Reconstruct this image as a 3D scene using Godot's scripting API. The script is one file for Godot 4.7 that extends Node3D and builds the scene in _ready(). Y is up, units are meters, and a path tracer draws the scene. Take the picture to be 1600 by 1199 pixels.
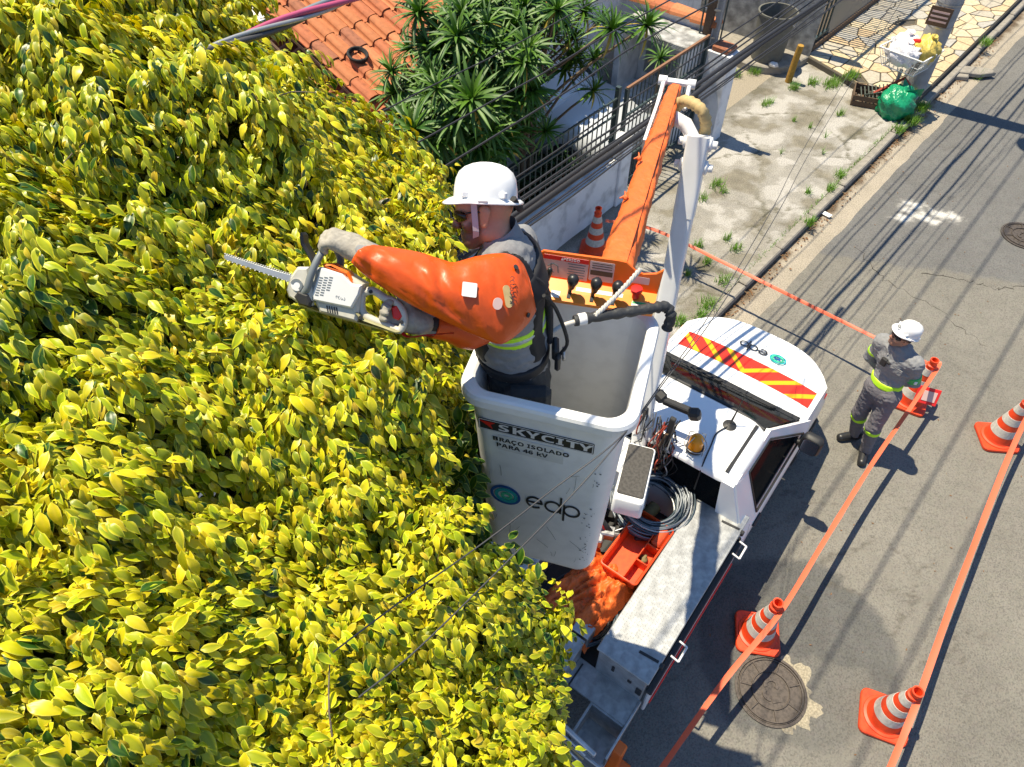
extends Node3D
# A tree-pruning crew in a street seen from above. x runs across the street, -z along it, y up; metres.

var M := {}
var taken := {}
var rng := RandomNumberGenerator.new()
var fold := 0.0   # depth of the folds in the cloth that body() makes

func _ready() -> void:
	rng.seed = 11
	# ---- camera
	var cam := Camera3D.new()
	cam.name = "camera"
	cam.position = Vector3(0, 6.7, 0)
	cam.rotation = Vector3(deg_to_rad(-50.0), deg_to_rad(41.4), 0)
	cam.fov = 55.89
	cam.near = 0.05
	cam.far = 900.0
	add_child(cam)
	cam.current = true
	# ---- sky and exposure
	var env := Environment.new()
	var sky := Sky.new()
	var sm := ProceduralSkyMaterial.new()
	sm.sky_top_color = Color(0.40, 0.54, 0.74)
	sm.sky_horizon_color = Color(0.80, 0.85, 0.89)
	sm.sky_curve = 0.12
	sm.ground_bottom_color = Color(0.30, 0.28, 0.25)
	sm.ground_horizon_color = Color(0.60, 0.62, 0.62)
	sm.sun_angle_max = 1.0
	sky.sky_material = sm
	env.background_mode = Environment.BG_SKY
	env.sky = sky
	env.background_energy_multiplier = 0.78
	env.tonemap_mode = Environment.TONE_MAPPER_LINEAR
	env.tonemap_exposure = 1.66
	env.sdfgi_enabled = true
	env.ssao_enabled = true
	env.ssil_enabled = true
	var we := WorldEnvironment.new()
	we.name = "world"
	we.environment = env
	add_child(we)
	# ---- sun, high and to the left of the street
	var sun := DirectionalLight3D.new()
	sun.name = "sun"
	sun.light_color = Color(1.0, 0.95, 0.84)
	sun.light_energy = 1.6
	sun.light_angular_distance = 0.5
	sun.shadow_enabled = true
	sun.transform.basis = Basis.looking_at(Vector3(0.36, -1.0, -0.06).normalized(), Vector3(0, 0, 1))
	add_child(sun)
	make_materials()
	build_ground()
	build_walls()
	build_house()
	build_garden()
	build_street_things()
	build_wires()
	build_truck()
	build_boom()
	build_bucket()
	build_lineman()
	build_helper_person()
	build_cones_and_tape()
	build_crown()

# ------------------------------------------------------------------ names, things, parts
func numbered(called: String) -> String:
	if not taken.has(called):
		taken[called] = 0
		return called
	taken[called] += 1
	return "%s_%03d" % [called, taken[called]]

func tag(o: Node3D, label: String, category: String, group := "", kind := "") -> Node3D:
	if label: o.set_meta("label", label)
	if category: o.set_meta("category", category)
	if group: o.set_meta("group", group)
	if kind: o.set_meta("kind", kind)
	return o

func thing(called: String, label: String, category: String, at := Vector3.ZERO, turn := 0.0, group := "") -> Node3D:
	var o := Node3D.new()
	o.name = numbered(called)
	add_child(o)
	o.position = at
	o.rotation.y = turn
	tag(o, label, category, group)
	return o

func obj(called: String, st: SurfaceTool, m: Material, parent: Node = self) -> MeshInstance3D:
	st.generate_normals()
	return inst(called, st.commit(), m, parent)

func inst(called: String, mesh: Mesh, m: Material, parent: Node = self, at := Transform3D()) -> MeshInstance3D:
	var o := MeshInstance3D.new()
	o.name = numbered(called) if parent == self else called
	o.mesh = mesh
	o.material_override = m
	o.transform = at
	parent.add_child(o, true)
	return o

func struct(called: String, st: SurfaceTool, m: Material, parent: Node = self) -> MeshInstance3D:
	var o := obj(called, st, m, parent)
	if parent == self: o.set_meta("kind", "structure")
	return o

func mesh_of(st: SurfaceTool) -> ArrayMesh:
	st.generate_normals()
	return st.commit()

func dup(root: Node3D, at: Vector3, turn: float, label: String) -> Node3D:
	var r: Node3D = root.duplicate()
	r.name = numbered(String(root.name))
	add_child(r)
	r.position = at
	r.rotation.y = turn
	r.set_meta("label", label)
	return r

# ------------------------------------------------------------------ shapes
func S(smooth := false) -> SurfaceTool:
	var st := SurfaceTool.new()
	st.begin(Mesh.PRIMITIVE_TRIANGLES)
	st.set_smooth_group(0 if smooth else 0xFFFFFFFF)
	return st

func flat(st: SurfaceTool) -> void: st.set_smooth_group(0xFFFFFFFF)
func soft(st: SurfaceTool, g := 0) -> void: st.set_smooth_group(g)

func tri(st: SurfaceTool, a: Vector3, b: Vector3, c: Vector3) -> void:
	st.add_vertex(a); st.add_vertex(c); st.add_vertex(b)

func q(st: SurfaceTool, a: Vector3, b: Vector3, c: Vector3, d: Vector3) -> void:
	tri(st, a, b, c); tri(st, a, c, d)

func fan(st: SurfaceTool, p: Array, out: Vector3) -> void:
	var n: Vector3 = (p[1] - p[0]).cross(p[2] - p[0])
	var flip := n.dot(out) < 0.0
	for i in range(1, p.size() - 1):
		if flip: tri(st, p[0], p[i + 1], p[i])
		else: tri(st, p[0], p[i], p[i + 1])

func X(at: Vector3, turn := 0.0, pitch := 0.0, roll := 0.0) -> Transform3D:
	return Transform3D(Basis.from_euler(Vector3(pitch, turn, roll)), at)

# axes from a forward (-z is not used): x = right, y = up, z = back
func frame(at: Vector3, x: Vector3, y: Vector3) -> Transform3D:
	var xx := x.normalized()
	var zz := xx.cross(y).normalized()
	return Transform3D(Basis(xx, zz.cross(xx), zz), at)

func box(st: SurfaceTool, t: Transform3D, s: Vector3, e := 0.0) -> void:
	var h := s * 0.5
	e = minf(e, minf(h.x, minf(h.y, h.z)) * 0.9)
	var ax := [Vector3.RIGHT, Vector3.UP, Vector3.BACK]
	var b := t.basis
	for i in 3:
		var j := (i + 1) % 3
		var k := (i + 2) % 3
		for sg in [-1.0, 1.0]:
			var c: Vector3 = ax[i] * h[i] * sg
			var u: Vector3 = ax[j] * (h[j] - e)
			var v: Vector3 = ax[k] * (h[k] - e)
			fan(st, [t * (c - u - v), t * (c + u - v), t * (c + u + v), t * (c - u + v)], b * (ax[i] * sg))
			if e > 0.0:
				for s2 in [-1.0, 1.0]:
					var w: Vector3 = ax[k] * (h[k] - e)
					var p1: Vector3 = ax[i] * h[i] * sg + ax[j] * (h[j] - e) * s2
					var p2: Vector3 = ax[i] * (h[i] - e) * sg + ax[j] * h[j] * s2
					fan(st, [t * (p1 - w), t * (p1 + w), t * (p2 + w), t * (p2 - w)], b * (ax[i] * sg + ax[j] * s2))
	if e > 0.0:
		for a in [-1.0, 1.0]:
			for d in [-1.0, 1.0]:
				for f in [-1.0, 1.0]:
					var sgn := Vector3(a, d, f)
					var hh := h - Vector3(e, e, e)
					fan(st, [t * (sgn * Vector3(h.x, hh.y, hh.z)), t * (sgn * Vector3(hh.x, h.y, hh.z)), t * (sgn * Vector3(hh.x, hh.y, h.z))], b * sgn)

# rings of equal size, joined; closed = each ring closes on itself
func loft(st: SurfaceTool, rings: Array, closed := true, cap_a := true, cap_b := true) -> void:
	var n: int = rings[0].size()
	var mid := Vector3.ZERO
	var at: int = rings.size() / 2 - 1 if rings.size() > 2 else 0
	for p in rings[at]: mid += p
	for p in rings[at + 1]: mid += p
	mid /= 2.0 * n
	var sum := 0.0
	for i in n if closed else n - 1:
		var a: Vector3 = rings[at][i]
		var b: Vector3 = rings[at][(i + 1) % n]
		var c: Vector3 = rings[at + 1][(i + 1) % n]
		sum += (b - a).cross(c - a).dot(a + c - mid * 2.0)
	var flip := sum < 0.0
	for r in rings.size() - 1:
		for i in n if closed else n - 1:
			var j := (i + 1) % n
			if flip: q(st, rings[r][i], rings[r + 1][i], rings[r + 1][j], rings[r][j])
			else: q(st, rings[r][i], rings[r][j], rings[r + 1][j], rings[r + 1][i])
	if closed:
		for e in 2:
			if (e == 0 and not cap_a) or (e == 1 and not cap_b): continue
			var ring: Array = Array(rings[0] if e == 0 else rings[-1])
			var other: Array = Array(rings[1] if e == 0 else rings[-2])
			var c := Vector3.ZERO
			var d := Vector3.ZERO
			for p in ring: c += p / n
			for p in other: d += p / n
			flat(st)
			for i in n:
				fan(st, [c, ring[i], ring[(i + 1) % n]], c - d if c.distance_to(d) > 1e-5 else (Vector3.UP))

func tube(st: SurfaceTool, pts: Array, r, sides := 8, caps := true) -> void:
	var rings := []
	var up := Vector3.UP
	for i in pts.size():
		var d: Vector3 = (pts[mini(i + 1, pts.size() - 1)] - pts[maxi(i - 1, 0)]).normalized()
		if i == 0: up = Vector3.UP if absf(d.y) < 0.9 else Vector3.RIGHT
		var s := d.cross(up).normalized()
		up = s.cross(d).normalized()
		var rad: float = r[i] if r is Array else r
		var ring := PackedVector3Array()
		for k in sides:
			var a := TAU * k / sides
			ring.append(pts[i] + (s * cos(a) + up * sin(a)) * rad)
		rings.append(ring)
	soft(st)
	loft(st, rings, true, caps, caps)

func lathe(st: SurfaceTool, prof: Array, segs: int, t := Transform3D(), groups := true) -> void:
	# profile of Vector2(radius, y), from the bottom up
	for i in prof.size() - 1:
		if groups: st.set_smooth_group(i + 1)
		else: soft(st)
		for k in segs:
			var a := TAU * k / segs
			var b := TAU * (k + 1) / segs
			var p: Vector2 = prof[i]
			var r: Vector2 = prof[i + 1]
			var p0 := t * Vector3(p.x * cos(a), p.y, p.x * sin(a))
			var p1 := t * Vector3(p.x * cos(b), p.y, p.x * sin(b))
			var r0 := t * Vector3(r.x * cos(a), r.y, r.x * sin(a))
			var r1 := t * Vector3(r.x * cos(b), r.y, r.x * sin(b))
			if p.x > 1e-5: tri(st, p0, r1, p1)
			if r.x > 1e-5: tri(st, p0, r0, r1)

func ccw(poly: PackedVector2Array) -> PackedVector2Array:
	if Geometry2D.is_polygon_clockwise(poly):
		var r := poly.duplicate()
		r.reverse()
		return r
	return poly

func inset(poly: PackedVector2Array, e: float) -> PackedVector2Array:
	var out := PackedVector2Array()
	var n := poly.size()
	for i in n:
		var a := (poly[i] - poly[(i + n - 1) % n]).normalized()
		var b := (poly[(i + 1) % n] - poly[i]).normalized()
		var na := Vector2(-a.y, a.x)
		var nb := Vector2(-b.y, b.x)
		var m := na + nb
		m = na if m.length() < 0.1 else m / maxf(m.length_squared() * 0.5, 0.35)
		out.append(poly[i] + m * e)
	return out

# polygon in the xy plane of t, thickness depth centred on z = 0, edges chamfered by e
func prism(st: SurfaceTool, poly_in: PackedVector2Array, depth: float, t: Transform3D, e := 0.0, back := true) -> void:
	var poly := ccw(poly_in)
	var face := inset(poly, e) if e > 0.0 else poly
	var idx := Geometry2D.triangulate_polygon(face)
	var h := depth * 0.5
	flat(st)
	for i in range(0, idx.size(), 3):
		var a := face[idx[i]]
		var b := face[idx[i + 1]]
		var c := face[idx[i + 2]]
		fan(st, [t * Vector3(a.x, a.y, h), t * Vector3(b.x, b.y, h), t * Vector3(c.x, c.y, h)], t.basis.z)
		if back: fan(st, [t * Vector3(a.x, a.y, -h), t * Vector3(b.x, b.y, -h), t * Vector3(c.x, c.y, -h)], -t.basis.z)
	var n := poly.size()
	var mirrored := t.basis.determinant() < 0.0
	for i in n:
		var j := (i + 1) % n
		for pair in [[face, h, poly, h - e], [poly, h - e, poly, -h + e], [poly, -h + e, face, -h]]:
			if e <= 0.0 and pair[0] != pair[2]: continue
			if pair[1] - pair[3] < 1e-6 : continue
			var A: Vector3 = t * Vector3(pair[0][i].x, pair[0][i].y, pair[1])
			var B: Vector3 = t * Vector3(pair[0][j].x, pair[0][j].y, pair[1])
			var C: Vector3 = t * Vector3(pair[2][j].x, pair[2][j].y, pair[3])
			var D: Vector3 = t * Vector3(pair[2][i].x, pair[2][i].y, pair[3])
			if mirrored: q(st, A, B, C, D)
			else: q(st, A, D, C, B)

func poly(nums: Array, k := 1.0) -> PackedVector2Array:
	var p := PackedVector2Array()
	for i in range(0, nums.size(), 2): p.append(Vector2(nums[i], nums[i + 1]) * k)
	return p

func rrect(w: float, h: float, r: float, n := 4) -> PackedVector2Array:
	var p := PackedVector2Array()
	for c in [[1, 1, 0.0], [-1, 1, 0.25], [-1, -1, 0.5], [1, -1, 0.75]]:
		for i in n + 1:
			var a: float = TAU * (c[2] + 0.25 * i / n)
			p.append(Vector2(c[0] * (w * 0.5 - r), c[1] * (h * 0.5 - r)) + Vector2(cos(a), sin(a)) * r)
	return p

# a rounded rectangle lying flat at height y
func rring(w: float, d: float, r: float, y: float, off := Vector2.ZERO, n := 5) -> PackedVector3Array:
	var ring := PackedVector3Array()
	for p in rrect(w, d, r, n): ring.append(Vector3(p.x + off.x, y, p.y + off.y))
	return ring

# smooth curve through points
func curve(pts: Array, per := 6) -> Array:
	var out := []
	var n := pts.size()
	for i in n - 1:
		var a: Vector3 = pts[maxi(i - 1, 0)]
		var b: Vector3 = pts[i]
		var c: Vector3 = pts[i + 1]
		var d: Vector3 = pts[mini(i + 2, n - 1)]
		for k in per:
			out.append(b.cubic_interpolate(c, a, d, float(k) / per))
	out.append(pts[n - 1])
	return out

# flat strip along points in the xy plane of t, lifted z0, thickness th
func stroke(st: SurfaceTool, pts: Array, w: float, t: Transform3D, th := 0.0015, closed := false) -> void:
	var n := pts.size()
	var rings := []
	for i in n + (1 if closed else 0):
		var k := i % n
		var a: Vector2 = pts[(k - 1 + n) % n] if closed else pts[maxi(k - 1, 0)]
		var b: Vector2 = pts[(k + 1) % n] if closed else pts[mini(k + 1, n - 1)]
		var d := (b - a).normalized()
		var nn := Vector2(-d.y, d.x) * w * 0.5
		var p: Vector2 = pts[k]
		rings.append([t * Vector3(p.x + nn.x, p.y + nn.y, 0), t * Vector3(p.x + nn.x, p.y + nn.y, th), t * Vector3(p.x - nn.x, p.y - nn.y, th), t * Vector3(p.x - nn.x, p.y - nn.y, 0)])
	flat(st)
	for i in rings.size() - 1:
		for k in 3:
			q(st, rings[i][k], rings[i][k + 1], rings[i + 1][k + 1], rings[i + 1][k])

func arc2(c: Vector2, rx: float, ry: float, a0: float, a1: float, n := 20) -> Array:
	var p := []
	for i in n + 1:
		var a := deg_to_rad(lerpf(a0, a1, float(i) / n))
		p.append(c + Vector2(cos(a) * rx, sin(a) * ry))
	return p

# ------------------------------------------------------------------ blended bodies: surface nets over tapered capsules
# bone: [a, b, ra, rb, k] and optionally [.., flatten direction, factor]
func capsule(p: Vector3, b: Array) -> float:
	var a: Vector3 = b[0]
	var c: Vector3 = b[1]
	if b.size() > 5:
		var n: Vector3 = b[5]
		var f: float = b[6] - 1.0
		p += n * ((p - a).dot(n) * f)
		c += n * ((c - a).dot(n) * f)
	var ac := c - a
	var l := ac.length_squared()
	var h := clampf((p - a).dot(ac) / l, 0.0, 1.0) if l > 1e-9 else 0.0
	return (p - a - ac * h).length() - lerpf(b[2], b[3], h)

func field_at(p: Vector3, bones: Array) -> float:
	var f := 1.0
	for b in bones:
		var k: float = b[4]
		var d := capsule(p, b)
		if k < 0.0:   # carve
			f = maxf(f, -d)
			continue
		var hh := maxf(k - absf(f - d), 0.0) / k
		f = minf(f, d) - hh * hh * k * 0.25
	return f

func body(st: SurfaceTool, bones: Array, cell: float, grow := 0.0, keep = null, paint = null) -> void:
	var lo := Vector3(1e9, 1e9, 1e9)
	var hi := -lo
	for b in bones:
		var r: float = maxf(b[2], b[3]) + grow + absf(b[4]) * 0.3 + cell * 2.0
		for e in 2:
			lo = lo.min(b[e] - Vector3(r, r, r))
			hi = hi.max(b[e] + Vector3(r, r, r))
	var n := Vector3i(((hi - lo) / cell).ceil()) + Vector3i.ONE
	var f := PackedFloat32Array()
	f.resize(n.x * n.y * n.z)
	f.fill(1.0)
	for b in bones:
		var k: float = b[4]
		var r: float = maxf(b[2], b[3]) + grow + absf(k) + cell * 2.0
		if b.size() > 5: r *= maxf(1.0, 1.0 / b[6])
		var l3: Vector3 = b[0].min(b[1]) - Vector3(r, r, r)
		var h3: Vector3 = b[0].max(b[1]) + Vector3(r, r, r)
		var i0 := Vector3i(((l3 - lo) / cell).floor()).clamp(Vector3i.ZERO, n - Vector3i.ONE)
		var i1 := Vector3i(((h3 - lo) / cell).ceil()).clamp(Vector3i.ZERO, n - Vector3i.ONE)
		for z in range(i0.z, i1.z + 1):
			for y in range(i0.y, i1.y + 1):
				var at := (z * n.y + y) * n.x
				for x in range(i0.x, i1.x + 1):
					var d := capsule(lo + Vector3(x, y, z) * cell, b) - (grow if k > 0.0 else 0.0)
					var o := f[at + x]
					if k < 0.0:
						f[at + x] = maxf(o, -d)
						continue
					if d > o + k: continue
					var hh := maxf(k - absf(o - d), 0.0) / k
					f[at + x] = minf(o, d) - hh * hh * k * 0.25
	if fold > 0.0:
		var nz := noise(1.0, 3, FastNoiseLite.TYPE_SIMPLEX_SMOOTH, 77)
		for z in n.z:
			for y in n.y:
				var at := (z * n.y + y) * n.x
				for x in n.x:
					if absf(f[at + x]) < 0.05:
						var p := lo + Vector3(x, y, z) * cell
						var w := nz.get_noise_3d(p.x * 7.0, p.y * 15.0 + 4.0 * p.x, p.z * 7.0)
						f[at + x] += fold * (1.0 - 3.2 * absf(w))
	if keep != null:
		for z in n.z:
			for y in n.y:
				var at := (z * n.y + y) * n.x
				for x in n.x:
					if f[at + x] < cell * 3.0:
						f[at + x] = maxf(f[at + x], keep.call(lo + Vector3(x, y, z) * cell))
	var vert := {}
	var sx := 1
	var sy := n.x
	var sz := n.x * n.y
	var corner := [0, sx, sy, sx + sy, sz, sz + sx, sz + sy, sz + sx + sy]
	var edges := [[0, 1], [2, 3], [4, 5], [6, 7], [0, 2], [1, 3], [4, 6], [5, 7], [0, 4], [1, 5], [2, 6], [3, 7]]
	for z in n.z - 1:
		for y in n.y - 1:
			var at := (z * n.y + y) * n.x
			for x in n.x - 1:
				var i := at + x
				if f[i] >= 0.9 : continue
				var inn := 0
				for c in corner:
					if f[i + c] < 0.0: inn += 1
				if inn == 0 or inn == 8: continue
				var p := Vector3.ZERO
				var cnt := 0
				for e in edges:
					var fa := f[i + corner[e[0]]]
					var fb := f[i + corner[e[1]]]
					if (fa < 0.0) == (fb < 0.0): continue
					var tt := fa / (fa - fb)
					var ca := Vector3(e[0] & 1, (e[0] >> 1) & 1, e[0] >> 2)
					var cb := Vector3(e[1] & 1, (e[1] >> 1) & 1, e[1] >> 2)
					p += ca.lerp(cb, tt)
					cnt += 1
				vert[i] = lo + (Vector3(x, y, z) + p / cnt) * cell
	soft(st)
	for i in vert:
		for ax in 3:
			var step: int = [sx, sy, sz][ax]
			var u: int = [sy, sz, sx][ax]
			var v: int = [sz, sx, sy][ax]
			if i + step >= f.size(): continue
			var fa := f[i]
			var fb := f[i + step]
			if (fa < 0.0) == (fb < 0.0): continue
			if not (vert.has(i - u) and vert.has(i - v) and vert.has(i - u - v)): continue
			var quad := [vert[i - u - v], vert[i - v], vert[i], vert[i - u]]
			if fa > 0.0: quad.reverse()
			for t in [[0, 1, 2], [0, 2, 3]]:
				for w in [t[0], t[2], t[1]]:
					if paint != null: st.set_color(paint.call(quad[w]))
					st.add_vertex(quad[w])

# ------------------------------------------------------------------ materials
func lin(r: float, g: float, b: float, a := 1.0) -> Color:
	return Color(r, g, b, a).linear_to_srgb()

func noise(freq: float, oct := 4, kind := FastNoiseLite.TYPE_SIMPLEX_SMOOTH, sd := 1) -> FastNoiseLite:
	var n := FastNoiseLite.new()
	n.noise_type = kind
	n.frequency = freq
	n.fractal_octaves = oct
	n.seed = sd
	return n

func ntex(freq: float, lo: float, hi: float, oct := 4, size := 512, sd := 1, mid := -1.0) -> NoiseTexture2D:
	var t := NoiseTexture2D.new()
	t.width = size
	t.height = size
	t.seamless = true
	t.noise = noise(freq, oct, FastNoiseLite.TYPE_SIMPLEX_SMOOTH, sd)
	var g := Gradient.new()
	g.set_color(0, lin(lo, lo, lo))
	g.set_color(1, lin(hi, hi, hi))
	if mid >= 0.0: g.add_point(0.5, lin(mid, mid, mid))
	t.color_ramp = g
	return t

func nnorm(freq: float, bump: float, oct := 3, size := 512, sd := 5) -> NoiseTexture2D:
	var t := NoiseTexture2D.new()
	t.width = size
	t.height = size
	t.seamless = true
	t.as_normal_map = true
	t.bump_strength = bump
	t.noise = noise(freq, oct, FastNoiseLite.TYPE_SIMPLEX_SMOOTH, sd)
	return t

func mt(called: String, c: Color, rough := 0.6, metal := 0.0, tex: Texture2D = null, scale := 1.0, world := false, nrm: Texture2D = null, nscale := 1.0) -> StandardMaterial3D:
	var m := StandardMaterial3D.new()
	m.resource_name = called
	m.albedo_color = c
	m.roughness = rough
	m.metallic = metal
	if tex or nrm:
		m.uv1_triplanar = true
		m.uv1_world_triplanar = world
		m.uv1_scale = Vector3.ONE * scale
	if tex: m.albedo_texture = tex
	if nrm:
		m.normal_enabled = true
		m.normal_texture = nrm
		m.normal_scale = nscale
	M[called] = m
	return m

func vc(m: StandardMaterial3D) -> StandardMaterial3D:
	m.vertex_color_use_as_albedo = true
	return m

func make_materials() -> void:
	var fine := ntex(0.09, 0.55, 1.25, 3, 512, 3)
	var mott := ntex(0.012, 0.72, 1.12, 5, 512, 4)
	var dirt := ntex(0.010, 0.55, 1.08, 6, 512, 9, 0.98)
	var grit := NoiseTexture2D.new()   # loose stones in the asphalt, each with its own tone
	grit.width = 1024
	grit.height = 1024
	grit.seamless = true
	grit.noise = noise(0.17, 1, FastNoiseLite.TYPE_CELLULAR, 6)
	grit.noise.cellular_return_type = FastNoiseLite.RETURN_CELL_VALUE
	grit.noise.fractal_type = FastNoiseLite.FRACTAL_NONE
	var gr := Gradient.new()
	gr.set_color(0, lin(0.66, 0.66, 0.66))
	gr.set_color(1, lin(1.55, 1.5, 1.35))
	gr.add_point(0.35, lin(0.88, 0.88, 0.88))
	gr.add_point(0.75, lin(1.0, 1.0, 0.97))
	gr.add_point(0.90, lin(1.15, 1.12, 1.05))
	grit.color_ramp = gr
	var bumps := nnorm(0.16, 6.0, 3)
	var soft_bump := nnorm(0.02, 5.0, 4, 512, 8)
	var wrinkle := nnorm(0.014, 14.0, 3, 512, 12)
	# ground
	vc(mt("asphalt", Color.WHITE, 0.92, 0, grit, 0.5, true, bumps, 0.25))
	vc(mt("concrete", Color.WHITE, 0.9, 0, fine, 0.8, true, bumps, 0.5))
	mt("crack", lin(0.045, 0.04, 0.032), 0.95)
	mt("mortar_pale", lin(0.42, 0.37, 0.27), 0.95, 0, ntex(0.05, 0.45, 1.25, 5, 512, 71), 1.4, true, bumps, 0.9)
	mt("soil", lin(0.11, 0.085, 0.06), 0.95, 0, fine, 0.7, true, bumps)
	mt("kerb", lin(0.30, 0.275, 0.235), 0.9, 0, mott, 1.2, true, bumps, 0.6)
	mt("gutter", lin(0.36, 0.32, 0.26), 0.9, 0, dirt, 0.9, true, bumps, 0.5)
	mt("mortar", lin(0.085, 0.075, 0.06), 0.95, 0, fine, 1.0, true)
	for i in 6:
		var c: Color = [lin(0.52, 0.42, 0.26), lin(0.56, 0.47, 0.32), lin(0.42, 0.38, 0.31), lin(0.60, 0.50, 0.33), lin(0.40, 0.38, 0.34), lin(0.54, 0.40, 0.24)][i]
		mt("flag%d" % i, c, 0.85, 0, mott, 2.0, true, bumps, 0.35)
	mt("litter", lin(0.20, 0.10, 0.04), 0.8)
	mt("grass", lin(0.10, 0.22, 0.02), 0.6)
	M.grass.backlight_enabled = true
	M.grass.backlight = lin(0.12, 0.2, 0.01)
	# walls
	mt("wall_white", lin(0.72, 0.73, 0.75), 0.85, 0, dirt, 0.5, true, bumps, 0.2)
	mt("wall_clean", lin(0.76, 0.76, 0.76), 0.8, 0, mott, 0.6, true)
	mt("plaster", lin(0.46, 0.46, 0.45), 0.9, 0, ntex(0.016, 0.30, 1.25, 6, 512, 21), 0.55, true, bumps, 0.5)
	mt("steel_dark", lin(0.045, 0.07, 0.075), 0.5, 0.3)
	mt("rust_rail", lin(0.22, 0.11, 0.06), 0.8)
	mt("tile_a", lin(0.46, 0.155, 0.055), 0.8, 0, mott, 2.2, true, bumps, 0.3)
	mt("tile_b", lin(0.43, 0.13, 0.05), 0.8, 0, dirt, 2.2, true, bumps, 0.3)
	mt("tile_c", lin(0.56, 0.20, 0.08), 0.8, 0, mott, 2.6, true, bumps, 0.3)
	mt("tile_d", lin(0.33, 0.12, 0.06), 0.85, 0, dirt, 2.6, true, bumps, 0.3)
	mt("black", lin(0.012, 0.012, 0.013), 0.5)
	mt("dark_void", lin(0.02, 0.018, 0.015), 0.95)
	mt("louvre", lin(0.30, 0.31, 0.32), 0.4, 0.5)
	mt("pole", lin(0.36, 0.36, 0.36), 0.85, 0, mott, 0.9, true, bumps, 0.4)
	mt("wood", lin(0.12, 0.075, 0.045), 0.85, 0, mott, 3.0)
	mt("stake", lin(0.36, 0.20, 0.03), 0.8, 0, dirt, 3.0)
	mt("drum", lin(0.13, 0.13, 0.115), 0.7, 0, mott, 2.0)
	mt("wire", lin(0.02, 0.02, 0.024), 0.55)
	mt("wire_grey", lin(0.07, 0.07, 0.075), 0.5, 0.2)
	# paint and plastics
	mt("paint", lin(0.80, 0.81, 0.82), 0.22)
	M.paint.clearcoat_enabled = true
	M.paint.clearcoat = 0.6
	mt("white_gel", lin(0.76, 0.76, 0.74), 0.32, 0, ntex(0.008, 0.86, 1.03, 6, 512, 31), 1.3)
	mt("bucket_gel", lin(0.83, 0.84, 0.84), 0.35, 0, ntex(0.006, 0.90, 1.03, 6, 1024, 33, 1.0), 1.2)
	mt("arm_white", lin(0.78, 0.79, 0.80), 0.3, 0, ntex(0.01, 0.9, 1.03, 5, 512, 35), 1.0)
	mt("glass", lin(0.55, 0.6, 0.6, 0.25), 0.03)
	M.glass.transparency = BaseMaterial3D.TRANSPARENCY_ALPHA
	mt("glass_dark", lin(0.008, 0.010, 0.012, 0.80), 0.05)
	M.glass_dark.transparency = BaseMaterial3D.TRANSPARENCY_ALPHA
	M.glass_dark.metallic_specular = 0.05
	mt("interior", lin(0.03, 0.03, 0.033), 0.8)
	mt("trim", lin(0.02, 0.02, 0.021), 0.55)
	mt("rubber", lin(0.022, 0.022, 0.022), 0.85, 0, mott, 3.0)
	mt("chrome", lin(0.7, 0.7, 0.7), 0.15, 1.0)
	mt("steel", lin(0.45, 0.46, 0.47), 0.42, 0.8, mott, 2.0)
	mt("bare_alu", lin(0.62, 0.63, 0.64), 0.38, 0.65, ntex(0.01, 0.7, 1.05, 5, 512, 41), 1.6)
	mt("checker", lin(0.44, 0.45, 0.45), 0.48, 0.45, ntex(0.004, 0.62, 1.06, 5, 512, 41), 4.5, false, checker_normal(), 0.45)
	mt("orange_paint", lin(0.86, 0.26, 0.012), 0.35)
	mt("orange_dark", lin(0.80, 0.145, 0.010), 0.4)
	mt("orange_bin", lin(0.80, 0.075, 0.008), 0.45, 0, mott, 2.0)
	mt("orange_vinyl", lin(0.72, 0.135, 0.020), 0.55, 0, ntex(0.012, 0.82, 1.06, 4, 512, 44), 1.6, false, wrinkle, 0.55)
	mt("orange_sleeve", lin(0.72, 0.092, 0.007), 0.40, 0, ntex(0.010, 0.80, 1.05, 5, 512, 45), 2.2, false, soft_bump, 0.25)
	mt("tape", lin(0.80, 0.150, 0.075), 0.5)
	M.tape.backlight_enabled = true
	M.tape.backlight = lin(0.3, 0.06, 0.02)
	mt("cone_orange", lin(0.80, 0.065, 0.012), 0.5, 0, ntex(0.012, 0.72, 1.05, 5, 512, 46), 2.5)
	mt("cone_white", lin(0.62, 0.60, 0.55), 0.5, 0, ntex(0.014, 0.6, 1.05, 5, 512, 47), 3.0)
	mt("red", lin(0.70, 0.02, 0.015), 0.4)
	mt("red_chevron", lin(0.80, 0.035, 0.015), 0.35)
	mt("yellow_chevron", lin(0.90, 0.40, 0.005), 0.35)
	mt("label_white", lin(0.75, 0.74, 0.73), 0.5)
	mt("label_pink", lin(0.66, 0.46, 0.42), 0.5)
	mt("label_green", lin(0.03, 0.40, 0.10), 0.5)
	mt("ink", lin(0.02, 0.02, 0.022), 0.5)
	mt("ink_grey", lin(0.16, 0.18, 0.19), 0.5)
	mt("teal", lin(0.02, 0.36, 0.38), 0.4)
	mt("blue", lin(0.015, 0.09, 0.30), 0.4)
	mt("mint", lin(0.05, 0.50, 0.28), 0.4)
	mt("amber", lin(0.85, 0.30, 0.005), 0.15)
	mt("hose_yellow", lin(0.52, 0.38, 0.17), 0.7, 0, mott, 4.0)
	mt("rope", lin(0.62, 0.60, 0.56), 0.85, 0, fine, 6.0)
	mt("black_sleeve", lin(0.035, 0.037, 0.04), 0.6, 0, mott, 5.0, false, wrinkle, 0.5)
	mt("coil_grey", lin(0.15, 0.17, 0.195), 0.35, 0.2)
	mt("coil_light", lin(0.35, 0.36, 0.37), 0.35, 0.4)
	mt("hose_blue", lin(0.03, 0.055, 0.075), 0.45)
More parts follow.
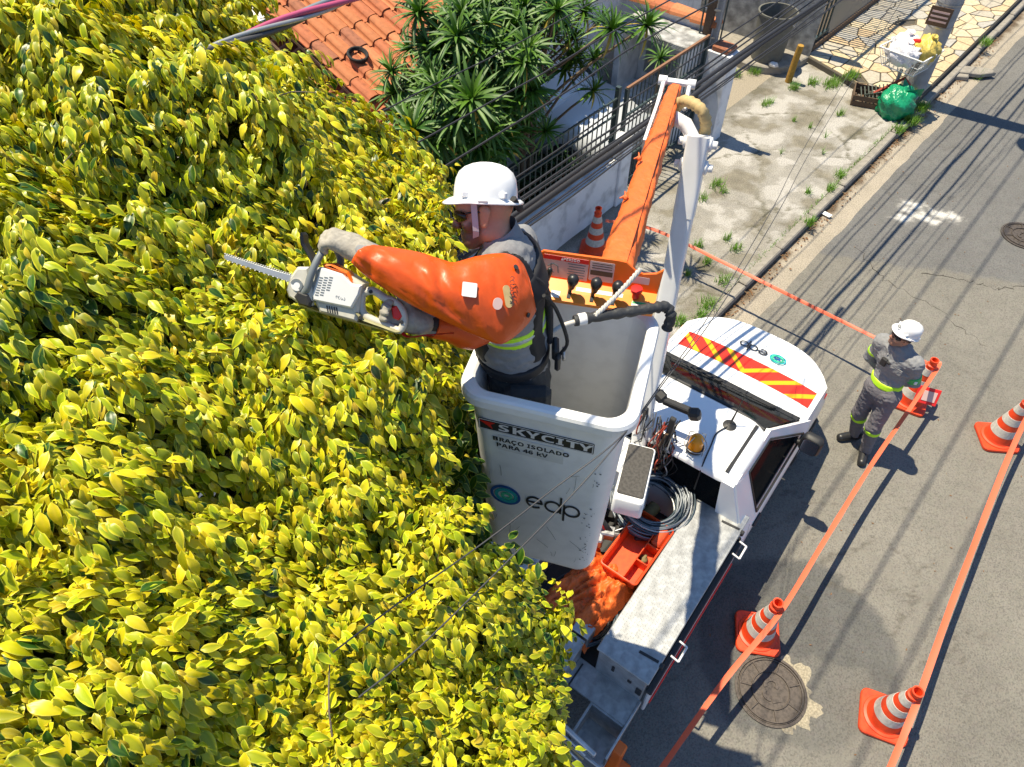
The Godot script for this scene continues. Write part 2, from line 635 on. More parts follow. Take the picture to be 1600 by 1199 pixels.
	mt("mat_dark", lin(0.075, 0.07, 0.065), 0.9, 0, ntex(0.03, 0.5, 1.3, 5, 512, 51), 2.0)
	mt("khaki", lin(0.20, 0.16, 0.07), 0.8, 0, mott, 4.0)
	# clothes and people
	mt("uniform", lin(0.23, 0.235, 0.245), 0.85, 0, ntex(0.02, 0.85, 1.06, 4, 512, 55), 3.0, false, wrinkle, 0.45)
	mt("uniform_trousers", lin(0.165, 0.155, 0.17), 0.85, 0, ntex(0.02, 0.8, 1.06, 4, 512, 56), 3.0, false, wrinkle, 0.5)
	mt("work_trousers", lin(0.030, 0.036, 0.042), 0.85, 0, mott, 3.0, false, wrinkle, 0.5)
	mt("hivis", lin(0.50, 0.88, 0.02), 0.55)
	mt("silver", lin(0.40, 0.47, 0.50), 0.35, 0.2)
	vc(mt("skin", Color.WHITE, 0.5))
	mt("hair", lin(0.02, 0.014, 0.01), 0.8)
	mt("helmet", lin(0.80, 0.80, 0.80), 0.25)
	mt("lens", lin(0.012, 0.008, 0.008), 0.06)
	mt("glove", lin(0.40, 0.37, 0.31), 0.85, 0, ntex(0.02, 0.6, 1.1, 5, 512, 57), 4.0, false, wrinkle, 0.5)
	mt("boot", lin(0.018, 0.018, 0.019), 0.4)
	mt("strap", lin(0.015, 0.015, 0.018), 0.75)
	mt("strap_grey", lin(0.40, 0.38, 0.42), 0.8)
	mt("saw_cream", lin(0.60, 0.58, 0.50), 0.45, 0, ntex(0.014, 0.7, 1.04, 5, 512, 58), 4.0)
	mt("saw_lower", lin(0.34, 0.32, 0.16), 0.55, 0, mott, 4.0)
	mt("bag_white", lin(0.72, 0.71, 0.74), 0.45, 0, null, 3.0, false, wrinkle, 0.9)
	mt("bag_yellow", lin(0.62, 0.47, 0.10), 0.45, 0, null, 3.0, false, wrinkle, 0.9)
	mt("bag_green", lin(0.010, 0.26, 0.12), 0.28, 0, null, 3.0, false, wrinkle, 1.0)
	mt("crate_red", lin(0.30, 0.045, 0.025), 0.6)
	mt("crate_dark", lin(0.03, 0.045, 0.035), 0.6)
	mt("iron", lin(0.095, 0.078, 0.066), 0.55, 0.3, ntex(0.02, 0.5, 1.5, 5, 512, 61), 2.0, true, bumps, 0.4)
	mt("car_paint", lin(0.62, 0.65, 0.68), 0.25, 0.1)
	mt("dracaena_stem", lin(0.15, 0.11, 0.07), 0.9, 0, mott, 4.0)
	mt("bark", lin(0.16, 0.13, 0.10), 0.9, 0, dirt, 3.0, false, bumps, 0.8)
	mt("pink_wire", lin(0.42, 0.07, 0.16), 0.45)
	mt("grey_wire", lin(0.20, 0.23, 0.26), 0.4, 0.2)
	for i in 4:
		var m := vc(mt("leaf%d" % i, [lin(1, 1, 1), lin(0.9, 1.0, 0.8), lin(1.0, 0.92, 0.8), lin(0.9, 0.95, 0.85)][i], 0.40))
		m.metallic_specular = 0.5
		m.backlight_enabled = true
		m.backlight = lin(0.44, 0.40, 0.01)
	var d := vc(mt("dracaena_leaf", Color.WHITE, 0.52))
	d.backlight_enabled = true
	d.backlight = lin(0.07, 0.12, 0.01)

func checker_normal() -> ImageTexture:
	# tread-plate relief: alternating lozenges
	var n := 256
	var im := Image.create(n, n, false, Image.FORMAT_L8)
	for y in n:
		for x in n:
			var cx := x / 32
			var cy := y / 32
			var u := (x % 32) / 16.0 - 1.0
			var v := (y % 32) / 16.0 - 1.0
			if (cx + cy) % 2 == 0:
				var tmp := u
				u = v
				v = tmp
			var d := absf(u) / 0.85 + absf(v) / 0.26
			im.set_pixel(x, y, Color.from_hsv(0, 0, clampf(2.2 - 2.2 * d, 0.0, 1.0)))
	im.convert(Image.FORMAT_RGBA8)
	im.bump_map_to_normal_map(3.0)
	return ImageTexture.create_from_image(im)

func label_text(txt: String, h: float, m: Material, parent: Node, t: Transform3D, called := "lettering", bold := true, squeeze := 1.0) -> MeshInstance3D:
	var f := SystemFont.new()
	f.font_names = PackedStringArray(["Droid Sans"])
	f.font_weight = 700 if bold else 400
	var tm := TextMesh.new()
	tm.font = f
	tm.text = txt
	tm.font_size = 32
	tm.pixel_size = h / 24.0
	tm.depth = 0.0012
	var o := inst(called, tm, m, parent, t)
	o.scale = Vector3(squeeze, 1, 1)
	return o

# the round logo of two loops and the three letters beside it, in the xy plane of t; h = height of the small letters
func logo(parent: Node, t: Transform3D, h: float, ring_mats: Array, ink: Material, w := 0.12) -> void:
	var k := h
	var sets := [[Vector2(-1.62, 0.58), 1.05, 0.85], [Vector2(-1.57, 0.55), 0.74, 0.58], [Vector2(-1.52, 0.52), 0.34, 0.26]]
	for i in 3:
		var st := S()
		var s: Array = sets[i]
		stroke(st, arc2(s[0] * k, s[1] * k, s[2] * k, 0, 350, 36), k * [0.20, 0.26, 0.24][i], t, 0.0015, true)
		obj("logo_ring", st, ring_mats[i], parent)
	var e := S()
	stroke(e, [Vector2(0.02, 0.56) * k, Vector2(1.12, 0.56) * k] + arc2(Vector2(0.57, 0.56) * k, 0.56 * k, 0.52 * k, 0, 318, 24), w * k, t)
	obj("letter_e", e, ink, parent)
	var d := S()
	stroke(d, arc2(Vector2(1.95, 0.56) * k, 0.56 * k, 0.52 * k, 20, 380, 28), w * k, t)
	stroke(d, [Vector2(2.51, 0.04) * k, Vector2(2.51, 1.72) * k], w * k, t)
	obj("letter_d", d, ink, parent)
	var p := S()
	stroke(p, arc2(Vector2(3.33, 0.56) * k, 0.56 * k, 0.52 * k, 20, 380, 28), w * k, t)
	stroke(p, [Vector2(2.77, 1.08) * k, Vector2(2.77, -0.62) * k], w * k, t)
	obj("letter_p", p, ink, parent)

# put a thing's origin at its base; its parts stay where they are
func settle(o: Node3D, base: Vector3) -> void:
	var shift := base - o.position
	o.position = base
	for c in o.get_children():
		if c is Node3D: c.position -= shift


# ================================================================== ground
const KERB_X := -2.42
const WALK_Y := 0.13

func sheet(st: SurfaceTool, x0: float, x1: float, z0: float, z1: float, cell: float, paint: Callable, height: Callable) -> void:
	var nx := int(ceil((x1 - x0) / cell))
	var nz := int(ceil((z1 - z0) / cell))
	soft(st)
	for j in nz + 1:
		for i in nx + 1:
			var x := lerpf(x0, x1, float(i) / nx)
			var z := lerpf(z0, z1, float(j) / nz)
			st.set_color(paint.call(x, z))
			st.set_normal(Vector3.UP)
			st.add_vertex(Vector3(x, height.call(x, z), z))
	for j in nz:
		for i in nx:
			var a := j * (nx + 1) + i
			var b := a + nx + 1
			for k in [a, a + 1, b, a + 1, b + 1, b]: st.add_index(k)

func build_ground() -> void:
	var g := S()
	q(g, Vector3(-300, -0.06, 300), Vector3(300, -0.06, 300), Vector3(300, -0.06, -300), Vector3(-300, -0.06, -300))
	struct("ground", g, M.soil)
	# ---- the asphalt, with its old and new patches
	var n1 := noise(0.55, 4, FastNoiseLite.TYPE_SIMPLEX_SMOOTH, 3)
	var n2 := noise(3.2, 3, FastNoiseLite.TYPE_SIMPLEX_SMOOTH, 4)
	var n3 := noise(0.16, 3, FastNoiseLite.TYPE_SIMPLEX_SMOOTH, 5)
	var cell := noise(1.6, 1, FastNoiseLite.TYPE_CELLULAR, 6)
	cell.cellular_return_type = FastNoiseLite.RETURN_DISTANCE2_SUB
	cell.domain_warp_enabled = true
	cell.domain_warp_amplitude = 0.35
	cell.domain_warp_frequency = 0.9
	var base := Color(0.178, 0.168, 0.147)
	var grey := Color(0.128, 0.127, 0.127)
	var dark := Color(0.085, 0.086, 0.084)
	var splats := []
	for p in [Vector3(-1.275, 0.000, -10.742), Vector3(-1.071, 0.000, -10.964), Vector3(-1.469, 0.000, -10.738), Vector3(-1.126, 0.000, -10.729), Vector3(-1.459, 0.000, -10.960), Vector3(-0.918, 0.000, -11.015), Vector3(-1.479, 0.000, -10.521)]:
		splats.append(p)
	var paint := func(x: float, z: float) -> Color:
		var a := n1.get_noise_2d(x, z)
		var b := n2.get_noise_2d(x, z)
		var c := base * (1.0 + 0.16 * a + 0.10 * b + 0.12 * n3.get_noise_2d(x, z))
		# grey resurfaced stretch beyond z = -9.8, with ragged joints
		var w := b * 0.10 + a * 0.12
		var near_edge := -9.05 - 0.55 * (x + 1.6)
		var patch := smoothstep(0.0, 0.14, near_edge - z + w) * smoothstep(0.0, 0.12, 0.95 + w - x * 0.2 + (z + 10.5) * 0.08)
		if z < -14.8: patch *= 0.75
		c = c.lerp(grey * (1.0 + 0.14 * a + 0.10 * b), patch * 0.85)
		# darker repair round the manhole
		var d := Vector2(x - 0.42, z + 3.55).length() - 0.95 - 0.16 * a - 0.05 * b
		if x > 0.4: d += 0.10
		c = c.lerp(dark * (1.0 + 0.2 * b + 0.12 * a), 0.85 * smoothstep(0.05, -0.05, d))
		var d2 := Vector2(x - 0.9, z + 3.2).length() - 0.55 - 0.2 * b
		c = c.lerp(Color(0.16, 0.152, 0.135), 0.5 * smoothstep(0.06, -0.06, d2))
		# spilt white paint
		var sp := 0.0
		for p in splats:
			sp = maxf(sp, smoothstep(0.16, 0.02, Vector2((x - p.x) * 0.8, z - p.z).length() + 0.10 * b + 0.07 * n2.get_noise_2d(x * 2.5, z * 2.5)))
		c = c.lerp(Color(0.62, 0.60, 0.56), sp * 0.85)
		# cracks and the damp edge beside the gutter
		var cr := smoothstep(0.035, 0.0, cell.get_noise_2d(x, z) + 1.0) * smoothstep(-0.1, 0.35, n3.get_noise_2d(x * 2.0 + 9.0, z * 2.0))
		c = c.lerp(Color(0.07, 0.062, 0.05), cr * 0.55)
		return c
	var road := S(true)
	sheet(road, -2.05, 3.4, -22.0, 1.6, 0.034, paint, func(x, z): return 0.0)
	road.set_smooth_group(0)
	var ro := inst("road", road.commit(), M.asphalt)
	ro.set_meta("kind", "structure")
	# cracks in the asphalt and round the repair, pale mortar broken out beside the iron cover
	var cracks := [[Vector2(-0.75, -9.5), Vector2(-0.2, -9.75), Vector2(0.15, -9.85), Vector2(0.5, -10.3)], [Vector2(-1.7, -9.4), Vector2(-1.1, -9.0), Vector2(-0.3, -8.9), Vector2(0.4, -8.6)]]
	for cr in cracks:
		var jag := noise(9.0, 3, FastNoiseLite.TYPE_SIMPLEX, 88)
		var pts := []
		for i in cr.size() - 1:
			for k in 12: pts.append(cr[i].lerp(cr[i + 1], k / 12.0))
		pts.append(cr[-1])
		var rows := []
		for i in pts.size():
			var p: Vector2 = pts[i]
			p += Vector2(jag.get_noise_2d(p.x, p.y), jag.get_noise_2d(p.x + 50.0, p.y)) * 0.07
			var d: Vector2 = (pts[mini(i + 1, pts.size() - 1)] - pts[maxi(i - 1, 0)]).normalized()
			var w: float = 0.0032 * (0.25 + absf(1.6 * jag.get_noise_2d(p.x * 2.0, p.y * 2.0 + 9.0)) * 2.0)
			rows.append(PackedVector3Array([Vector3(p.x - d.y * w, 0.003, p.y + d.x * w), Vector3(p.x + d.y * w, 0.003, p.y - d.x * w)]))
		var cs := S()
		loft(cs, rows, false)
		obj("crack", cs, M.crack, ro)
	var mo := S()
	var mj := noise(4.0, 3, FastNoiseLite.TYPE_SIMPLEX, 91)
	var mrows := []
	for i in 61:
		var a := deg_to_rad(lerpf(-105.0, 45.0, i / 60.0))
		var d := Vector2(cos(a), sin(a))
		var w := 0.10 * pow(sin(PI * i / 60.0), 0.5) * (1.0 + 1.1 * mj.get_noise_2dv(d * 0.5) + 0.30 * mj.get_noise_2dv(d * 2.0))
		mrows.append(PackedVector3Array([Vector3(0.378 + d.x * 0.31, 0.0035, -3.058 + d.y * 0.31), Vector3(0.378 + d.x * (0.314 + w * 0.7), 0.009, -3.058 + d.y * (0.314 + w * 0.7)), Vector3(0.378 + d.x * (0.316 + w), 0.002, -3.058 + d.y * (0.316 + w))]))
	loft(mo, mrows, false)
	obj("mortar_patch", mo, M.mortar_pale, ro)
	var fr := S()
	fr.set_color(base)
	q(fr, Vector3(-2.05, -0.006, 60), Vector3(9, -0.006, 60), Vector3(9, -0.006, 1.58), Vector3(-2.05, -0.006, 1.58))
	q(fr, Vector3(-2.05, -0.006, -21.9), Vector3(9, -0.006, -21.9), Vector3(9, -0.006, -80), Vector3(-2.05, -0.006, -80))
	q(fr, Vector3(3.35, -0.006, 1.58), Vector3(9, -0.006, 1.58), Vector3(9, -0.006, -21.9), Vector3(3.35, -0.006, -21.9))
	struct("road", fr, M.asphalt)
	# ---- the concrete gutter strip, dirty beside the kerb
	var gut := S(true)
	var gpaint := func(x: float, z: float) -> Color:
		var a := n1.get_noise_2d(x * 2.0, z)
		var b := n2.get_noise_2d(x, z)
		var c := Color(0.36, 0.315, 0.25) * (1.0 + 0.15 * a + 0.12 * b)
		var dirt := smoothstep(0.17, 0.02, x - KERB_X + 0.10 * b + 0.10 * a)
		c = c.lerp(Color(0.10, 0.062, 0.030) * (1.0 + 0.4 * b), dirt * 0.9)
		return c
	sheet(gut, KERB_X - 0.01, -2.0, -24.0, 1.6, 0.035, gpaint, func(x, z): return 0.006 + 0.012 * smoothstep(-2.2, KERB_X, x) - 0.008 * smoothstep(-2.08, -2.02, x + 0.03 * n1.get_noise_2d(9.0, z * 2.0)))
	inst("gutter", gut.commit(), M.concrete).set_meta("kind", "structure")
	# ---- kerb stones
	var kerb := Node3D.new()
	kerb.name = "kerb"
	kerb.set_meta("kind", "structure")
	add_child(kerb)
	var ks := []
	for i in 3:
		var st := S()
		box(st, X(Vector3.ZERO), Vector3(0.13, 0.17, [0.985, 0.98, 0.975][i]), 0.018)
		ks.append(mesh_of(st))
	for i in 25:
		var z := 1.0 - i * 1.0
		inst("kerb_stone", ks[i % 3], M.kerb, kerb, X(Vector3(KERB_X - 0.065 + rng.randf_range(-0.012, 0.012), 0.055 + rng.randf_range(-0.012, 0.006), z), rng.randf_range(-0.012, 0.012), 0, rng.randf_range(-0.03, 0.03)))
	# ---- the cast concrete sidewalk with its crust, stains, cracks and mossy joints
	var crack := noise(0.85, 1, FastNoiseLite.TYPE_CELLULAR, 16)
	crack.cellular_return_type = FastNoiseLite.RETURN_DISTANCE2_SUB
	crack.domain_warp_enabled = true
	crack.domain_warp_amplitude = 0.5
	crack.domain_warp_frequency = 0.8
	var cid := noise(0.85, 1, FastNoiseLite.TYPE_CELLULAR, 16)
	cid.cellular_return_type = FastNoiseLite.RETURN_CELL_VALUE
	cid.domain_warp_enabled = true
	cid.domain_warp_amplitude = 0.5
	cid.domain_warp_frequency = 0.8
	var n4 := noise(1.1, 5, FastNoiseLite.TYPE_SIMPLEX_SMOOTH, 22)
	var wp := func(x: float, z: float) -> Color:
		var a := n1.get_noise_2d(x, z)
		var b := n2.get_noise_2d(x * 1.4, z * 1.4)
		var m := n4.get_noise_2d(x, z)
		var c := Color(0.315, 0.298, 0.265) * (1.0 + 0.12 * a + 0.20 * b + 0.10 * cid.get_noise_2d(x, z))
		c = c.lerp(Color(0.47, 0.45, 0.42), 0.75 * smoothstep(0.12, 0.22, m + 0.3 * a))
		c = c.lerp(Color(0.185, 0.165, 0.12) * (1.0 + 0.3 * b), 0.8 * smoothstep(0.10, 0.35, -m + 0.25 * n3.get_noise_2d(x * 3.0, z * 3.0)))
		var near := smoothstep(-10.2, -7.0, z)
		c = c.lerp(Color(0.20, 0.185, 0.155) * (1.0 + 0.5 * b), near * 0.7 * smoothstep(-0.3, 0.3, b + a))
		var cr := smoothstep(0.05, 0.0, crack.get_noise_2d(x, z) + 1.0)
		c = c.lerp(Color(0.08, 0.072, 0.035), cr * (0.35 + 0.4 * smoothstep(-0.1, 0.3, a)))
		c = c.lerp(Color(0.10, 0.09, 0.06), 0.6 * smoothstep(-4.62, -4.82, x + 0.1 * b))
		return c
	var walk := S(true)
	sheet(walk, -4.95, KERB_X - 0.125, -14.2, 1.6, 0.034, wp, func(x, z): return WALK_Y + 0.010 * n1.get_noise_2d(x, z) + 0.006 * n2.get_noise_2d(x, z) - 0.012 * smoothstep(0.05, 0.0, crack.get_noise_2d(x, z) + 1.0))
	inst("sidewalk", walk.commit(), M.concrete).set_meta("kind", "structure")
	# ---- garden ground behind the wall
	var yard := S()
	yard.set_color(Color(0.26, 0.24, 0.20))
	q(yard, Vector3(-20, 0.10, 3), Vector3(-4.9, 0.10, 3), Vector3(-4.9, 0.10, -10.3), Vector3(-20, 0.10, -10.3))
	struct("yard_ground", yard, M.concrete)
	# ---- raised flagstone sidewalk further up the street: every stone its own piece
	var fs := Node3D.new()
	fs.name = "flagstone_sidewalk"
	fs.set_meta("kind", "structure")
	add_child(fs)
	var top := 0.25
	var outline := PackedVector2Array([Vector2(-4.75, -13.80), Vector2(-3.62, -13.42), Vector2(-2.56, -13.12), Vector2(-2.56, -23.0), Vector2(-4.75, -23.0)])
	var slab := S()
	prism(slab, PackedVector2Array([Vector2(-4.78, 13.80), Vector2(-3.62, 13.40), Vector2(-2.55, 13.08), Vector2(-2.545, 23.1), Vector2(-4.78, 23.1)]), 0.28, Transform3D(Basis(Vector3.RIGHT, Vector3(0, 0, -1), Vector3.UP), Vector3(0, top - 0.155, 0)), 0.015)
	obj("slab", slab, M.mortar, fs)
	var seeds := []
	var zz := -13.0
	while zz > -23.2:
		var xx := -4.9
		while xx < -2.3:
			seeds.append(Vector2(xx + rng.randf_range(-0.15, 0.15), zz + rng.randf_range(-0.14, 0.14)))
			xx += 0.33
		zz -= 0.30
	for i in seeds.size():
		var cellp := PackedVector2Array([seeds[i] + Vector2(-1, -1), seeds[i] + Vector2(1, -1), seeds[i] + Vector2(1, 1), seeds[i] + Vector2(-1, 1)])
		for j in seeds.size():
			if j == i or seeds[i].distance_squared_to(seeds[j]) > 1.2: continue
			var mid: Vector2 = (seeds[i] + seeds[j]) * 0.5
			var nn: Vector2 = (seeds[j] - seeds[i]).normalized()
			var tt := Vector2(-nn.y, nn.x)
			var cut := Geometry2D.intersect_polygons(cellp, PackedVector2Array([mid + tt * 3.0, mid - tt * 3.0, mid - tt * 3.0 - nn * 3.0, mid + tt * 3.0 - nn * 3.0]))
			if cut.is_empty():
				cellp = PackedVector2Array()
				break
			cellp = cut[0]
		if cellp.is_empty(): continue
		var clip := Geometry2D.intersect_polygons(cellp, outline)
		if clip.is_empty(): continue
		var sh := Geometry2D.offset_polygon(clip[0], -0.013, Geometry2D.JOIN_ROUND)
		if sh.is_empty() or sh[0].size() < 3: continue
		# thin the points the rounding adds, keep the stone cheap
		var pts := PackedVector2Array()
		var ctr := Vector2.ZERO
		for p in sh[0]: ctr += p / sh[0].size()
		for p in sh[0]:
			if pts.is_empty() or pts[pts.size() - 1].distance_to(p) > 0.022: pts.append(Vector2(p.x - ctr.x, -(p.y - ctr.y)))
		if pts.size() < 3 or ctr.y < -22.0: continue
		var st := S()
		prism(st, pts, 0.03, Transform3D(Basis(Vector3.RIGHT, Vector3(0, 0, -1), Vector3.UP), Vector3.ZERO), 0.004, false)
		inst("flagstone", mesh_of(st), M["flag%d" % rng.randi_range(0, 5)], fs, X(Vector3(ctr.x, top - 0.008 + rng.randf_range(-0.003, 0.004), ctr.y), 0, rng.randf_range(-0.008, 0.008), rng.randf_range(-0.008, 0.008)))
	# ---- rounded concrete landing in the corner where the drum stands
	var land := S()
	var lp := PackedVector2Array([Vector2(-6.6, 12.72), Vector2(-5.78, 12.76), Vector2(-5.40, 12.74), Vector2(-5.10, 12.84), Vector2(-4.88, 13.02), Vector2(-4.74, 13.30), Vector2(-4.70, 13.75), Vector2(-6.6, 13.75)])
	prism(land, lp, 0.26, Transform3D(Basis(Vector3.RIGHT, Vector3(0, 0, -1), Vector3.UP), Vector3(0, 0.13, 0)), 0.02)
	struct("landing", land, M.kerb)
	var apron := S()
	apron.set_color(Color(0.33, 0.29, 0.22))
	q(apron, Vector3(-7.5, 0.119, -10.2), Vector3(-4.94, 0.119, -10.2), Vector3(-4.94, 0.119, -14.2), Vector3(-7.5, 0.119, -14.2))
	struct("sidewalk", apron, M.concrete)
	# ---- grass growing from joints, one mass of blades
	var blade := S()
	flat(blade)
	if true:
		tri(blade, Vector3(-0.004, 0, 0), Vector3(0.004, 0, 0), Vector3(0.003, 0.5, 0.10))
		tri(blade, Vector3(-0.004, 0, 0), Vector3(0.003, 0.5, 0.10), Vector3(-0.003, 0.5, 0.10))
		tri(blade, Vector3(-0.003, 0.5, 0.10), Vector3(0.003, 0.5, 0.10), Vector3(0, 0.95, 0.38))
	var tufts := [[Vector3(-3.913, 0.130, -9.207), 0.16, 90], [Vector3(-3.753, 0.130, -9.128), 0.08, 40], [Vector3(-3.884, 0.130, -8.754), 0.10, 50], [Vector3(-2.700, 0.130, -7.359), 0.14, 70], [Vector3(-2.581, 0.130, -6.806), 0.17, 120], [Vector3(-2.567, 0.130, -6.582), 0.12, 90], [Vector3(-2.912, 0.130, -8.059), 0.12, 60], [Vector3(-3.122, 0.130, -8.155), 0.08, 40], [Vector3(-3.354, 0.130, -7.763), 0.10, 50], [Vector3(-3.070, 0.130, -7.556), 0.09, 50], [Vector3(-2.403, 0.130, -9.276), 0.11, 90], [Vector3(-2.607, 0.130, -10.698), 0.12, 80], [Vector3(-2.545, 0.130, -10.258), 0.11, 80], [Vector3(-2.772, 0.130, -9.950), 0.08, 40], [Vector3(-4.529, 0.130, -11.830), 0.10, 60], [Vector3(-4.493, 0.130, -11.948), 0.07, 40], [Vector3(-3.404, 0.130, -12.396), 0.09, 50], [Vector3(-3.902, 0.130, -11.682), 0.04, 20], [Vector3(-3.603, 0.130, -11.675), 0.05, 24], [Vector3(-4.435, 0.130, -12.713), 0.14, 120], [Vector3(-3.967, 0.130, -13.280), 0.24, 260], [Vector3(-3.769, 0.250, -13.548), 0.20, 240], [Vector3(-2.806, 0.250, -13.786), 0.20, 260], [Vector3(-2.930, 0.250, -13.528), 0.12, 120], [Vector3(-2.402, 0.200, -13.394), 0.18, 260], [Vector3(-2.385, 0.140, -12.996), 0.18, 260], [Vector3(-2.430, 0.130, -12.577), 0.12, 120], [Vector3(-2.413, 0.200, -16.618), 0.16, 160], [Vector3(-2.105, 0.020, -15.617), 0.16, 110], [Vector3(-5.253, 0.140, -12.784), 0.2, 120], [Vector3(-5.446, 0.140, -12.421), 0.14, 90], [Vector3(-4.254, 0.140, -13.094), 0.16, 110], [Vector3(-3.125, 0.130, -7.155), 0.06, 40], [Vector3(-2.707, 0.130, -6.305), 0.12, 90], [Vector3(-3.597, 0.130, -10.656), 0.03, 10], [Vector3(-3.092, 0.130, -11.101), 0.03, 12], [Vector3(-3.267, 0.130, -11.577), 0.03, 12]]
	var spots := []
	for t in tufts:
		for i in t[2]:
			var a := rng.randf() * TAU
			var r: float = t[1] * sqrt(rng.randf()) * rng.randf_range(0.4, 1.0)
			spots.append(Transform3D(Basis.from_euler(Vector3(rng.randf_range(-0.35, 0.45), rng.randf() * TAU, 0)) * Basis.from_scale(Vector3(1.2, rng.randf_range(0.06, 0.17), 0.16)), t[0] + Vector3(cos(a) * r * 0.8, -0.01, sin(a) * r * 1.15)))
	for i in 500:   # thin weeds along the foot of the kerb and the joints
		spots.append(Transform3D(Basis.from_euler(Vector3(rng.randf_range(-0.4, 0.5), rng.randf() * TAU, 0)) * Basis.from_scale(Vector3(1, rng.randf_range(0.03, 0.08), 0.1)), Vector3(KERB_X - 0.14 + rng.randf_range(-0.02, 0.02), WALK_Y - 0.01, -6.6 - 6.8 * pow(rng.randf(), 0.7) + 0.2 * sin(i * 12.0))))
	tag(scatter("grass", mesh_of(blade), spots, M.grass, "stuff"), "green grass and weeds sprouting from the joints of the concrete sidewalk", "grass")
	# ---- dead leaves lying in the gutter
	var lf := S()
	fan(lf, [Vector3(-0.03, 0, 0), Vector3(0, 0.006, 0.012), Vector3(0.03, 0, 0), Vector3(0, 0.006, -0.012)], Vector3.UP)
	var lsp := []
	for i in 620:
		var z := -6.4 - 11.0 * rng.randf()
		lsp.append(Transform3D(Basis.from_euler(Vector3(rng.randf_range(-0.4, 0.4), rng.randf() * TAU, rng.randf_range(-0.4, 0.4))) * Basis.from_scale(Vector3.ONE * rng.randf_range(0.3, 1.0)), Vector3(KERB_X + 0.02 + absf(rng.randfn(0.0, 0.07)), 0.026, z)))
	for i in 150:
		lsp.append(Transform3D(Basis.from_euler(Vector3(rng.randf_range(-0.3, 0.3), rng.randf() * TAU, 0)) * Basis.from_scale(Vector3.ONE * rng.randf_range(0.25, 0.6)), Vector3(rng.randf_range(-2.3, 1.8), 0.006, rng.randf_range(-13, -2.5))))
	tag(scatter("dry_leaves", mesh_of(lf), lsp, M.litter, "stuff"), "small brown dry leaves lying in the gutter and on the road", "dry leaves")

func scatter(called: String, mesh: Mesh, spots: Array, m: Material, kind: String, parent: Node = self, colors := []) -> MultiMeshInstance3D:
	var mm := MultiMesh.new()
	mm.transform_format = MultiMesh.TRANSFORM_3D
	mm.use_colors = not colors.is_empty()
	mm.mesh = mesh
	mm.instance_count = spots.size()
	for i in spots.size():
		mm.set_instance_transform(i, spots[i])
		if colors: mm.set_instance_color(i, colors[i])
	var o := MultiMeshInstance3D.new()
	o.name = numbered(called) if parent == self else called
	o.multimesh = mm
	o.material_override = m
	parent.add_child(o, true)
	if kind: o.set_meta("kind", kind)
	return o


# ================================================================== walls, gate, fences
func bar(called: String, a: Vector3, b: Vector3, w: float, m: Material, parent: Node, sides := 4) -> MeshInstance3D:
	var st := S()
	if sides == 4:
		var d := b - a
		var t := frame((a + b) * 0.5, d, Vector3.UP if absf(d.normalized().y) < 0.9 else Vector3.BACK)
		box(st, t, Vector3(d.length(), w, w))
	else:
		tube(st, [a, b], w * 0.5, sides)
	return obj(called, st, m, parent)

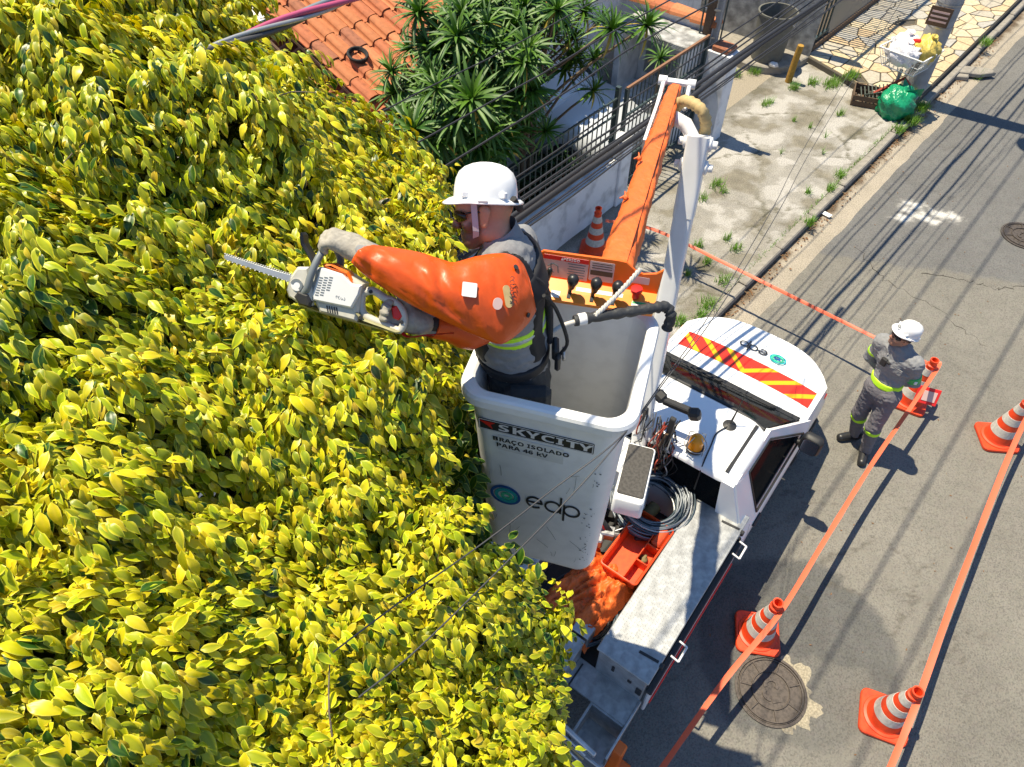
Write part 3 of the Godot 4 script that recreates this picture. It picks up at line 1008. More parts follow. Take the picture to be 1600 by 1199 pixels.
func build_walls() -> void:
	var gw := thing("garden_wall", "low white painted garden wall topped by a dark wire grille", "wall")
	var st := S()
	box(st, X(Vector3(-4.88, 0.44, -4.0)), Vector3(0.16, 0.88, 7.5), 0.012)
	obj("wall", st, M.wall_white, gw)
	st = S()
	box(st, X(Vector3(-4.90, 0.895, -4.0)), Vector3(0.24, 0.03, 7.5), 0.006)
	obj("coping", st, M.wall_white, gw)
	st = S()
	box(st, X(Vector3(-4.87, 0.56, -7.86)), Vector3(0.22, 1.12, 0.26), 0.012)
	obj("pillar", st, M.wall_white, gw)
	st = S()
	box(st, X(Vector3(-4.87, 1.14, -7.86)), Vector3(0.28, 0.045, 0.32), 0.01)
	obj("pillar_cap", st, M.wall_white, gw)
	for y in [0.96, 1.26, 1.56, 1.80]:
		bar("rail", Vector3(-4.93, y, -1.5), Vector3(-4.93, y, -7.74), 0.022, M.steel_dark, gw)
	var v := S()
	box(v, X(Vector3.ZERO), Vector3(0.012, 0.90, 0.012))
	var vm := mesh_of(v)
	for i in 58:
		inst("grille_bar", vm, M.steel_dark, gw, X(Vector3(-4.945, 1.36, -1.6 - i * 0.106)))
	bar("grille_post", Vector3(-4.94, 0.9, -7.72), Vector3(-4.94, 1.95, -7.72), 0.06, M.steel_dark, gw)
	# ---- barred gate
	var gate := thing("barred_gate", "tall dark barred steel gate with rusty top rail beside the white pillar", "gate")
	for y in [0.20, 0.62, 1.36]:
		bar("rail", Vector3(-5.0, y, -8.02), Vector3(-5.0, y, -10.12), 0.03, M.steel_dark, gate)
	bar("top_rail", Vector3(-5.0, 1.78, -8.02), Vector3(-5.0, 1.78, -10.12), 0.035, M.rust_rail, gate)
	for z in [-8.03, -9.08, -10.1]:
		bar("post", Vector3(-5.0, 0.12, z), Vector3(-5.0, 1.78, z), 0.045, M.steel_dark, gate)
	v = S()
	box(v, X(Vector3.ZERO), Vector3(0.013, 1.6, 0.013))
	vm = mesh_of(v)
	for i in 21:
		inst("gate_bar", vm, M.steel_dark, gate, X(Vector3(-5.012, 0.98, -8.06 - (i + 0.5) * 0.097)))
	# ---- white column at the end of the gate
	var col := thing("gate_column", "white painted wall end column with a brown tile cap beside the gate", "column")
	st = S()
	box(st, X(Vector3(-4.80, 0.78, -10.30)), Vector3(0.40, 1.56, 0.30), 0.012)
	obj("column", st, M.wall_white, col)
	st = S()
	box(st, X(Vector3(-4.80, 1.60, -10.30)), Vector3(0.30, 0.09, 0.26), 0.02)
	obj("cap", st, M.tile_d, col)
	# ---- electricity mast at the gate
	var mast := thing("service_mast", "dark square steel service mast with pipes standing behind the gate column", "mast")
	bar("mast", Vector3(-5.10, 0.1, -10.22), Vector3(-5.10, 3.6, -10.22), 0.10, M.wood, mast)
	bar("channel", Vector3(-4.99, 1.3, -10.30), Vector3(-4.99, 3.6, -10.30), 0.075, M.pole, mast)
	bar("pipe", Vector3(-5.19, 1.3, -10.16), Vector3(-5.19, 3.4, -10.16), 0.03, M.steel_dark, mast, 8)
	bar("pipe", Vector3(-4.92, 1.5, -10.34), Vector3(-4.92, 3.4, -10.34), 0.025, M.steel_dark, mast, 8)
	for y in [1.7, 2.1, 2.5]:
		bar("bracket", Vector3(-5.18, y, -10.17), Vector3(-4.95, y, -10.29), 0.03, M.steel, mast)
	# ---- party wall with tile coping, and the little white flat-roofed shelter
	var pw := thing("party_wall", "white side wall with a terracotta tile coping behind the shelter", "wall")
	st = S()
	box(st, X(Vector3(-7.6, 0.92, -10.34)), Vector3(5.2, 1.84, 0.15), 0.01)
	obj("wall", st, M.wall_white, pw)
	var ct := S()
	var rings := []
	for e in [[0.0, 0.15], [0.42, 0.125]]:
		var ring := PackedVector3Array()
		for i in 9:
			var a := PI * i / 8.0
			ring.append(Vector3(e[0] - 0.21, sin(a) * e[1] * 0.75, cos(a) * e[1]))
		rings.append(ring)
	loft(ct, rings, true)
	var cm := mesh_of(ct)
	for i in 13:
		inst("coping_tile", cm, [M.tile_a, M.tile_c, M.tile_b][i % 3], pw, X(Vector3(-5.20 - i * 0.37, 1.845 + 0.012 * (i % 2), -10.34), 0, 0, 0.03))
	var sh := thing("white_shelter", "small white masonry shelter with a flat dirty roof slab behind the gate", "shelter")
	st = S()
	box(st, X(Vector3(-5.70, 1.70, -9.93)), Vector3(1.28, 0.09, 0.62), 0.01)
	obj("roof_slab", st, M.plaster, sh)
	st = S()
	box(st, X(Vector3(-6.27, 0.87, -9.93)), Vector3(0.12, 1.56, 0.60), 0.008)
	box(st, X(Vector3(-5.70, 0.85, -10.20)), Vector3(1.0, 1.54, 0.06))
	box(st, X(Vector3(-5.12, 0.87, -9.93)), Vector3(0.10, 1.56, 0.60), 0.008)
	obj("wall", st, M.wall_clean, sh)
	st = S()
	box(st, X(Vector3(-5.85, 1.15, -10.155)), Vector3(0.42, 0.55, 0.03), 0.006)
	obj("meter_box", st, M.louvre, sh)
	st = S()
	box(st, X(Vector3(-5.42, 1.10, -10.155)), Vector3(0.26, 0.42, 0.03), 0.006)
	obj("meter_box", st, M.steel, sh)
	st = S()
	box(st, X(Vector3(-5.7, 0.42, -9.86)), Vector3(1.05, 0.62, 0.5), 0.02)
	obj("bench_block", st, M.wall_clean, sh)
	# ---- neighbour's tall stained wall and louvred fence
	var nb := thing("stained_wall", "tall grey plastered wall stained with black mould behind the drum", "wall")
	st = S()
	prism(st, PackedVector2Array([Vector2(-4.70, 13.80), Vector2(-4.86, 13.98), Vector2(-12.0, 13.25), Vector2(-12.0, 13.05)]), 3.0, Transform3D(Basis(Vector3.RIGHT, Vector3(0, 0, -1), Vector3.UP), Vector3(0, 1.5, 0)), 0.01)
	obj("wall", st, M.plaster, nb)
	var lf := thing("louvred_fence", "grey fence of narrow upright slats on a low brown plinth along the flagstones", "fence")
	st = S()
	box(st, X(Vector3(-4.80, 0.29, -18.4)), Vector3(0.12, 0.14, 8.9), 0.01)
	obj("plinth", st, M.wood, lf)
	v = S()
	box(v, X(Vector3.ZERO, 0.5), Vector3(0.09, 2.3, 0.012))
	vm = mesh_of(v)
	for i in 92:
		inst("slat", vm, M.louvre, lf, X(Vector3(-4.80, 1.51, -14.66 - i * 0.088)))
	for z in [-14.02, -14.20, -14.38, -14.56]:
		bar("bar", Vector3(-4.80, 0.34, z), Vector3(-4.80, 2.6, z), 0.03, M.steel_dark, lf)
	for y in [0.42, 2.62]:
		bar("rail", Vector3(-4.815, y, -13.95), Vector3(-4.815, y, -22.8), 0.05, M.steel_dark, lf)

# ================================================================== house with tiled roofs
func tile_mesh(w: float, l: float) -> ArrayMesh:
	var st := S(true)
	var rings := []
	for e in 3:
		var z: float = [0.0, 0.03, l][e]
		var k: float = [0.86, 0.86, 1.0][e]
		var y0: float = [-0.010, 0.0, 0.012][e]
		var pr := [[-0.5, 0.002], [-0.36, -0.004], [-0.32, 0.044], [-0.24, 0.062], [0.0, 0.067], [0.24, 0.062], [0.32, 0.044], [0.36, -0.004], [0.5, 0.002]]
		var ring := PackedVector3Array()
		for p in pr: ring.append(Vector3(p[0] * w * (k if absf(p[0]) < 0.4 else 1.0), p[1] + y0, z))
		for i in range(pr.size() - 1, -1, -1): ring.append(Vector3(pr[i][0] * w * (k if absf(pr[i][0]) < 0.4 else 1.0) , pr[i][1] + y0 - 0.014, z))
		rings.append(ring)
	for r in 2:
		for i in 18:
			var j := (i + 1) % 18
			st.set_smooth_group(1 + (i if i in [8, 17] else (2 if i < 8 else 3)) * 0 + i / 2)
			q(st, rings[r][i], rings[r + 1][i], rings[r + 1][j], rings[r][j])
	flat(st)
	for i in 8:
		q(st, rings[2][i], rings[2][17 - i], rings[2][16 - i], rings[2][i + 1])
	return mesh_of(st)

func build_house() -> void:
	var h := thing("tiled_house", "low house with a sunlit terracotta tiled roof behind the trees", "house")
	var st := S()
	box(st, X(Vector3(-9.6, 1.15, -9.0)), Vector3(5.8, 2.3, 7.9))
	obj("wall", st, M.wall_clean, h)
	var tiles := [tile_mesh(0.215, 0.375), tile_mesh(0.222, 0.368)]
	var mats := [M.tile_a, M.tile_a, M.tile_b, M.tile_b, M.tile_a, M.tile_d, M.tile_c]
	var roofs := [
		["roof", Vector3(-6.33, 2.50, -4.64), Vector3(1, -0.36, 0), Vector3(0, 0, -1), 24, 11],
		["porch_roof", Vector3(-8.6, 2.02, -3.45), Vector3(0, -0.30, 1), Vector3(1, 0, 0), 14, 5]]
	for r in roofs:
		var down: Vector3 = r[2].normalized()
		var across: Vector3 = r[3]
		var up := down.cross(across)
		if up.y < 0.0: up = -up
		var bas := Basis(up.cross(down), up, down)
		var deck := S()
		var w: float = r[4] * 0.22
		var l: float = r[5] * 0.335
		var c: Vector3 = r[1] + across * w * 0.5 - down * l * 0.5 - up * 0.06
		box(deck, Transform3D(bas, c), Vector3(w + (6.0 if r[4] > 15 else 0.0) * 0.0, 0.04, l))
		var root := obj(r[0], deck, M.wood, h)
		for i in r[4]:
			for k in r[5]:
				var p: Vector3 = r[1] + across * ((i + 0.5) * 0.22) - down * (0.335 * (k + 1) - 0.02) + up * (rng.randf_range(-0.004, 0.006))
				var b := bas.rotated(up, rng.randf_range(-0.012, 0.012)).rotated(across, rng.randf_range(-0.01, 0.012))
				inst("tile", tiles[rng.randi() % 2], mats[rng.randi() % mats.size()], root, Transform3D(b, p))
	st = S()
	box(st, X(Vector3(-6.42, 2.36, -7.3)), Vector3(0.04, 0.14, 5.0))
	box(st, X(Vector3(-8.2, 2.72, -4.61), 0, 0, -0.346), Vector3(3.9, 0.16, 0.03))
	obj("fascia", st, M.wood, h)
	var ring := thing("rubber_ring", "small black coiled ring lying on the terracotta roof tiles", "ring", Vector3.ZERO)
	st = S(true)
	var c := Vector3(-6.769, 2.720, -5.001)
	for t in 3:
		var pts := []
		for i in 17: pts.append(c + Vector3(cos(TAU * i / 16.0) * 0.10, 0.01 * t + 0.035 + 0.036 * -cos(TAU * i / 16.0), sin(TAU * i / 16.0) * (0.10 + 0.008 * t)))
		tube(st, pts, 0.016, 6)
	obj("coil", st, M.rubber, ring)

# ================================================================== garden behind the wall
func rosette(seed_: int, n: int, l: float) -> ArrayMesh:
	var r := RandomNumberGenerator.new()
	r.seed = seed_
	var st := S(true)
	for i in n:
		var t := float(i) / n
		var az := i * 2.39996 + r.randf_range(-0.2, 0.2)
		var el := lerpf(1.35, -0.55, pow(t, 0.85)) + r.randf_range(-0.15, 0.15)
		var len := l * lerpf(0.65, 1.0, minf(t * 2.5, 1.0)) * r.randf_range(0.85, 1.1)
		var out := Vector3(cos(az), 0, sin(az))
		var side := Vector3(-sin(az), 0, cos(az))
		var w := l * r.randf_range(0.042, 0.058)
		var col := Color(0.026, 0.080, 0.008).lerp(Color(0.10, 0.215, 0.013), r.randf() * lerpf(1.0, 0.55, t))
		if t > 0.88: col = Color(0.42, 0.30, 0.03) if r.randf() < 0.35 else Color(0.12, 0.22, 0.02)
		st.set_color(col)
		var p := out * 0.015
		var e := el
		var rows := []
		for k in 5:
			var ww: float = w * [0.7, 1.0, 0.95, 0.62, 0.03][k]
			var up := out * -sin(e) + Vector3.UP * cos(e)
			rows.append([p - side * ww + up * ww * 0.35, p, p + side * ww + up * ww * 0.35])
			p += (out * cos(e) + Vector3.UP * sin(e)) * len * 0.25
			e -= 0.16
		st.set_smooth_group(1 + i)
		for k in 4:
			for s in 2:
				q(st, rows[k][s], rows[k][s + 1], rows[k + 1][s + 1], rows[k + 1][s])
	return mesh_of(st)

func build_garden() -> void:
	var d := thing("dracaena_tree", "dark green dracaena with spiky leaf rosettes behind the white wall", "dracaena", Vector3(-5.9, 0.1, -6.6))
	var meshes := []
	for i in 4: meshes.append(rosette(40 + i, [44, 38, 48, 34][i], [0.36, 0.33, 0.38, 0.30][i]))
	var ctr := Vector3(-5.45, 2.45, -6.1) - d.position
	var tips := []
	var tries := 0
	while tips.size() < 165 and tries < 6000:
		tries += 1
		var v := Vector3(rng.randfn(), rng.randfn(), rng.randfn()).normalized()
		if v.y < -0.55: continue
		var rad := rng.randf_range(0.62, 1.0) if rng.randf() < 0.75 else rng.randf_range(0.3, 0.7)
		var p := ctr + Vector3(v.x * 1.05, v.y * 1.15, v.z * 1.65) * rad
		var w := p + d.position
		if 0.75 * w.x - 0.66 * w.z > 0.22 and w.y < 3.05 and rng.randf() < 0.80: continue   # open towards the gate and the car
		var ok := true
		for t in tips:
			if t.distance_to(p) < 0.17: ok = false
		if ok: tips.append(p)
	for extra in [Vector3(-5.998, 2.885, -4.840), Vector3(-5.939, 3.382, -5.261), Vector3(-5.348, 3.337, -5.228), Vector3(-4.773, 3.470, -6.111), Vector3(-4.268, 3.138, -7.077), Vector3(-4.475, 3.167, -6.703), Vector3(-6.195, 3.532, -5.388), Vector3(-5.298, 2.934, -4.999)]:
		tips.append(extra - d.position)
	var stems := []
	for i in 7: stems.append(Vector3(cos(i * 0.9) * 0.3, 0, sin(i * 0.9) * 0.42))
	for i in tips.size():
		var p: Vector3 = tips[i]
		var base: Vector3 = stems[i % 7] + Vector3(0, 1.0 + 0.5 * rng.randf(), 0)
		var lean := ((p - ctr) * Vector3(1, 0.4, 1)).limit_length(0.9)
		var b := Basis(Quaternion(Vector3.UP, (Vector3.UP + lean * 0.7).normalized())) * Basis(Vector3.UP, rng.randf() * TAU) * Basis.from_scale(Vector3.ONE * rng.randf_range(0.8, 1.15))
		inst("leaf_rosette", meshes[rng.randi() % 4], M.dracaena_leaf, d, Transform3D(b, p))
		if i % 2 == 0 or p.length() > 2.9:
			var st := S(true)
			tube(st, curve([base, base.lerp(p, 0.5) + Vector3(0, 0.12, 0), p], 3), [0.024, 0.022, 0.020, 0.018, 0.016, 0.014, 0.013], 5)
			obj("branch", st, M.dracaena_stem, d)
	for s in stems:
		var st := S(true)
		tube(st, curve([s * 0.4, s * 0.8 + Vector3(0.02, 0.6, 0), s + Vector3(0, 1.6, 0)], 3), 0.04, 6)
		obj("stem", st, M.dracaena_stem, d)
	# young dracaena in front of the shelter
	var y := thing("young_dracaena", "single young spiky dracaena in front of the white shelter roof", "dracaena", Vector3(-5.32, 0.1, -9.35))
	var st2 := S(true)
	tube(st2, [Vector3.ZERO, Vector3(0.03, 0.8, 0.02), Vector3(0, 1.52, 0)], 0.02, 6)
	obj("stem", st2, M.dracaena_stem, y)
	inst("leaf_rosette", meshes[3], M.dracaena_leaf, y, X(Vector3(0, 1.52, 0)))
	# shrubs in the shade
	var lf := S(true)
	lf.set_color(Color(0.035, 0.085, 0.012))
	for i in 2:
		q(lf, Vector3(0, 0, 0), Vector3(0.030, 0.01, 0.05), Vector3(0, 0.0, 0.12), Vector3(-0.030, 0.01, 0.05))
	var leafm := mesh_of(lf)
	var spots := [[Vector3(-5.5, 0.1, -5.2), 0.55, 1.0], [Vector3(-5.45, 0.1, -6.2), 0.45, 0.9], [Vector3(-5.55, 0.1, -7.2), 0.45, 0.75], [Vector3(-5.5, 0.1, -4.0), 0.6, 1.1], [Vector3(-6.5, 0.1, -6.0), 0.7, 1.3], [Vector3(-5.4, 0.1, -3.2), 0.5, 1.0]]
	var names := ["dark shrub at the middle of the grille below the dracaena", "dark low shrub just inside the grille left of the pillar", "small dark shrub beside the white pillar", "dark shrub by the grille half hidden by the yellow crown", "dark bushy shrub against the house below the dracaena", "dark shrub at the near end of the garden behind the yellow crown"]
	for k in spots.size():
		var sp: Array = spots[k]
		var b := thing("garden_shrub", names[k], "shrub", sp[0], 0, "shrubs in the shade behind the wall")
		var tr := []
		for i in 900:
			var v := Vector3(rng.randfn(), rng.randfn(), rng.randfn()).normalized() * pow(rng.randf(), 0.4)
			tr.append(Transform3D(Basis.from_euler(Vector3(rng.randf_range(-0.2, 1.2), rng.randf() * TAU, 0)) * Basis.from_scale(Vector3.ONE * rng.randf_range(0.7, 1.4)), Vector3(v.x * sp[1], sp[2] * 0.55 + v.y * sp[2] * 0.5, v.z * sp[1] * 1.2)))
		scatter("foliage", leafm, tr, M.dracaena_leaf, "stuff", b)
		var s3 := S(true)
		tube(s3, [Vector3.ZERO, Vector3(0, sp[2] * 0.6, 0)], 0.02, 5)
		obj("stem", s3, M.dracaena_stem, b)
	build_parked_car()

func build_parked_car() -> void:
	# nose towards the gate (+x)
	var c := thing("parked_car", "silver white car parked behind the gate under the dracaena", "car", Vector3(-7.02, 0.1, -8.55), 0.04)
	var st := S(true)
	var rings := []
	for s in [[-1.9, 0.55, 0.28, 0.85, 0.55], [-1.8, 0.75, 0.25, 0.95, 0.78], [-0.9, 0.80, 0.22, 0.97, 0.80], [0.5, 0.80, 0.22, 0.95, 0.80], [1.2, 0.78, 0.24, 0.90, 0.74], [1.72, 0.72, 0.25, 0.74, 0.64], [1.85, 0.60, 0.32, 0.58, 0.55]]:
		var ring := PackedVector3Array()
		for p in [[-0.9, 0.0], [-1.0, 0.25], [-1.0, 0.7], [-0.85, 0.97], [0.0, 1.0], [0.85, 0.97], [1.0, 0.7], [1.0, 0.25], [0.9, 0.0]]:
			ring.append(Vector3(s[0], lerpf(s[2], s[3], p[1]), p[0] * (s[1] if p[1] < 0.9 else s[4])))
		rings.append(ring)
	loft(st, rings)
	obj("body", st, M.car_paint, c)
	st = S(true)
	rings = []
	for s in [[-1.75, 0.95, 0.66], [-1.25, 1.36, 0.56], [-0.1, 1.40, 0.57], [0.75, 0.94, 0.68]]:
		var ring := PackedVector3Array()
		for p in [[-1.0, -0.5], [-0.95, 0.0], [-0.7, 0.03], [0.7, 0.03], [0.95, 0.0], [1.0, -0.5]]:
			ring.append(Vector3(s[0], maxf(s[1] + p[1], 0.9), p[0] * s[2]))
		rings.append(ring)
	loft(st, rings)
	obj("cabin", st, M.car_paint, c)
	st = S()
	fan(st, [Vector3(0.71, 0.985, -0.60), Vector3(0.71, 0.985, 0.60), Vector3(-0.07, 1.405, 0.50), Vector3(-0.07, 1.405, -0.50)], Vector3(0.4, 1, 0))
	obj("windscreen", st, M.interior, c)
	for z in [-1.0, 1.0]:
		st = S()
		fan(st, [Vector3(0.45, 0.99, 0.675 * z), Vector3(-0.15, 1.33, 0.60 * z), Vector3(-1.1, 1.31, 0.60 * z), Vector3(-1.4, 0.99, 0.67 * z)], Vector3(0, 0.2, z))
		obj("side_window", st, M.interior, c)
		for x in [-1.2, 1.18]:
			st = S()
			lathe(st, [Vector2(0.0, 0.1), Vector2(0.2, 0.1), Vector2(0.3, 0.08), Vector2(0.3, -0.08), Vector2(0.0, -0.08)], 18, Transform3D(Basis(Vector3.RIGHT, PI * 0.5), Vector3(x, 0.30, 0.76 * z)))
			obj("wheel", st, M.rubber, c)
		st = S()
		box(st, X(Vector3(1.74, 0.64, 0.5 * z), 0, 0, 0.4), Vector3(0.16, 0.10, 0.26), 0.03)
		obj("headlight", st, M.glass, c)


# ================================================================== things standing in the street
func lump(st: SurfaceTool, c: Vector3, r: Vector3, sd: int, amp := 0.22, seg := 20) -> void:
	var n := noise(1.6, 3, FastNoiseLite.TYPE_SIMPLEX, sd)
	var rings := []
	for i in seg / 2 + 1:
		var ph := PI * i / (seg / 2.0)
		var ring := PackedVector3Array()
		for k in seg:
			var a := TAU * k / seg
			var d := Vector3(sin(ph) * cos(a), -cos(ph), sin(ph) * sin(a))
			var f := 1.0 + amp * n.get_noise_3dv(d * 1.2) * 1.6 + amp * 0.5 * n.get_noise_3dv(d * 3.4)
			var p := d * f * r
			if p.y < -r.y * 0.8: p.y = -r.y * 0.8
			ring.append(c + p)
		rings.append(ring)
	soft(st)
	loft(st, rings, true, false, false)

func build_street_things() -> void:
	# ---- utility pole, its plate, arms and transformer (above the frame, but they throw the shadow across the road)
	var at := Vector3(-2.80, 0.2, -13.98)
	var pole := thing("utility_pole", "thick grey concrete utility pole standing on the flagstones by the kerb", "utility pole", at)
	var st := S(true)
	lathe(st, [Vector2(0.215, 0), Vector2(0.20, 1.2), Vector2(0.17, 4.5), Vector2(0.13, 9.4), Vector2(0.0, 9.4)], 20)
	obj("shaft", st, M.pole, pole)
	st = S()
	box(st, X(Vector3(-0.02, 1.30, 0.215), 0.15), Vector3(0.34, 0.30, 0.012), 0.004)
	obj("plate", st, M.wood, pole)
	st = S()
	for y in [1.37, 1.30, 1.23]: box(st, X(Vector3(-0.02, y, 0.224), 0.15), Vector3(0.27, 0.030, 0.004))
	obj("plate_print", st, M.label_pink, pole)
	for y in [1.12, 1.48]:
		st = S(true)
		lathe(st, [Vector2(0.205, y - 0.012), Vector2(0.207, y + 0.012)], 20)
		obj("band", st, M.steel, pole)
	for y in [8.9, 7.9]:
		st = S()
		box(st, X(Vector3(0.1, y, 0.16)), Vector3(1.9, 0.11, 0.09), 0.01)
		obj("cross_arm", st, M.wood, pole)
	st = S(true)
	lathe(st, [Vector2(0.0, 5.7), Vector2(0.30, 5.72), Vector2(0.32, 6.5), Vector2(0.28, 6.58), Vector2(0.0, 6.6)], 20, X(Vector3(0.1, 0, 0.48)))
	obj("transformer", st, M.louvre, pole)
	for k in 5:
		st = S(true)
		tube(st, [Vector3(-0.75 + k * 0.4, 8.95, 0.16), Vector3(-0.75 + k * 0.4, 9.15, 0.16)], 0.05, 8)
		obj("insulator", st, M.wood, pole)
	# ---- litter basket on a post
	var b := thing("litter_basket", "white wire litter basket on a grey post beside the concrete pole", "litter basket", Vector3(-2.96, 0.25, -13.38))
	st = S(true)
	tube(st, [Vector3(0, -0.05, 0), Vector3(0.0, 0.46, 0)], 0.03, 8)
	obj("post", st, M.pole, b)
	var low := [Vector3(-0.30, 0.52, 0.18), Vector3(0.26, 0.52, 0.24), Vector3(0.34, 0.52, -0.2), Vector3(-0.24, 0.52, -0.28)]
	var top := [Vector3(-0.42, 0.82, 0.26), Vector3(0.34, 0.82, 0.34), Vector3(0.44, 0.82, -0.30), Vector3(-0.30, 0.82, -0.42)]
	for k in 4:
		st = S(true)
		tube(st, [top[k], top[(k + 1) % 4]], 0.013, 6)
		obj("rim_bar", st, M.wall_clean, b)
		st = S(true)
		tube(st, [low[k], low[(k + 1) % 4]], 0.008, 5)
		obj("base_bar", st, M.wall_clean, b)
		st = S(true)
		tube(st, [Vector3(0, 0.3, 0), low[k] * Vector3(0.7, 1, 0.7)], 0.007, 5)
		obj("brace", st, M.steel, b)
		for i in 8:
			var f := i / 8.0
			st = S(true)
			tube(st, [low[k].lerp(low[(k + 1) % 4], f), top[k].lerp(top[(k + 1) % 4], f)], 0.005, 4)
			obj("wire_bar", st, M.wall_clean, b)
		st = S(true)
		tube(st, [low[k].lerp(top[k], 0.5), low[(k + 1) % 4].lerp(top[(k + 1) % 4], 0.5)], 0.005, 4)
		obj("wire_bar", st, M.wall_clean, b)
	for i in 5:
		st = S(true)
		tube(st, [low[0].lerp(low[1], (i + 0.5) / 5.0), low[3].lerp(low[2], (i + 0.5) / 5.0)], 0.005, 4)
		obj("floor_bar", st, M.wall_clean, b)
	var bags := [["white plastic rubbish bag at the back of the wire basket", Vector3(-0.14, 0.80, -0.10), Vector3(0.22, 0.20, 0.20), "bag_white"], ["white plastic rubbish bag at the front of the wire basket", Vector3(-0.04, 0.76, 0.15), Vector3(0.26, 0.19, 0.17), "bag_white"], ["yellow plastic rubbish bag bulging from the wire basket", Vector3(0.22, 0.82, -0.10), Vector3(0.20, 0.21, 0.21), "bag_yellow"]]
	for i in 3:
		st = S(true)
		lump(st, b.position + bags[i][1], bags[i][2], 70 + i, 0.26, 24)
		soft(st)
		tube(st, [b.position + bags[i][1] + Vector3(0.03, bags[i][2].y * 0.85, 0), b.position + bags[i][1] + Vector3(0.05, bags[i][2].y * 1.25, 0.02)], [0.03, 0.05], 7)
		tag(obj("rubbish_bag", st, M[bags[i][3]]), bags[i][0], "rubbish bag", "rubbish bags in the basket" if i < 3 else "")
	st = S()
	box(st, X(b.position + Vector3(0.05, 0.97, 0.02), 0.6, 0.2), Vector3(0.13, 0.05, 0.05), 0.01)
	tag(obj("carton", st, M.red), "small dark red carton lying on the bags in the basket", "carton")
	# ---- green sack on the sidewalk corner
	st = S(true)
	var gb := Vector3(-2.743, 0.130, -13.035)
	lump(st, gb + Vector3(0, 0.20, 0), Vector3(0.30, 0.27, 0.28), 77, 0.22, 28)
	fan(st, [gb + Vector3(0.05, 0.44, 0.02), gb + Vector3(0.30, 0.52, -0.10), gb + Vector3(0.28, 0.34, -0.16)], Vector3.UP)
	fan(st, [gb + Vector3(-0.02, 0.44, 0.0), gb + Vector3(-0.08, 0.54, -0.2), gb + Vector3(0.12, 0.42, -0.12)], Vector3.UP)
	tag(obj("green_sack", st, M.bag_green), "full green plastic sack on the concrete below the litter basket", "sack")
	# ---- open wooden crate, leaning black crate, broken red frame
	var wc := thing("wooden_crate", "low open brown wooden crate on the concrete left of the green sack", "crate", Vector3(-3.205, 0.130, -13.142), 0.35)
	for z in [-0.22, 0.22]:
		for y in [0.05, 0.15]:
			st = S(); box(st, X(Vector3(0, y, z)), Vector3(0.62, 0.085, 0.015), 0.003); obj("slat", st, M.wood, wc)
	for x in [-0.30, 0.30]:
		for y in [0.05, 0.15]:
			st = S(); box(st, X(Vector3(x, y, 0)), Vector3(0.015, 0.085, 0.42), 0.003); obj("slat", st, M.wood, wc)
		for z in [-0.20, 0.20]:
			st = S(); box(st, X(Vector3(x * 0.93, 0.11, z)), Vector3(0.03, 0.22, 0.03), 0.003); obj("corner_post", st, M.wood, wc)
	for i in 5:
		st = S(); box(st, X(Vector3(-0.25 + i * 0.125, 0.012, 0)), Vector3(0.09, 0.012, 0.44), 0.003); obj("base_slat", st, M.wood, wc)
	var bc := thing("black_crate", "dark slatted plastic crate tipped on its side inside the wooden crate", "crate", wc.position + Vector3(0.02, 0.24, -0.04))
	bc.rotation = Vector3(0.55, 0.7, 0.25)
	for i in 8:
		st = S(); box(st, X(Vector3(-0.21 + i * 0.06, 0.0, 0.15)), Vector3(0.022, 0.30, 0.012), 0.003); obj("slat", st, M.crate_dark, bc)
		st = S(); box(st, X(Vector3(-0.21 + i * 0.06, -0.14, 0)), Vector3(0.022, 0.012, 0.30), 0.003); obj("slat", st, M.crate_dark, bc)
	for y in [-0.14, 0.0, 0.14]:
		st = S(); box(st, X(Vector3(0, y, 0.158)), Vector3(0.46, 0.025, 0.012), 0.003); obj("rail", st, M.crate_dark, bc)
	st = S(); box(st, X(Vector3(0.13, -0.02, 0.172)), Vector3(0.12, 0.13, 0.006), 0.02); obj("badge", st, M.label_green, bc)
	var rc := thing("red_frame", "broken reddish brown plastic frame leaning beside the dark crate", "frame", wc.position + Vector3(0.22, 0.24, -0.22))
	rc.rotation = Vector3(0.3, 0.5, -0.75)
	for k in [[Vector3(0, 0.26, 0), Vector3(0.20, 0.03, 0.05)], [Vector3(0, 0.10, 0), Vector3(0.20, 0.03, 0.05)], [Vector3(-0.09, 0.0, 0), Vector3(0.03, 0.55, 0.05)], [Vector3(0.09, 0.18, 0), Vector3(0.03, 0.18, 0.05)], [Vector3(0.02, -0.10, 0), Vector3(0.2, 0.03, 0.05)], [Vector3(0.02, -0.26, 0), Vector3(0.22, 0.03, 0.05)], [Vector3(0.11, -0.18, 0), Vector3(0.03, 0.18, 0.05)]]:
		st = S(); box(st, X(k[0]), k[1], 0.006); obj("frame_bar", st, M.crate_red, rc)
	# ---- open drum on the landing and a stone at its foot
	var dr := thing("drum", "large open dark grey drum on the landing against the stained wall", "drum", Vector3(-5.28, 0.26, -13.18))
	st = S(true)
	lathe(st, [Vector2(0.0, 0.0), Vector2(0.28, 0.0), Vector2(0.285, 0.02), Vector2(0.335, 0.80), Vector2(0.355, 0.81), Vector2(0.355, 0.84), Vector2(0.325, 0.84), Vector2(0.27, 0.05), Vector2(0.0, 0.05)], 32)
	obj("shell", st, M.drum, dr)
	st = S(true)
	tube(st, curve([Vector3(0.34, 0.80, 0.1), Vector3(0.40, 0.72, 0.14), Vector3(0.36, 0.70, -0.1), Vector3(0.345, 0.80, -0.12)], 4), 0.008, 5)
	obj("handle", st, M.steel, dr)
	st = S(true)
	lump(st, Vector3(-5.00, 0.30, -12.93), Vector3(0.09, 0.05, 0.07), 81, 0.25, 12)
	tag(obj("stone", st, M.wall_clean), "pale stone lying on the landing at the foot of the drum", "stone")
	var sk := Vector3(-4.622, 0.100, -12.872)
	st = S(true)
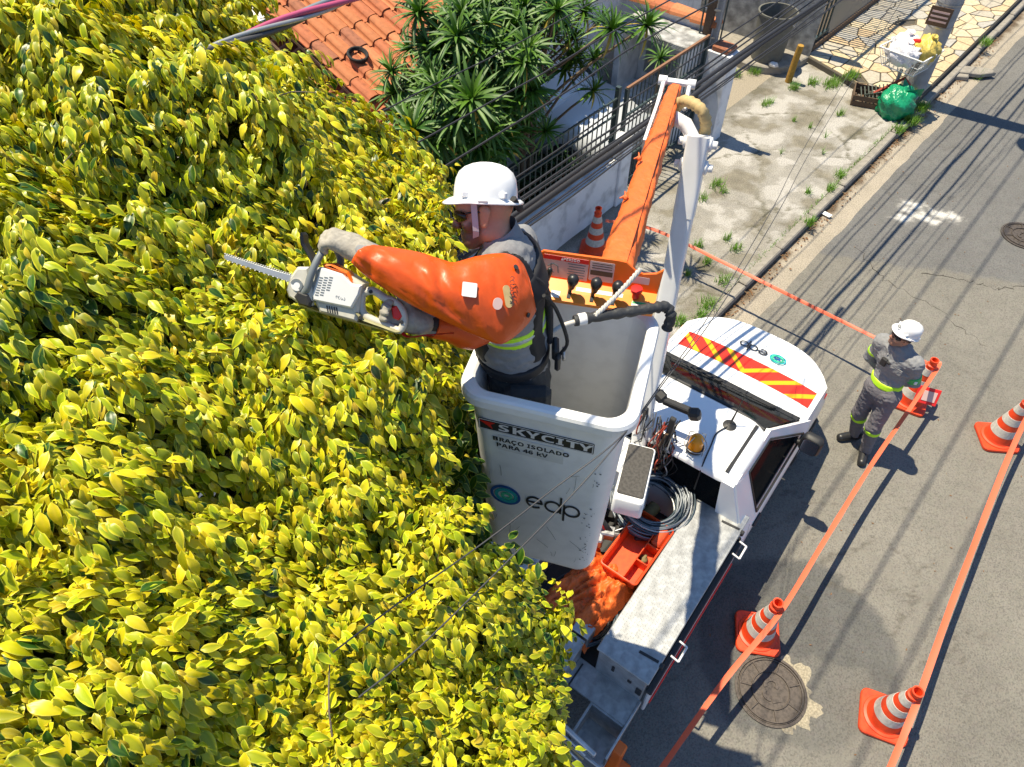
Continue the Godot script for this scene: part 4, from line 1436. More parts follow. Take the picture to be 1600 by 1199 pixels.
	tube(st, [sk, sk + Vector3(0.01, 0.4, 0), sk + Vector3(0.03, 0.70, 0.0)], [0.062, 0.058, 0.056], 10)
	tag(obj("wooden_stake", st, M.stake), "short yellowish wooden stake standing in front of the landing", "stake")
	# ---- manhole covers
	manhole("manhole_cover", Vector3(0.378, 0.004, -3.058), 0.9, "round iron manhole cover with raised emblem beside a traffic cone")
	manhole("manhole_cover", Vector3(0.03, 0.004, -11.26), 0.2, "round iron manhole cover at the far right of the road")
	# ---- lumps of broken kerb beside the flagstones
	var names := ["broken flat slab of concrete lying in the gutter by the flagstones", "small broken lump of concrete in the gutter below the slab"]
	for i in 2:
		st = S()
		var c: Vector3 = [Vector3(-2.262, 0.080, -15.580), Vector3(-2.346, 0.050, -15.326)][i]
		prism(st, poly([[-0.34, -0.1, 0.1, -0.16, 0.42, -0.05, 0.35, 0.1, -0.1, 0.15], [-0.12, -0.07, 0.1, -0.08, 0.14, 0.05, -0.06, 0.08]][i]), 0.08, Transform3D(Basis(Vector3.RIGHT, Vector3(0, 0, -1), Vector3.UP) * Basis(Vector3.BACK, 0.6), c), 0.012)
		tag(obj("broken_concrete", st, M.kerb), names[i], "concrete rubble")
	st = S()
	prism(st, poly([-0.07, -0.03, 0.06, -0.04, 0.08, 0.03, -0.05, 0.04]), 0.006, Transform3D(Basis(Vector3.RIGHT, Vector3(0, 0.2, -1).normalized(), Vector3(0, 1, 0.2).normalized()), Vector3(-2.345, 0.050, -9.772)))
	tag(obj("paper_scrap", st, M.wall_clean), "white scrap of paper lying in the gutter against the kerb", "paper")

func manhole(called: String, at: Vector3, turn: float, label: String) -> void:
	var m := thing(called, label, "manhole cover", at, turn, "iron manhole covers in the road")
	var st := S(true)
	lathe(st, [Vector2(0.315, 0.0), Vector2(0.315, 0.012), Vector2(0.292, 0.012), Vector2(0.290, 0.002)], 48)
	obj("frame_ring", st, M.iron, m)
	st = S(true)
	lathe(st, [Vector2(0.286, -0.01), Vector2(0.286, 0.006), Vector2(0.0, 0.006)], 48)
	obj("cover", st, M.iron, m)
	for r in [[0.272, 0.012], [0.165, 0.010]]:
		st = S(true)
		lathe(st, [Vector2(r[0] + r[1] * 0.5, 0.006), Vector2(r[0] + r[1] * 0.35, 0.020), Vector2(r[0] - r[1] * 0.35, 0.020), Vector2(r[0] - r[1] * 0.5, 0.006)], 48)
		obj("raised_ring", st, M.iron, m)
	for i in 7:
		st = S()
		var a := TAU * i / 7.0
		box(st, X(Vector3(cos(a) * 0.219, 0.011, sin(a) * 0.219), -a), Vector3(0.10, 0.014, 0.013), 0.002)
		obj("rib", st, M.iron, m)
	st = S()
	var fl := Transform3D(Basis(Vector3.RIGHT, Vector3(0, 0, -1), Vector3.UP), Vector3(0, 0.0055, 0))
	stroke(st, arc2(Vector2(0.02, 0.045), 0.055, 0.045, -60, 190, 14), 0.030, fl, 0.012)
	stroke(st, arc2(Vector2(-0.015, -0.03), 0.06, 0.05, 120, 250, 12), 0.026, fl, 0.012)
	prism(st, poly([-0.03, -0.11, 0.05, -0.11, 0.06, -0.06, -0.03, -0.055]), 0.008, fl.translated_local(Vector3(0, 0, 0.003)), 0.002)
	obj("emblem", st, M.iron, m)

# ================================================================== cables
func build_wires() -> void:
	# telephone cables strung along the street; each [x, height at mid-span, radius]
	var runs := [[-4.27, 3.7, 0.007], [-3.62, 3.8, 0.008], [-3.29, 3.8, 0.009], [-2.92, 3.70, 0.008], [-3.06, 3.40, 0.011], [-2.54, 3.90, 0.008], [-2.85, 3.50, 0.009], [-2.59, 3.75, 0.021], [-2.72, 3.55, 0.030], [-2.32, 3.95, 0.007], [-2.73, 3.40, 0.008], [-2.36, 3.85, 0.005]]
	var names := ["thin black cable crossing the dracaena crown highest of the street cables", "black cable passing in front of the dracaena, second from the top", "black cable running from the yellow crown across the dracaena's lower leaves", "black cable just above the thick bundle in front of the gate", "fairly thick black cable along the upper edge of the dense bundle", "thin black cable between the two uppermost cables of the dense bundle", "middling black cable just above the two thick bundles",
		"thick black cable bundle directly above the thickest one", "thickest black cable bundle passing behind the boom's elbow", "thin black cable just below the thickest bundle", "thin black cable lowest but one, crossing the white garden wall", "thinnest and lowest black cable, crossing the white garden wall"]
	for i in runs.size():
		var r: Array = runs[i]
		var st := S(true)
		var pts := []
		var sag := noise(0.35, 2, FastNoiseLite.TYPE_SIMPLEX_SMOOTH, 90 + i)
		for k in 60:
			var z := 6.0 - k * 0.7
			pts.append(Vector3(r[0] + 0.030 * sag.get_noise_1d(z), r[1] + 0.0012 * pow(z + 5.0, 2.0) + 0.04 * sag.get_noise_1d(z + 40.0), z))
		tube(st, pts, r[2] * 0.85, 6)
		tag(obj("street_cable", st, M.wire), names[i], "cable", "telephone cables strung along the street")
	# power lines on the cross arms, above the frame: they draw the soft lines of shade along the road
	for i in 4:
		var st := S(true)
		var pts := []
		for k in 40: pts.append(Vector3([-3.35, -2.95, -2.15, -1.95][i], [7.7, 7.8, 7.7, 8.7][i] + 0.0015 * pow(k * 1.5 - 30.0, 2.0) - 0.2, 14.0 - k * 1.5))
		tube(st, pts, 0.013, 6)
		tag(obj("power_line", st, M.wire), ["bare power line on the lower arm's end towards the houses", "bare power line on the lower arm beside the pole, house side", "bare power line on the lower arm's end over the road", "bare power line on the topmost arm over the road"][i], "cable", "power lines on the cross arms")
	# two service drops crossing in front of the bucket down into the yellow crown
	for i in 2:
		var e := Vector3(-2.8 + 0.06 * i, 5.42 - 0.10 * i, -13.9)
		var st := S(true)
		var pts: Array
		if i == 0: pts = curve([Vector3(-0.761, 4.517, -0.193), Vector3(-0.759, 4.442, -0.423), Vector3(-0.772, 4.364, -0.842), Vector3(-0.774, 4.348, -1.196), Vector3(-0.781, 4.372, -1.544), Vector3(-0.898, 4.170, -2.087), Vector3(-1.082, 3.871, -2.910), Vector3(-1.527, 3.323, -4.719), Vector3(-2.300, 2.671, -7.944), e], 6)
		else: pts = curve([Vector3(-0.926, 4.498, -0.229), Vector3(-0.911, 4.432, -0.524), Vector3(-0.874, 4.383, -0.854), Vector3(-0.840, 4.356, -1.190), Vector3(-0.783, 4.380, -1.554), Vector3(-0.889, 4.176, -2.098), Vector3(-1.055, 3.877, -2.925), Vector3(-1.478, 3.334, -4.742), Vector3(-2.224, 2.686, -7.974), e], 6)
		tube(st, pts, 0.0029, 5)
		tag(obj("service_wire", st, M.wire_grey), ["upper grey service wire crossing the front of the bucket", "lower grey service wire crossing the bucket beside its twin"][i], "cable", "service wires in front of the bucket")
	# twisted multiplex cable at the top left
	var tc := thing("twisted_cable", "thick twisted cable with pink and grey strands above the tiled roof", "cable")
	for s in 4:
		var st := S(true)
		var pts := []
		for k in 80:
			var z := -0.7 - k * 0.09
			var a := z * 5.5 + TAU * s / 4.0
			pts.append(Vector3(-3.20 - 0.012 * (z + 1.5) + cos(a) * 0.018, 5.15 + 0.01 * (z + 1.5) + sin(a) * 0.018, z))
		tube(st, pts, 0.0145 if s < 3 else 0.011, 7)
		obj("strand", st, [M.pink_wire, M.grey_wire, M.wire_grey, M.coil_light][s], tc)

# ================================================================== cones and tape
func make_cone(called: String, label: String, at: Vector3, turn: float) -> Node3D:
	var c := thing(called, label, "traffic cone", at, turn, "orange and white traffic cones round the truck")
	var st := S()
	var base := rrect(0.40, 0.40, 0.06, 4)
	prism(st, base, 0.045, Transform3D(Basis(Vector3.RIGHT, Vector3(0, 0, -1), Vector3.UP), Vector3(0, 0.0225, 0)), 0.008)
	obj("base", st, M.cone_orange, c)
	st = S(true)
	var R := func(y: float) -> float: return lerpf(0.150, 0.036, (y - 0.05) / 0.63)
	lathe(st, [Vector2(0.182, 0.04), Vector2(0.178, 0.055), Vector2(0.155, 0.062), Vector2(0.147, 0.08), Vector2(R.call(0.62), 0.62), Vector2(0.046, 0.63), Vector2(0.052, 0.635), Vector2(0.052, 0.652), Vector2(0.040, 0.66), Vector2(0.040, 0.70), Vector2(0.046, 0.705), Vector2(0.046, 0.725), Vector2(0.034, 0.725), Vector2(0.030, 0.62), Vector2(0.0, 0.6)], 32, Transform3D(), true)
	obj("body", st, M.cone_orange, c)
	for b in [[0.165, 0.265], [0.345, 0.435], [0.515, 0.60]]:
		st = S(true)
		lathe(st, [Vector2(R.call(b[0]) + 0.0005, b[0] - 0.001), Vector2(R.call(b[0]) + 0.003, b[0]), Vector2(R.call(b[1]) + 0.003, b[1]), Vector2(R.call(b[1]) + 0.0005, b[1] + 0.001)], 32)
		obj("white_band", st, M.cone_white, c)
	return c

func ribbon(st: SurfaceTool, pts: Array, w: float, tilt0: float, tilt1: float, wob := 0.25, sd := 3) -> void:
	var n := noise(0.5, 2, FastNoiseLite.TYPE_SIMPLEX_SMOOTH, sd)
	var rings := []
	for i in pts.size():
		var d: Vector3 = (pts[mini(i + 1, pts.size() - 1)] - pts[maxi(i - 1, 0)]).normalized()
		var s := d.cross(Vector3.UP).normalized()
		var u := s.cross(d)
		var a := lerpf(tilt0, tilt1, float(i) / (pts.size() - 1)) + wob * n.get_noise_1d(i * 0.6)
		var v := s * cos(a) + u * sin(a)
		var nn := v.cross(d) * 0.0008
		var cup := v.cross(d) * w * 0.10
		rings.append([pts[i] - v * w * 0.5, pts[i] + cup + nn, pts[i] + v * w * 0.5])
	soft(st)
	loft(st, rings, false)

func build_cones_and_tape() -> void:
	var c0 := make_cone("traffic_cone", "striped cone standing on the edge of the manhole cover", Vector3(0.03, 0.0, -3.43), 0.55)
	dup(c0, Vector3(1.22, 0, -3.50), 0.35, "striped cone nearest the bottom right under the long tape")
	dup(c0, Vector3(0.95, 0, -7.24), 0.62, "striped cone far right, beyond the man in grey")
	dup(c0, Vector3(-0.02, 0, -7.12), 0.2, "striped cone half hidden behind the standing man in grey")
	dup(c0, Vector3(-4.391, 0.130, -6.718), 0.5, "striped cone standing against the white garden wall")
	# small printed mark on two cones
	var path1 := curve([Vector3(-0.004, 0.500, -1.465), Vector3(0.02, 0.575, -2.6), Vector3(0.085, 0.61, -3.43), Vector3(0.06, 0.60, -4.4), Vector3(0.035, 0.59, -5.5), Vector3(0.045, 0.600, -7.1), Vector3(0.0, 0.60, -7.2)], 8)
	var st := S(true)
	ribbon(st, path1, 0.056, 0.55, 0.75, 0.22, 4)
	tag(obj("barrier_tape", st, M.tape), "orange barrier tape along the truck, past the manhole cone to the man", "barrier tape", "orange barrier tapes tied between the cones")
	st = S(true)
	ribbon(st, curve([Vector3(-0.06, 0.60, -7.16), Vector3(-1.3, 0.56, -7.20), Vector3(-2.6, 0.60, -7.15), Vector3(-3.7, 0.66, -7.05), Vector3(-4.257, 0.720, -6.709)], 8), 0.042, 0.8, 0.5, 0.5, 6)
	tag(obj("barrier_tape", st, M.tape), "orange barrier tape crossing the street from the man to the wall cone", "barrier tape", "orange barrier tapes tied between the cones")
	st = S(true)
	ribbon(st, curve([Vector3(1.340, 0.500, -2.582), Vector3(1.27, 0.60, -3.47), Vector3(1.15, 0.585, -4.9), Vector3(1.02, 0.59, -7.22), Vector3(1.2, 0.55, -9.0)], 10), 0.056, 0.6, 0.6, 0.3, 8)
	tag(obj("barrier_tape", st, M.tape), "orange barrier tape along the right side between the two outer cones", "barrier tape", "orange barrier tapes tied between the cones")
	# small red notice board on the cone behind the man
	var sb := thing("notice_board", "small red and white notice board leaning on the cone behind the man", "notice board", Vector3(0.12, 0.30, -7.02), 0.35)
	st = S()
	box(st, X(Vector3.ZERO, 0, -0.5), Vector3(0.24, 0.20, 0.008), 0.003)
	obj("board", st, M.red, sb)
	st = S()
	box(st, X(Vector3(0.02, 0.004, 0.006), 0, -0.5), Vector3(0.14, 0.12, 0.004))
	obj("print", st, M.label_pink, sb)


# ================================================================== the pickup; x right, z back in its own axes
var TR := Transform3D(Basis(Vector3.UP, deg_to_rad(4.6)), Vector3(-1.37, 0, -3.7))

func plate(st: SurfaceTool, pts: Array, th: float) -> void:
	# thin panel through the points (in order), thickened to both sides
	var n: Vector3 = (pts[1] - pts[0]).cross(pts[2] - pts[0]).normalized() * th * 0.5
	var a := []
	var b := []
	for p in pts:
		a.append(p + n)
		b.append(p - n)
	flat(st)
	fan(st, a, n)
	fan(st, b, -n)
	var c := Vector3.ZERO
	for p in pts: c += p / pts.size()
	for i in pts.size():
		var j := (i + 1) % pts.size()
		fan(st, [a[i], a[j], b[j], b[i]], (pts[i] + pts[j]) * 0.5 - c)

func hood_y(x: float, z: float) -> float:
	# height of the bonnet's skin
	var t := clampf((z + 1.37) / -1.06, 0.0, 1.2)
	return 1.035 - 0.115 * t - 0.05 * t * t - 0.055 * x * x - 0.02 * pow(absf(x) / 0.8, 6.0)

func nose_z(x: float) -> float:
	return -2.45 + 0.43 * pow(absf(x) / 0.84, 3.5)

func build_truck() -> void:
	var t := thing("pickup_truck", "white pickup truck with red and yellow chevrons on its bonnet", "pickup truck", TR.origin, deg_to_rad(4.6))
	var st: SurfaceTool
	# ---- bonnet and nose: a skin over (x, z), then the flanks
	st = S(true)
	var rows := []
	for j in 15:
		var f := j / 14.0
		var row := PackedVector3Array()
		for i in 21:
			var x := lerpf(-0.82, 0.82, i / 20.0)
			var z := lerpf(-1.36, nose_z(x) + 0.02, f)
			row.append(Vector3(x, hood_y(x, z), z))
		rows.append(row)
	loft(st, rows, false)
	obj("bonnet", st, M.paint, t)
	st = S(true)
	rows = []
	for s in [[0.0, 0.0], [-0.03, 0.010], [-0.10, 0.030], [-0.20, 0.045], [-0.42, 0.05], [-0.60, 0.02], [-0.62, -0.05]]:
		var row := PackedVector3Array()
		# run from the left door edge round the nose to the right door edge
		for k in 35:
			var u := k / 34.0 * 2.0 - 1.0
			var x: float
			var z: float
			if absf(u) > 0.45:
				x = 0.82 * signf(u)
				z = lerpf(nose_z(0.82) + 0.02, -1.36, (absf(u) - 0.45) / 0.55)
			else:
				x = 0.82 * u / 0.45
				z = nose_z(x) + 0.02
			var nn := Vector3(x * 0.9, 0, (z + 1.6) * (1.0 if absf(u) < 0.45 else 0.12)).normalized()
			row.append(Vector3(x, hood_y(x, z) + s[0], z) + nn * s[1])
		rows.append(row)
	loft(st, rows, false)
	obj("front_wing", st, M.paint, t)
	st = S()
	box(st, X(Vector3(0, 0.42, -2.30)), Vector3(1.45, 0.22, 0.24), 0.06)
	obj("bumper", st, M.trim, t)
	for s in [-1.0, 1.0]:
		st = S()
		box(st, X(Vector3(0.70 * s, 0.74, -2.14), -0.6 * s, 0.25), Vector3(0.26, 0.15, 0.10), 0.03)
		obj("headlight", st, M.trim, t)
		st = S()
		box(st, X(Vector3(0.835 * s, 0.80, -1.98)), Vector3(0.03, 0.06, 0.09), 0.01)
		obj("indicator", st, M.amber if s < 0 else M.red, t)
	# ---- bonnet chevrons: two rows of slanted pieces that meet in the middle, following the skin
	for kk in 2:
		var sgn := -1.0 if kk == 0 else 1.0
		for i in 7:
			st = S()
			var z0 := -1.575
			var z1 := -1.855
			var step: float = 0.185 if i % 2 == 0 else 0.085
			var x0: float = (i / 2) * 0.27 + (0.185 if i % 2 == 1 else 0.0) - 0.16
			if i == 0:
				x0 -= 0.3
				step += 0.3
			var pts := []
			for e in 2:
				for m in 9:
					var f := m / 8.0 if e == 0 else 1.0 - m / 8.0
					var z := lerpf(z0, z1, f)
					var x := x0 + (step if e == 1 else 0.0) + 0.30 * f - 0.10
					pts.append(Vector2(clampf(x, 0.0, 0.735), z))
			var any := 0.0
			for p in pts: any = maxf(any, p.x - pts[0].x)
			var rws := []
			for m in 9:
				var a: Vector2 = pts[m]
				var b: Vector2 = pts[17 - m]
				var row := PackedVector3Array()
				for w in 3:
					var p := a.lerp(b, w / 2.0)
					row.append(Vector3(p.x * sgn + 0.03, hood_y(p.x * sgn + 0.03, p.y - 0.03 * p.x * 0.0) + 0.003, p.y))
				rws.append(row)
			var wide := 0.0
			for m in 9: wide = maxf(wide, pts[17 - m].x - pts[m].x)
			if wide < 0.01: continue
			soft(st)
			loft(st, rws, false)
			obj("chevron", st, M.red_chevron if i % 2 == 0 else M.yellow_chevron, t)
	logo(t, frame(Vector3(0.125, 0.952, -2.075), Vector3(-1, 0.0, 0.0), Vector3(0, 0.13, 1)), 0.078, [M.teal, M.mint, M.blue], M.ink, 0.20)
	# ---- scuttle, wipers, windscreen
	st = S()
	plate(st, [Vector3(-0.76, 1.03, -1.35), Vector3(0.76, 1.03, -1.35), Vector3(0.72, 1.045, -1.20), Vector3(-0.72, 1.045, -1.20)], 0.02)
	obj("scuttle", st, M.trim, t)
	st = S()
	fan(st, [Vector3(-0.73, 1.055, -1.29), Vector3(0.73, 1.055, -1.29), Vector3(0.575, 1.585, -0.54), Vector3(-0.575, 1.585, -0.54)], Vector3(0, 1, -1))
	obj("windscreen", st, M.glass_dark, t)
	for s in [[0.52, -0.05], [-0.05, -0.62]]:
		st = S(true)
		tube(st, [Vector3(s[0], 1.075, -1.285), Vector3(lerpf(s[0], s[1], 0.45), 1.115, -1.24)], 0.009, 6)
		tube(st, [Vector3(s[0] - 0.02, 1.10, -1.25), Vector3(s[1], 1.125, -1.22)], 0.007, 6)
		obj("wiper", st, M.trim, t)
	st = S()
	box(st, X(Vector3(0, 1.015, -0.55)), Vector3(1.5, 0.03, 1.45))
	obj("cab_floor", st, M.interior, t)
	st = S()
	box(st, X(Vector3(0, 1.08, -0.98), 0, 0.15), Vector3(1.4, 0.12, 0.30), 0.04)
	obj("dashboard", st, M.interior, t)
	for s in [-0.36, 0.36]:
		st = S()
		box(st, X(Vector3(s, 1.14, -0.08), 0, -0.2), Vector3(0.48, 0.42, 0.12), 0.05)
		box(st, X(Vector3(s, 1.42, -0.03), 0, -0.1), Vector3(0.26, 0.16, 0.08), 0.03)
		obj("seat", st, M.mat_dark, t)
	st = S(true)
	var wheel := []
	for i in 25: wheel.append(Vector3(-0.38 + cos(TAU * i / 24.0) * 0.17, 1.16 + sin(TAU * i / 24.0) * 0.15, -0.72 + sin(TAU * i / 24.0) * 0.08))
	tube(st, wheel, 0.014, 6)
	obj("steering_wheel", st, M.trim, t)
	st = S()
	box(st, X(Vector3(0.1, 1.155, -0.93), 0.3), Vector3(0.20, 0.05, 0.14), 0.01)
	obj("papers", st, M.label_white, t)
	# ---- cab sides
	var sx := func(z: float, y: float, s: float) -> Vector3: return Vector3(s * lerpf(0.835, 0.615, clampf((y - 1.0) / 0.57, 0, 1)), y, z)
	for s in [-1.0, 1.0]:
		st = S()
		plate(st, [sx.call(-1.42, 0.99, s), sx.call(-1.20, 0.99, s), sx.call(-0.52, 1.50, s), sx.call(-0.57, 1.575, s)], 0.045)
		obj("windscreen_pillar", st, M.paint, t)
		st = S()
		plate(st, [sx.call(-0.58, 1.58, s), sx.call(-0.52, 1.50, s), sx.call(-0.10, 1.50, s), sx.call(0.14, 1.59, s)], 0.045)
		obj("roof_rail", st, M.paint, t)
		st = S()
		plate(st, [sx.call(-0.14, 0.99, s), sx.call(-0.11, 1.50, s), sx.call(0.14, 1.59, s), sx.call(0.17, 0.99, s)], 0.05)
		obj("rear_pillar", st, M.paint, t)
		st = S()
		plate(st, [sx.call(-1.20, 1.0, s), sx.call(-0.55, 1.49, s), sx.call(-0.11, 1.49, s), sx.call(-0.13, 1.0, s)], 0.004)
		obj("side_window", st, M.glass_dark, t)
		st = S()
		for e in [[[-1.21, 1.012], [-0.54, 1.505]], [[-0.54, 1.505], [-0.105, 1.505]], [[-0.105, 1.505], [-0.13, 1.012]], [[-0.13, 1.012], [-1.21, 1.012]]]:
			var a: Vector3 = sx.call(e[0][0], e[0][1], s) + Vector3(0.024 * s, 0.006, 0)
			var b: Vector3 = sx.call(e[1][0], e[1][1], s) + Vector3(0.024 * s, 0.006, 0)
			tube(st, [a, b], 0.011, 5)
		obj("window_seal", st, M.trim, t)
		# door and flank
		st = S(true)
		var prof := [[1.02, 0.825], [0.98, 0.862], [0.80, 0.885], [0.62, 0.875], [0.45, 0.865], [0.36, 0.82]]
		var rr := []
		for p in prof:
			var row := PackedVector3Array()
			for k in 9: row.append(Vector3(p[1] * s, p[0], lerpf(-1.36, 0.0, k / 8.0)))
			rr.append(row)
		loft(st, rr, false)
		var door := obj("door", st, M.paint, t)
		st = S()
		box(st, X(Vector3(0.885 * s, 0.87, -0.16)), Vector3(0.035, 0.035, 0.17), 0.014)
		obj("handle", st, M.trim, door)
		st = S(true)
		rr = []
		for p in prof:
			var row := PackedVector3Array()
			for k in 3: row.append(Vector3(p[1] * s, p[0], lerpf(0.008, 0.17, k / 2.0)))
			rr.append(row)
		loft(st, rr, false)
		obj("rear_quarter", st, M.paint, t)
		# mirror
		st = S(true)
		var mr := []
		for e in [[0.0, 0.82], [0.03, 1.0], [0.085, 0.9], [0.12, 0.45]]:
			var ring := PackedVector3Array()
			for p in rrect(0.20 * e[1], 0.25 * e[1], 0.055 * e[1], 3): ring.append(Vector3(0.965 * s + p.x, 1.13 + p.y, -0.985 - e[0]))
			mr.append(ring)
		loft(st, mr)
		tube(st, [Vector3(0.80 * s, 1.04, -1.06), Vector3(0.92 * s, 1.08, -1.04)], 0.03, 6)
		var mirror := obj("mirror", st, M.trim, t)
		st = S()
		prism(st, rrect(0.145, 0.19, 0.04, 3), 0.004, X(Vector3(0.965 * s, 1.13, -0.983)))
		obj("mirror_glass", st, M.chrome, mirror)
		# wheels
		for z in [-1.72, 1.12]:
			var wt := Transform3D(Basis(Vector3.BACK, -PI * 0.5 * s), Vector3(0.78 * s, 0.31, z))
			st = S(true)
			lathe(st, [Vector2(0.18, -0.10), Vector2(0.28, -0.105), Vector2(0.31, -0.08), Vector2(0.31, 0.08), Vector2(0.28, 0.105), Vector2(0.19, 0.10)], 26, wt)
			var w := obj("wheel", st, M.rubber, t)
			st = S(true)
			lathe(st, [Vector2(0.0, 0.06), Vector2(0.05, 0.075), Vector2(0.16, 0.06), Vector2(0.19, 0.10)], 20, wt)
			obj("rim", st, M.steel, w)
	# ---- roof
	st = S(true)
	loft(st, [rring(1.29, 0.74, 0.16, 1.565, Vector2(0, -0.20)), rring(1.27, 0.74, 0.18, 1.60, Vector2(0, -0.20)), rring(1.21, 0.68, 0.18, 1.628, Vector2(0, -0.195)), rring(1.04, 0.54, 0.16, 1.643, Vector2(0, -0.195)), rring(0.4, 0.16, 0.07, 1.650, Vector2(0, -0.195))])
	obj("roof", st, M.paint, t)
	for s in [-1.0, 1.0]:
		st = S()
		box(st, X(Vector3(0.525 * s, 1.638, -0.20), 0, 0.0, -0.09 * s), Vector3(0.032, 0.010, 0.60), 0.003)
		obj("roof_strip", st, M.trim, t)
	st = S(true)
	tube(st, curve([Vector3(-0.58, 1.592, -0.53), Vector3(-0.3, 1.602, -0.575), Vector3(0.3, 1.602, -0.575), Vector3(0.58, 1.592, -0.53)], 4), 0.022, 6)
	obj("windscreen_seal", st, M.trim, t)
	# ---- rear wall and rear glass
	st = S()
	plate(st, [Vector3(-0.84, 0.55, 0.17), Vector3(0.84, 0.55, 0.17), Vector3(0.80, 1.08, 0.165), Vector3(-0.80, 1.08, 0.165)], 0.03)
	obj("rear_panel", st, M.paint, t)
	for s in [-1.0, 1.0]:
		st = S()
		plate(st, [Vector3(0.58 * s, 1.05, 0.165), Vector3(0.82 * s, 1.05, 0.165), Vector3(0.63 * s, 1.58, 0.15), Vector3(0.52 * s, 1.58, 0.15)], 0.03)
		obj("rear_panel", st, M.paint, t)
	st = S()
	plate(st, [Vector3(-0.60, 1.05, 0.155), Vector3(0.60, 1.05, 0.155), Vector3(0.53, 1.56, 0.14), Vector3(-0.53, 1.56, 0.14)], 0.006)
	obj("rear_window", st, M.glass_dark, t)
	# ---- bed, side panels, rails
	st = S()
	box(st, X(Vector3(0, 0.62, 1.0)), Vector3(1.62, 0.10, 1.66), 0.01)
	obj("bed_floor", st, M.trim, t)
	for s in [-1.0, 1.0]:
		st = S()
		box(st, X(Vector3(0.865 * s, 0.70, 0.97)), Vector3(0.035, 0.42, 1.60), 0.012)
		obj("side_panel", st, M.paint, t)
		st = S()
		box(st, X(Vector3(0.862 * s, 0.925, 0.97)), Vector3(0.05, 0.03, 1.62), 0.008)
		obj("side_rail", st, M.trim, t)
		st = S()
		box(st, X(Vector3(0.89 * s, 0.60, 0.97)), Vector3(0.012, 0.04, 1.5), 0.004)
		obj("rub_strip", st, M.red, t)
		# checker-plate tool boxes
		st = S()
		box(st, X(Vector3(0.615 * s, 0.90, 0.925)), Vector3(0.42, 0.46, 1.72), 0.008)
		var tb := obj("tool_box", st, M.bare_alu, t)
		st = S()
		box(st, X(Vector3(0.615 * s, 1.142, 0.925)), Vector3(0.455, 0.024, 1.76), 0.006)
		obj("lid", st, M.checker, tb)
		for z in [0.35, 1.42]:
			st = S()
			for c in [[Vector3(0.868 * s, 1.10, z - 0.07), Vector3(0.935 * s, 1.08, z - 0.07)], [Vector3(0.935 * s, 1.08, z - 0.07), Vector3(0.935 * s, 1.08, z + 0.07)], [Vector3(0.935 * s, 1.08, z + 0.07), Vector3(0.868 * s, 1.10, z + 0.07)]]:
				tube(st, c, 0.009, 6)
			obj("grab_handle", st, M.wall_clean, tb)
		for z in [0.22, 1.62]:
			st = S()
			box(st, X(Vector3(0.74 * s, 1.158, z), 0.1), Vector3(0.16, 0.006, 0.022), 0.002)
			box(st, X(Vector3(0.85 * s, 1.135, z)), Vector3(0.035, 0.05, 0.04), 0.008)
			obj("hinge", st, M.trim, tb)
		st = S()
		box(st, X(Vector3(0.55 * s, 0.95, 1.79)), Vector3(0.025, 0.09, 0.008), 0.003)
		box(st, X(Vector3(0.70 * s, 0.93, 1.79)), Vector3(0.035, 0.035, 0.012), 0.005)
		box(st, X(Vector3(0.79 * s, 0.86, 1.79)), Vector3(0.05, 0.11, 0.014), 0.006)
		obj("latch", st, M.trim, tb)
	# ---- rear platform with its sunken step
	st = S()
	box(st, X(Vector3(0.0, 0.685, 1.90)), Vector3(1.68, 0.03, 0.24), 0.004)
	box(st, X(Vector3(-0.30, 0.685, 2.16)), Vector3(1.08, 0.03, 0.30), 0.004)
	obj("rear_platform", st, M.checker, t)
	st = S()
	box(st, X(Vector3(0.53, 0.52, 2.17)), Vector3(0.02, 0.34, 0.31), 0.003)
	box(st, X(Vector3(0.68, 0.52, 2.025)), Vector3(0.28, 0.34, 0.02), 0.003)
	box(st, X(Vector3(0.68, 0.345, 2.18)), Vector3(0.32, 0.02, 0.34), 0.003)
	obj("sunken_step", st, M.checker, t)
	st = S()
	box(st, X(Vector3(0.835, 0.62, 2.05)), Vector3(0.02, 0.18, 0.52), 0.004)
	obj("platform_edge", st, M.steel, t)
	st = S()
	box(st, X(Vector3(-0.05, 0.85, 2.02)), Vector3(0.62, 0.30, 0.50), 0.006)
	var rb := obj("rear_box", st, M.bare_alu, t)
	st = S()
	box(st, X(Vector3(-0.05, 1.008, 2.02)), Vector3(0.64, 0.016, 0.52), 0.004)
	obj("lid", st, M.checker, rb)
	st = S()
	box(st, X(Vector3(0.20, 0.92, 1.68)), Vector3(0.16, 0.20, 0.12), 0.006)
	obj("bracket_box", st, M.steel, t)
	st = S()
	box(st, X(Vector3(0.31, 0.712, 2.05)), Vector3(0.012, 0.02, 0.46), 0.003)
	obj("trim_bar", st, M.trim, t)
	# ladder rack of thin bars at the tail
	st = S()
	box(st, X(Vector3(0.60, 0.88, 2.36), -0.1), Vector3(0.34, 0.06, 0.035), 0.008)
	obj("tail_bar", st, M.bare_alu, t)
	for i in 5:
		st = S()
		box(st, X(Vector3(0.56 + i * 0.0, 0.86 - i * 0.035, 2.40 + i * 0.022), -0.1), Vector3(0.30, 0.018, 0.014), 0.004)
		obj("tail_rung", st, M.hose_yellow if i % 2 == 1 else M.bare_alu, t)
	st = S()
	box(st, X(Vector3(0.50, 0.62, 2.40)), Vector3(0.70, 0.36, 0.03), 0.008)
	obj("tail_plate", st, M.steel, t)
	for x in [-0.55, 0.88]:
		st = S()
		box(st, X(Vector3(x, 0.34, 2.16)), Vector3(0.09, 0.62, 0.10), 0.012)
		box(st, X(Vector3(x, 0.03, 2.18)), Vector3(0.26, 0.05, 0.24), 0.012)
		obj("stabilizer_leg", st, M.orange_dark, t)
	# ---- aerial, beacon, light bar
	st = S(true)
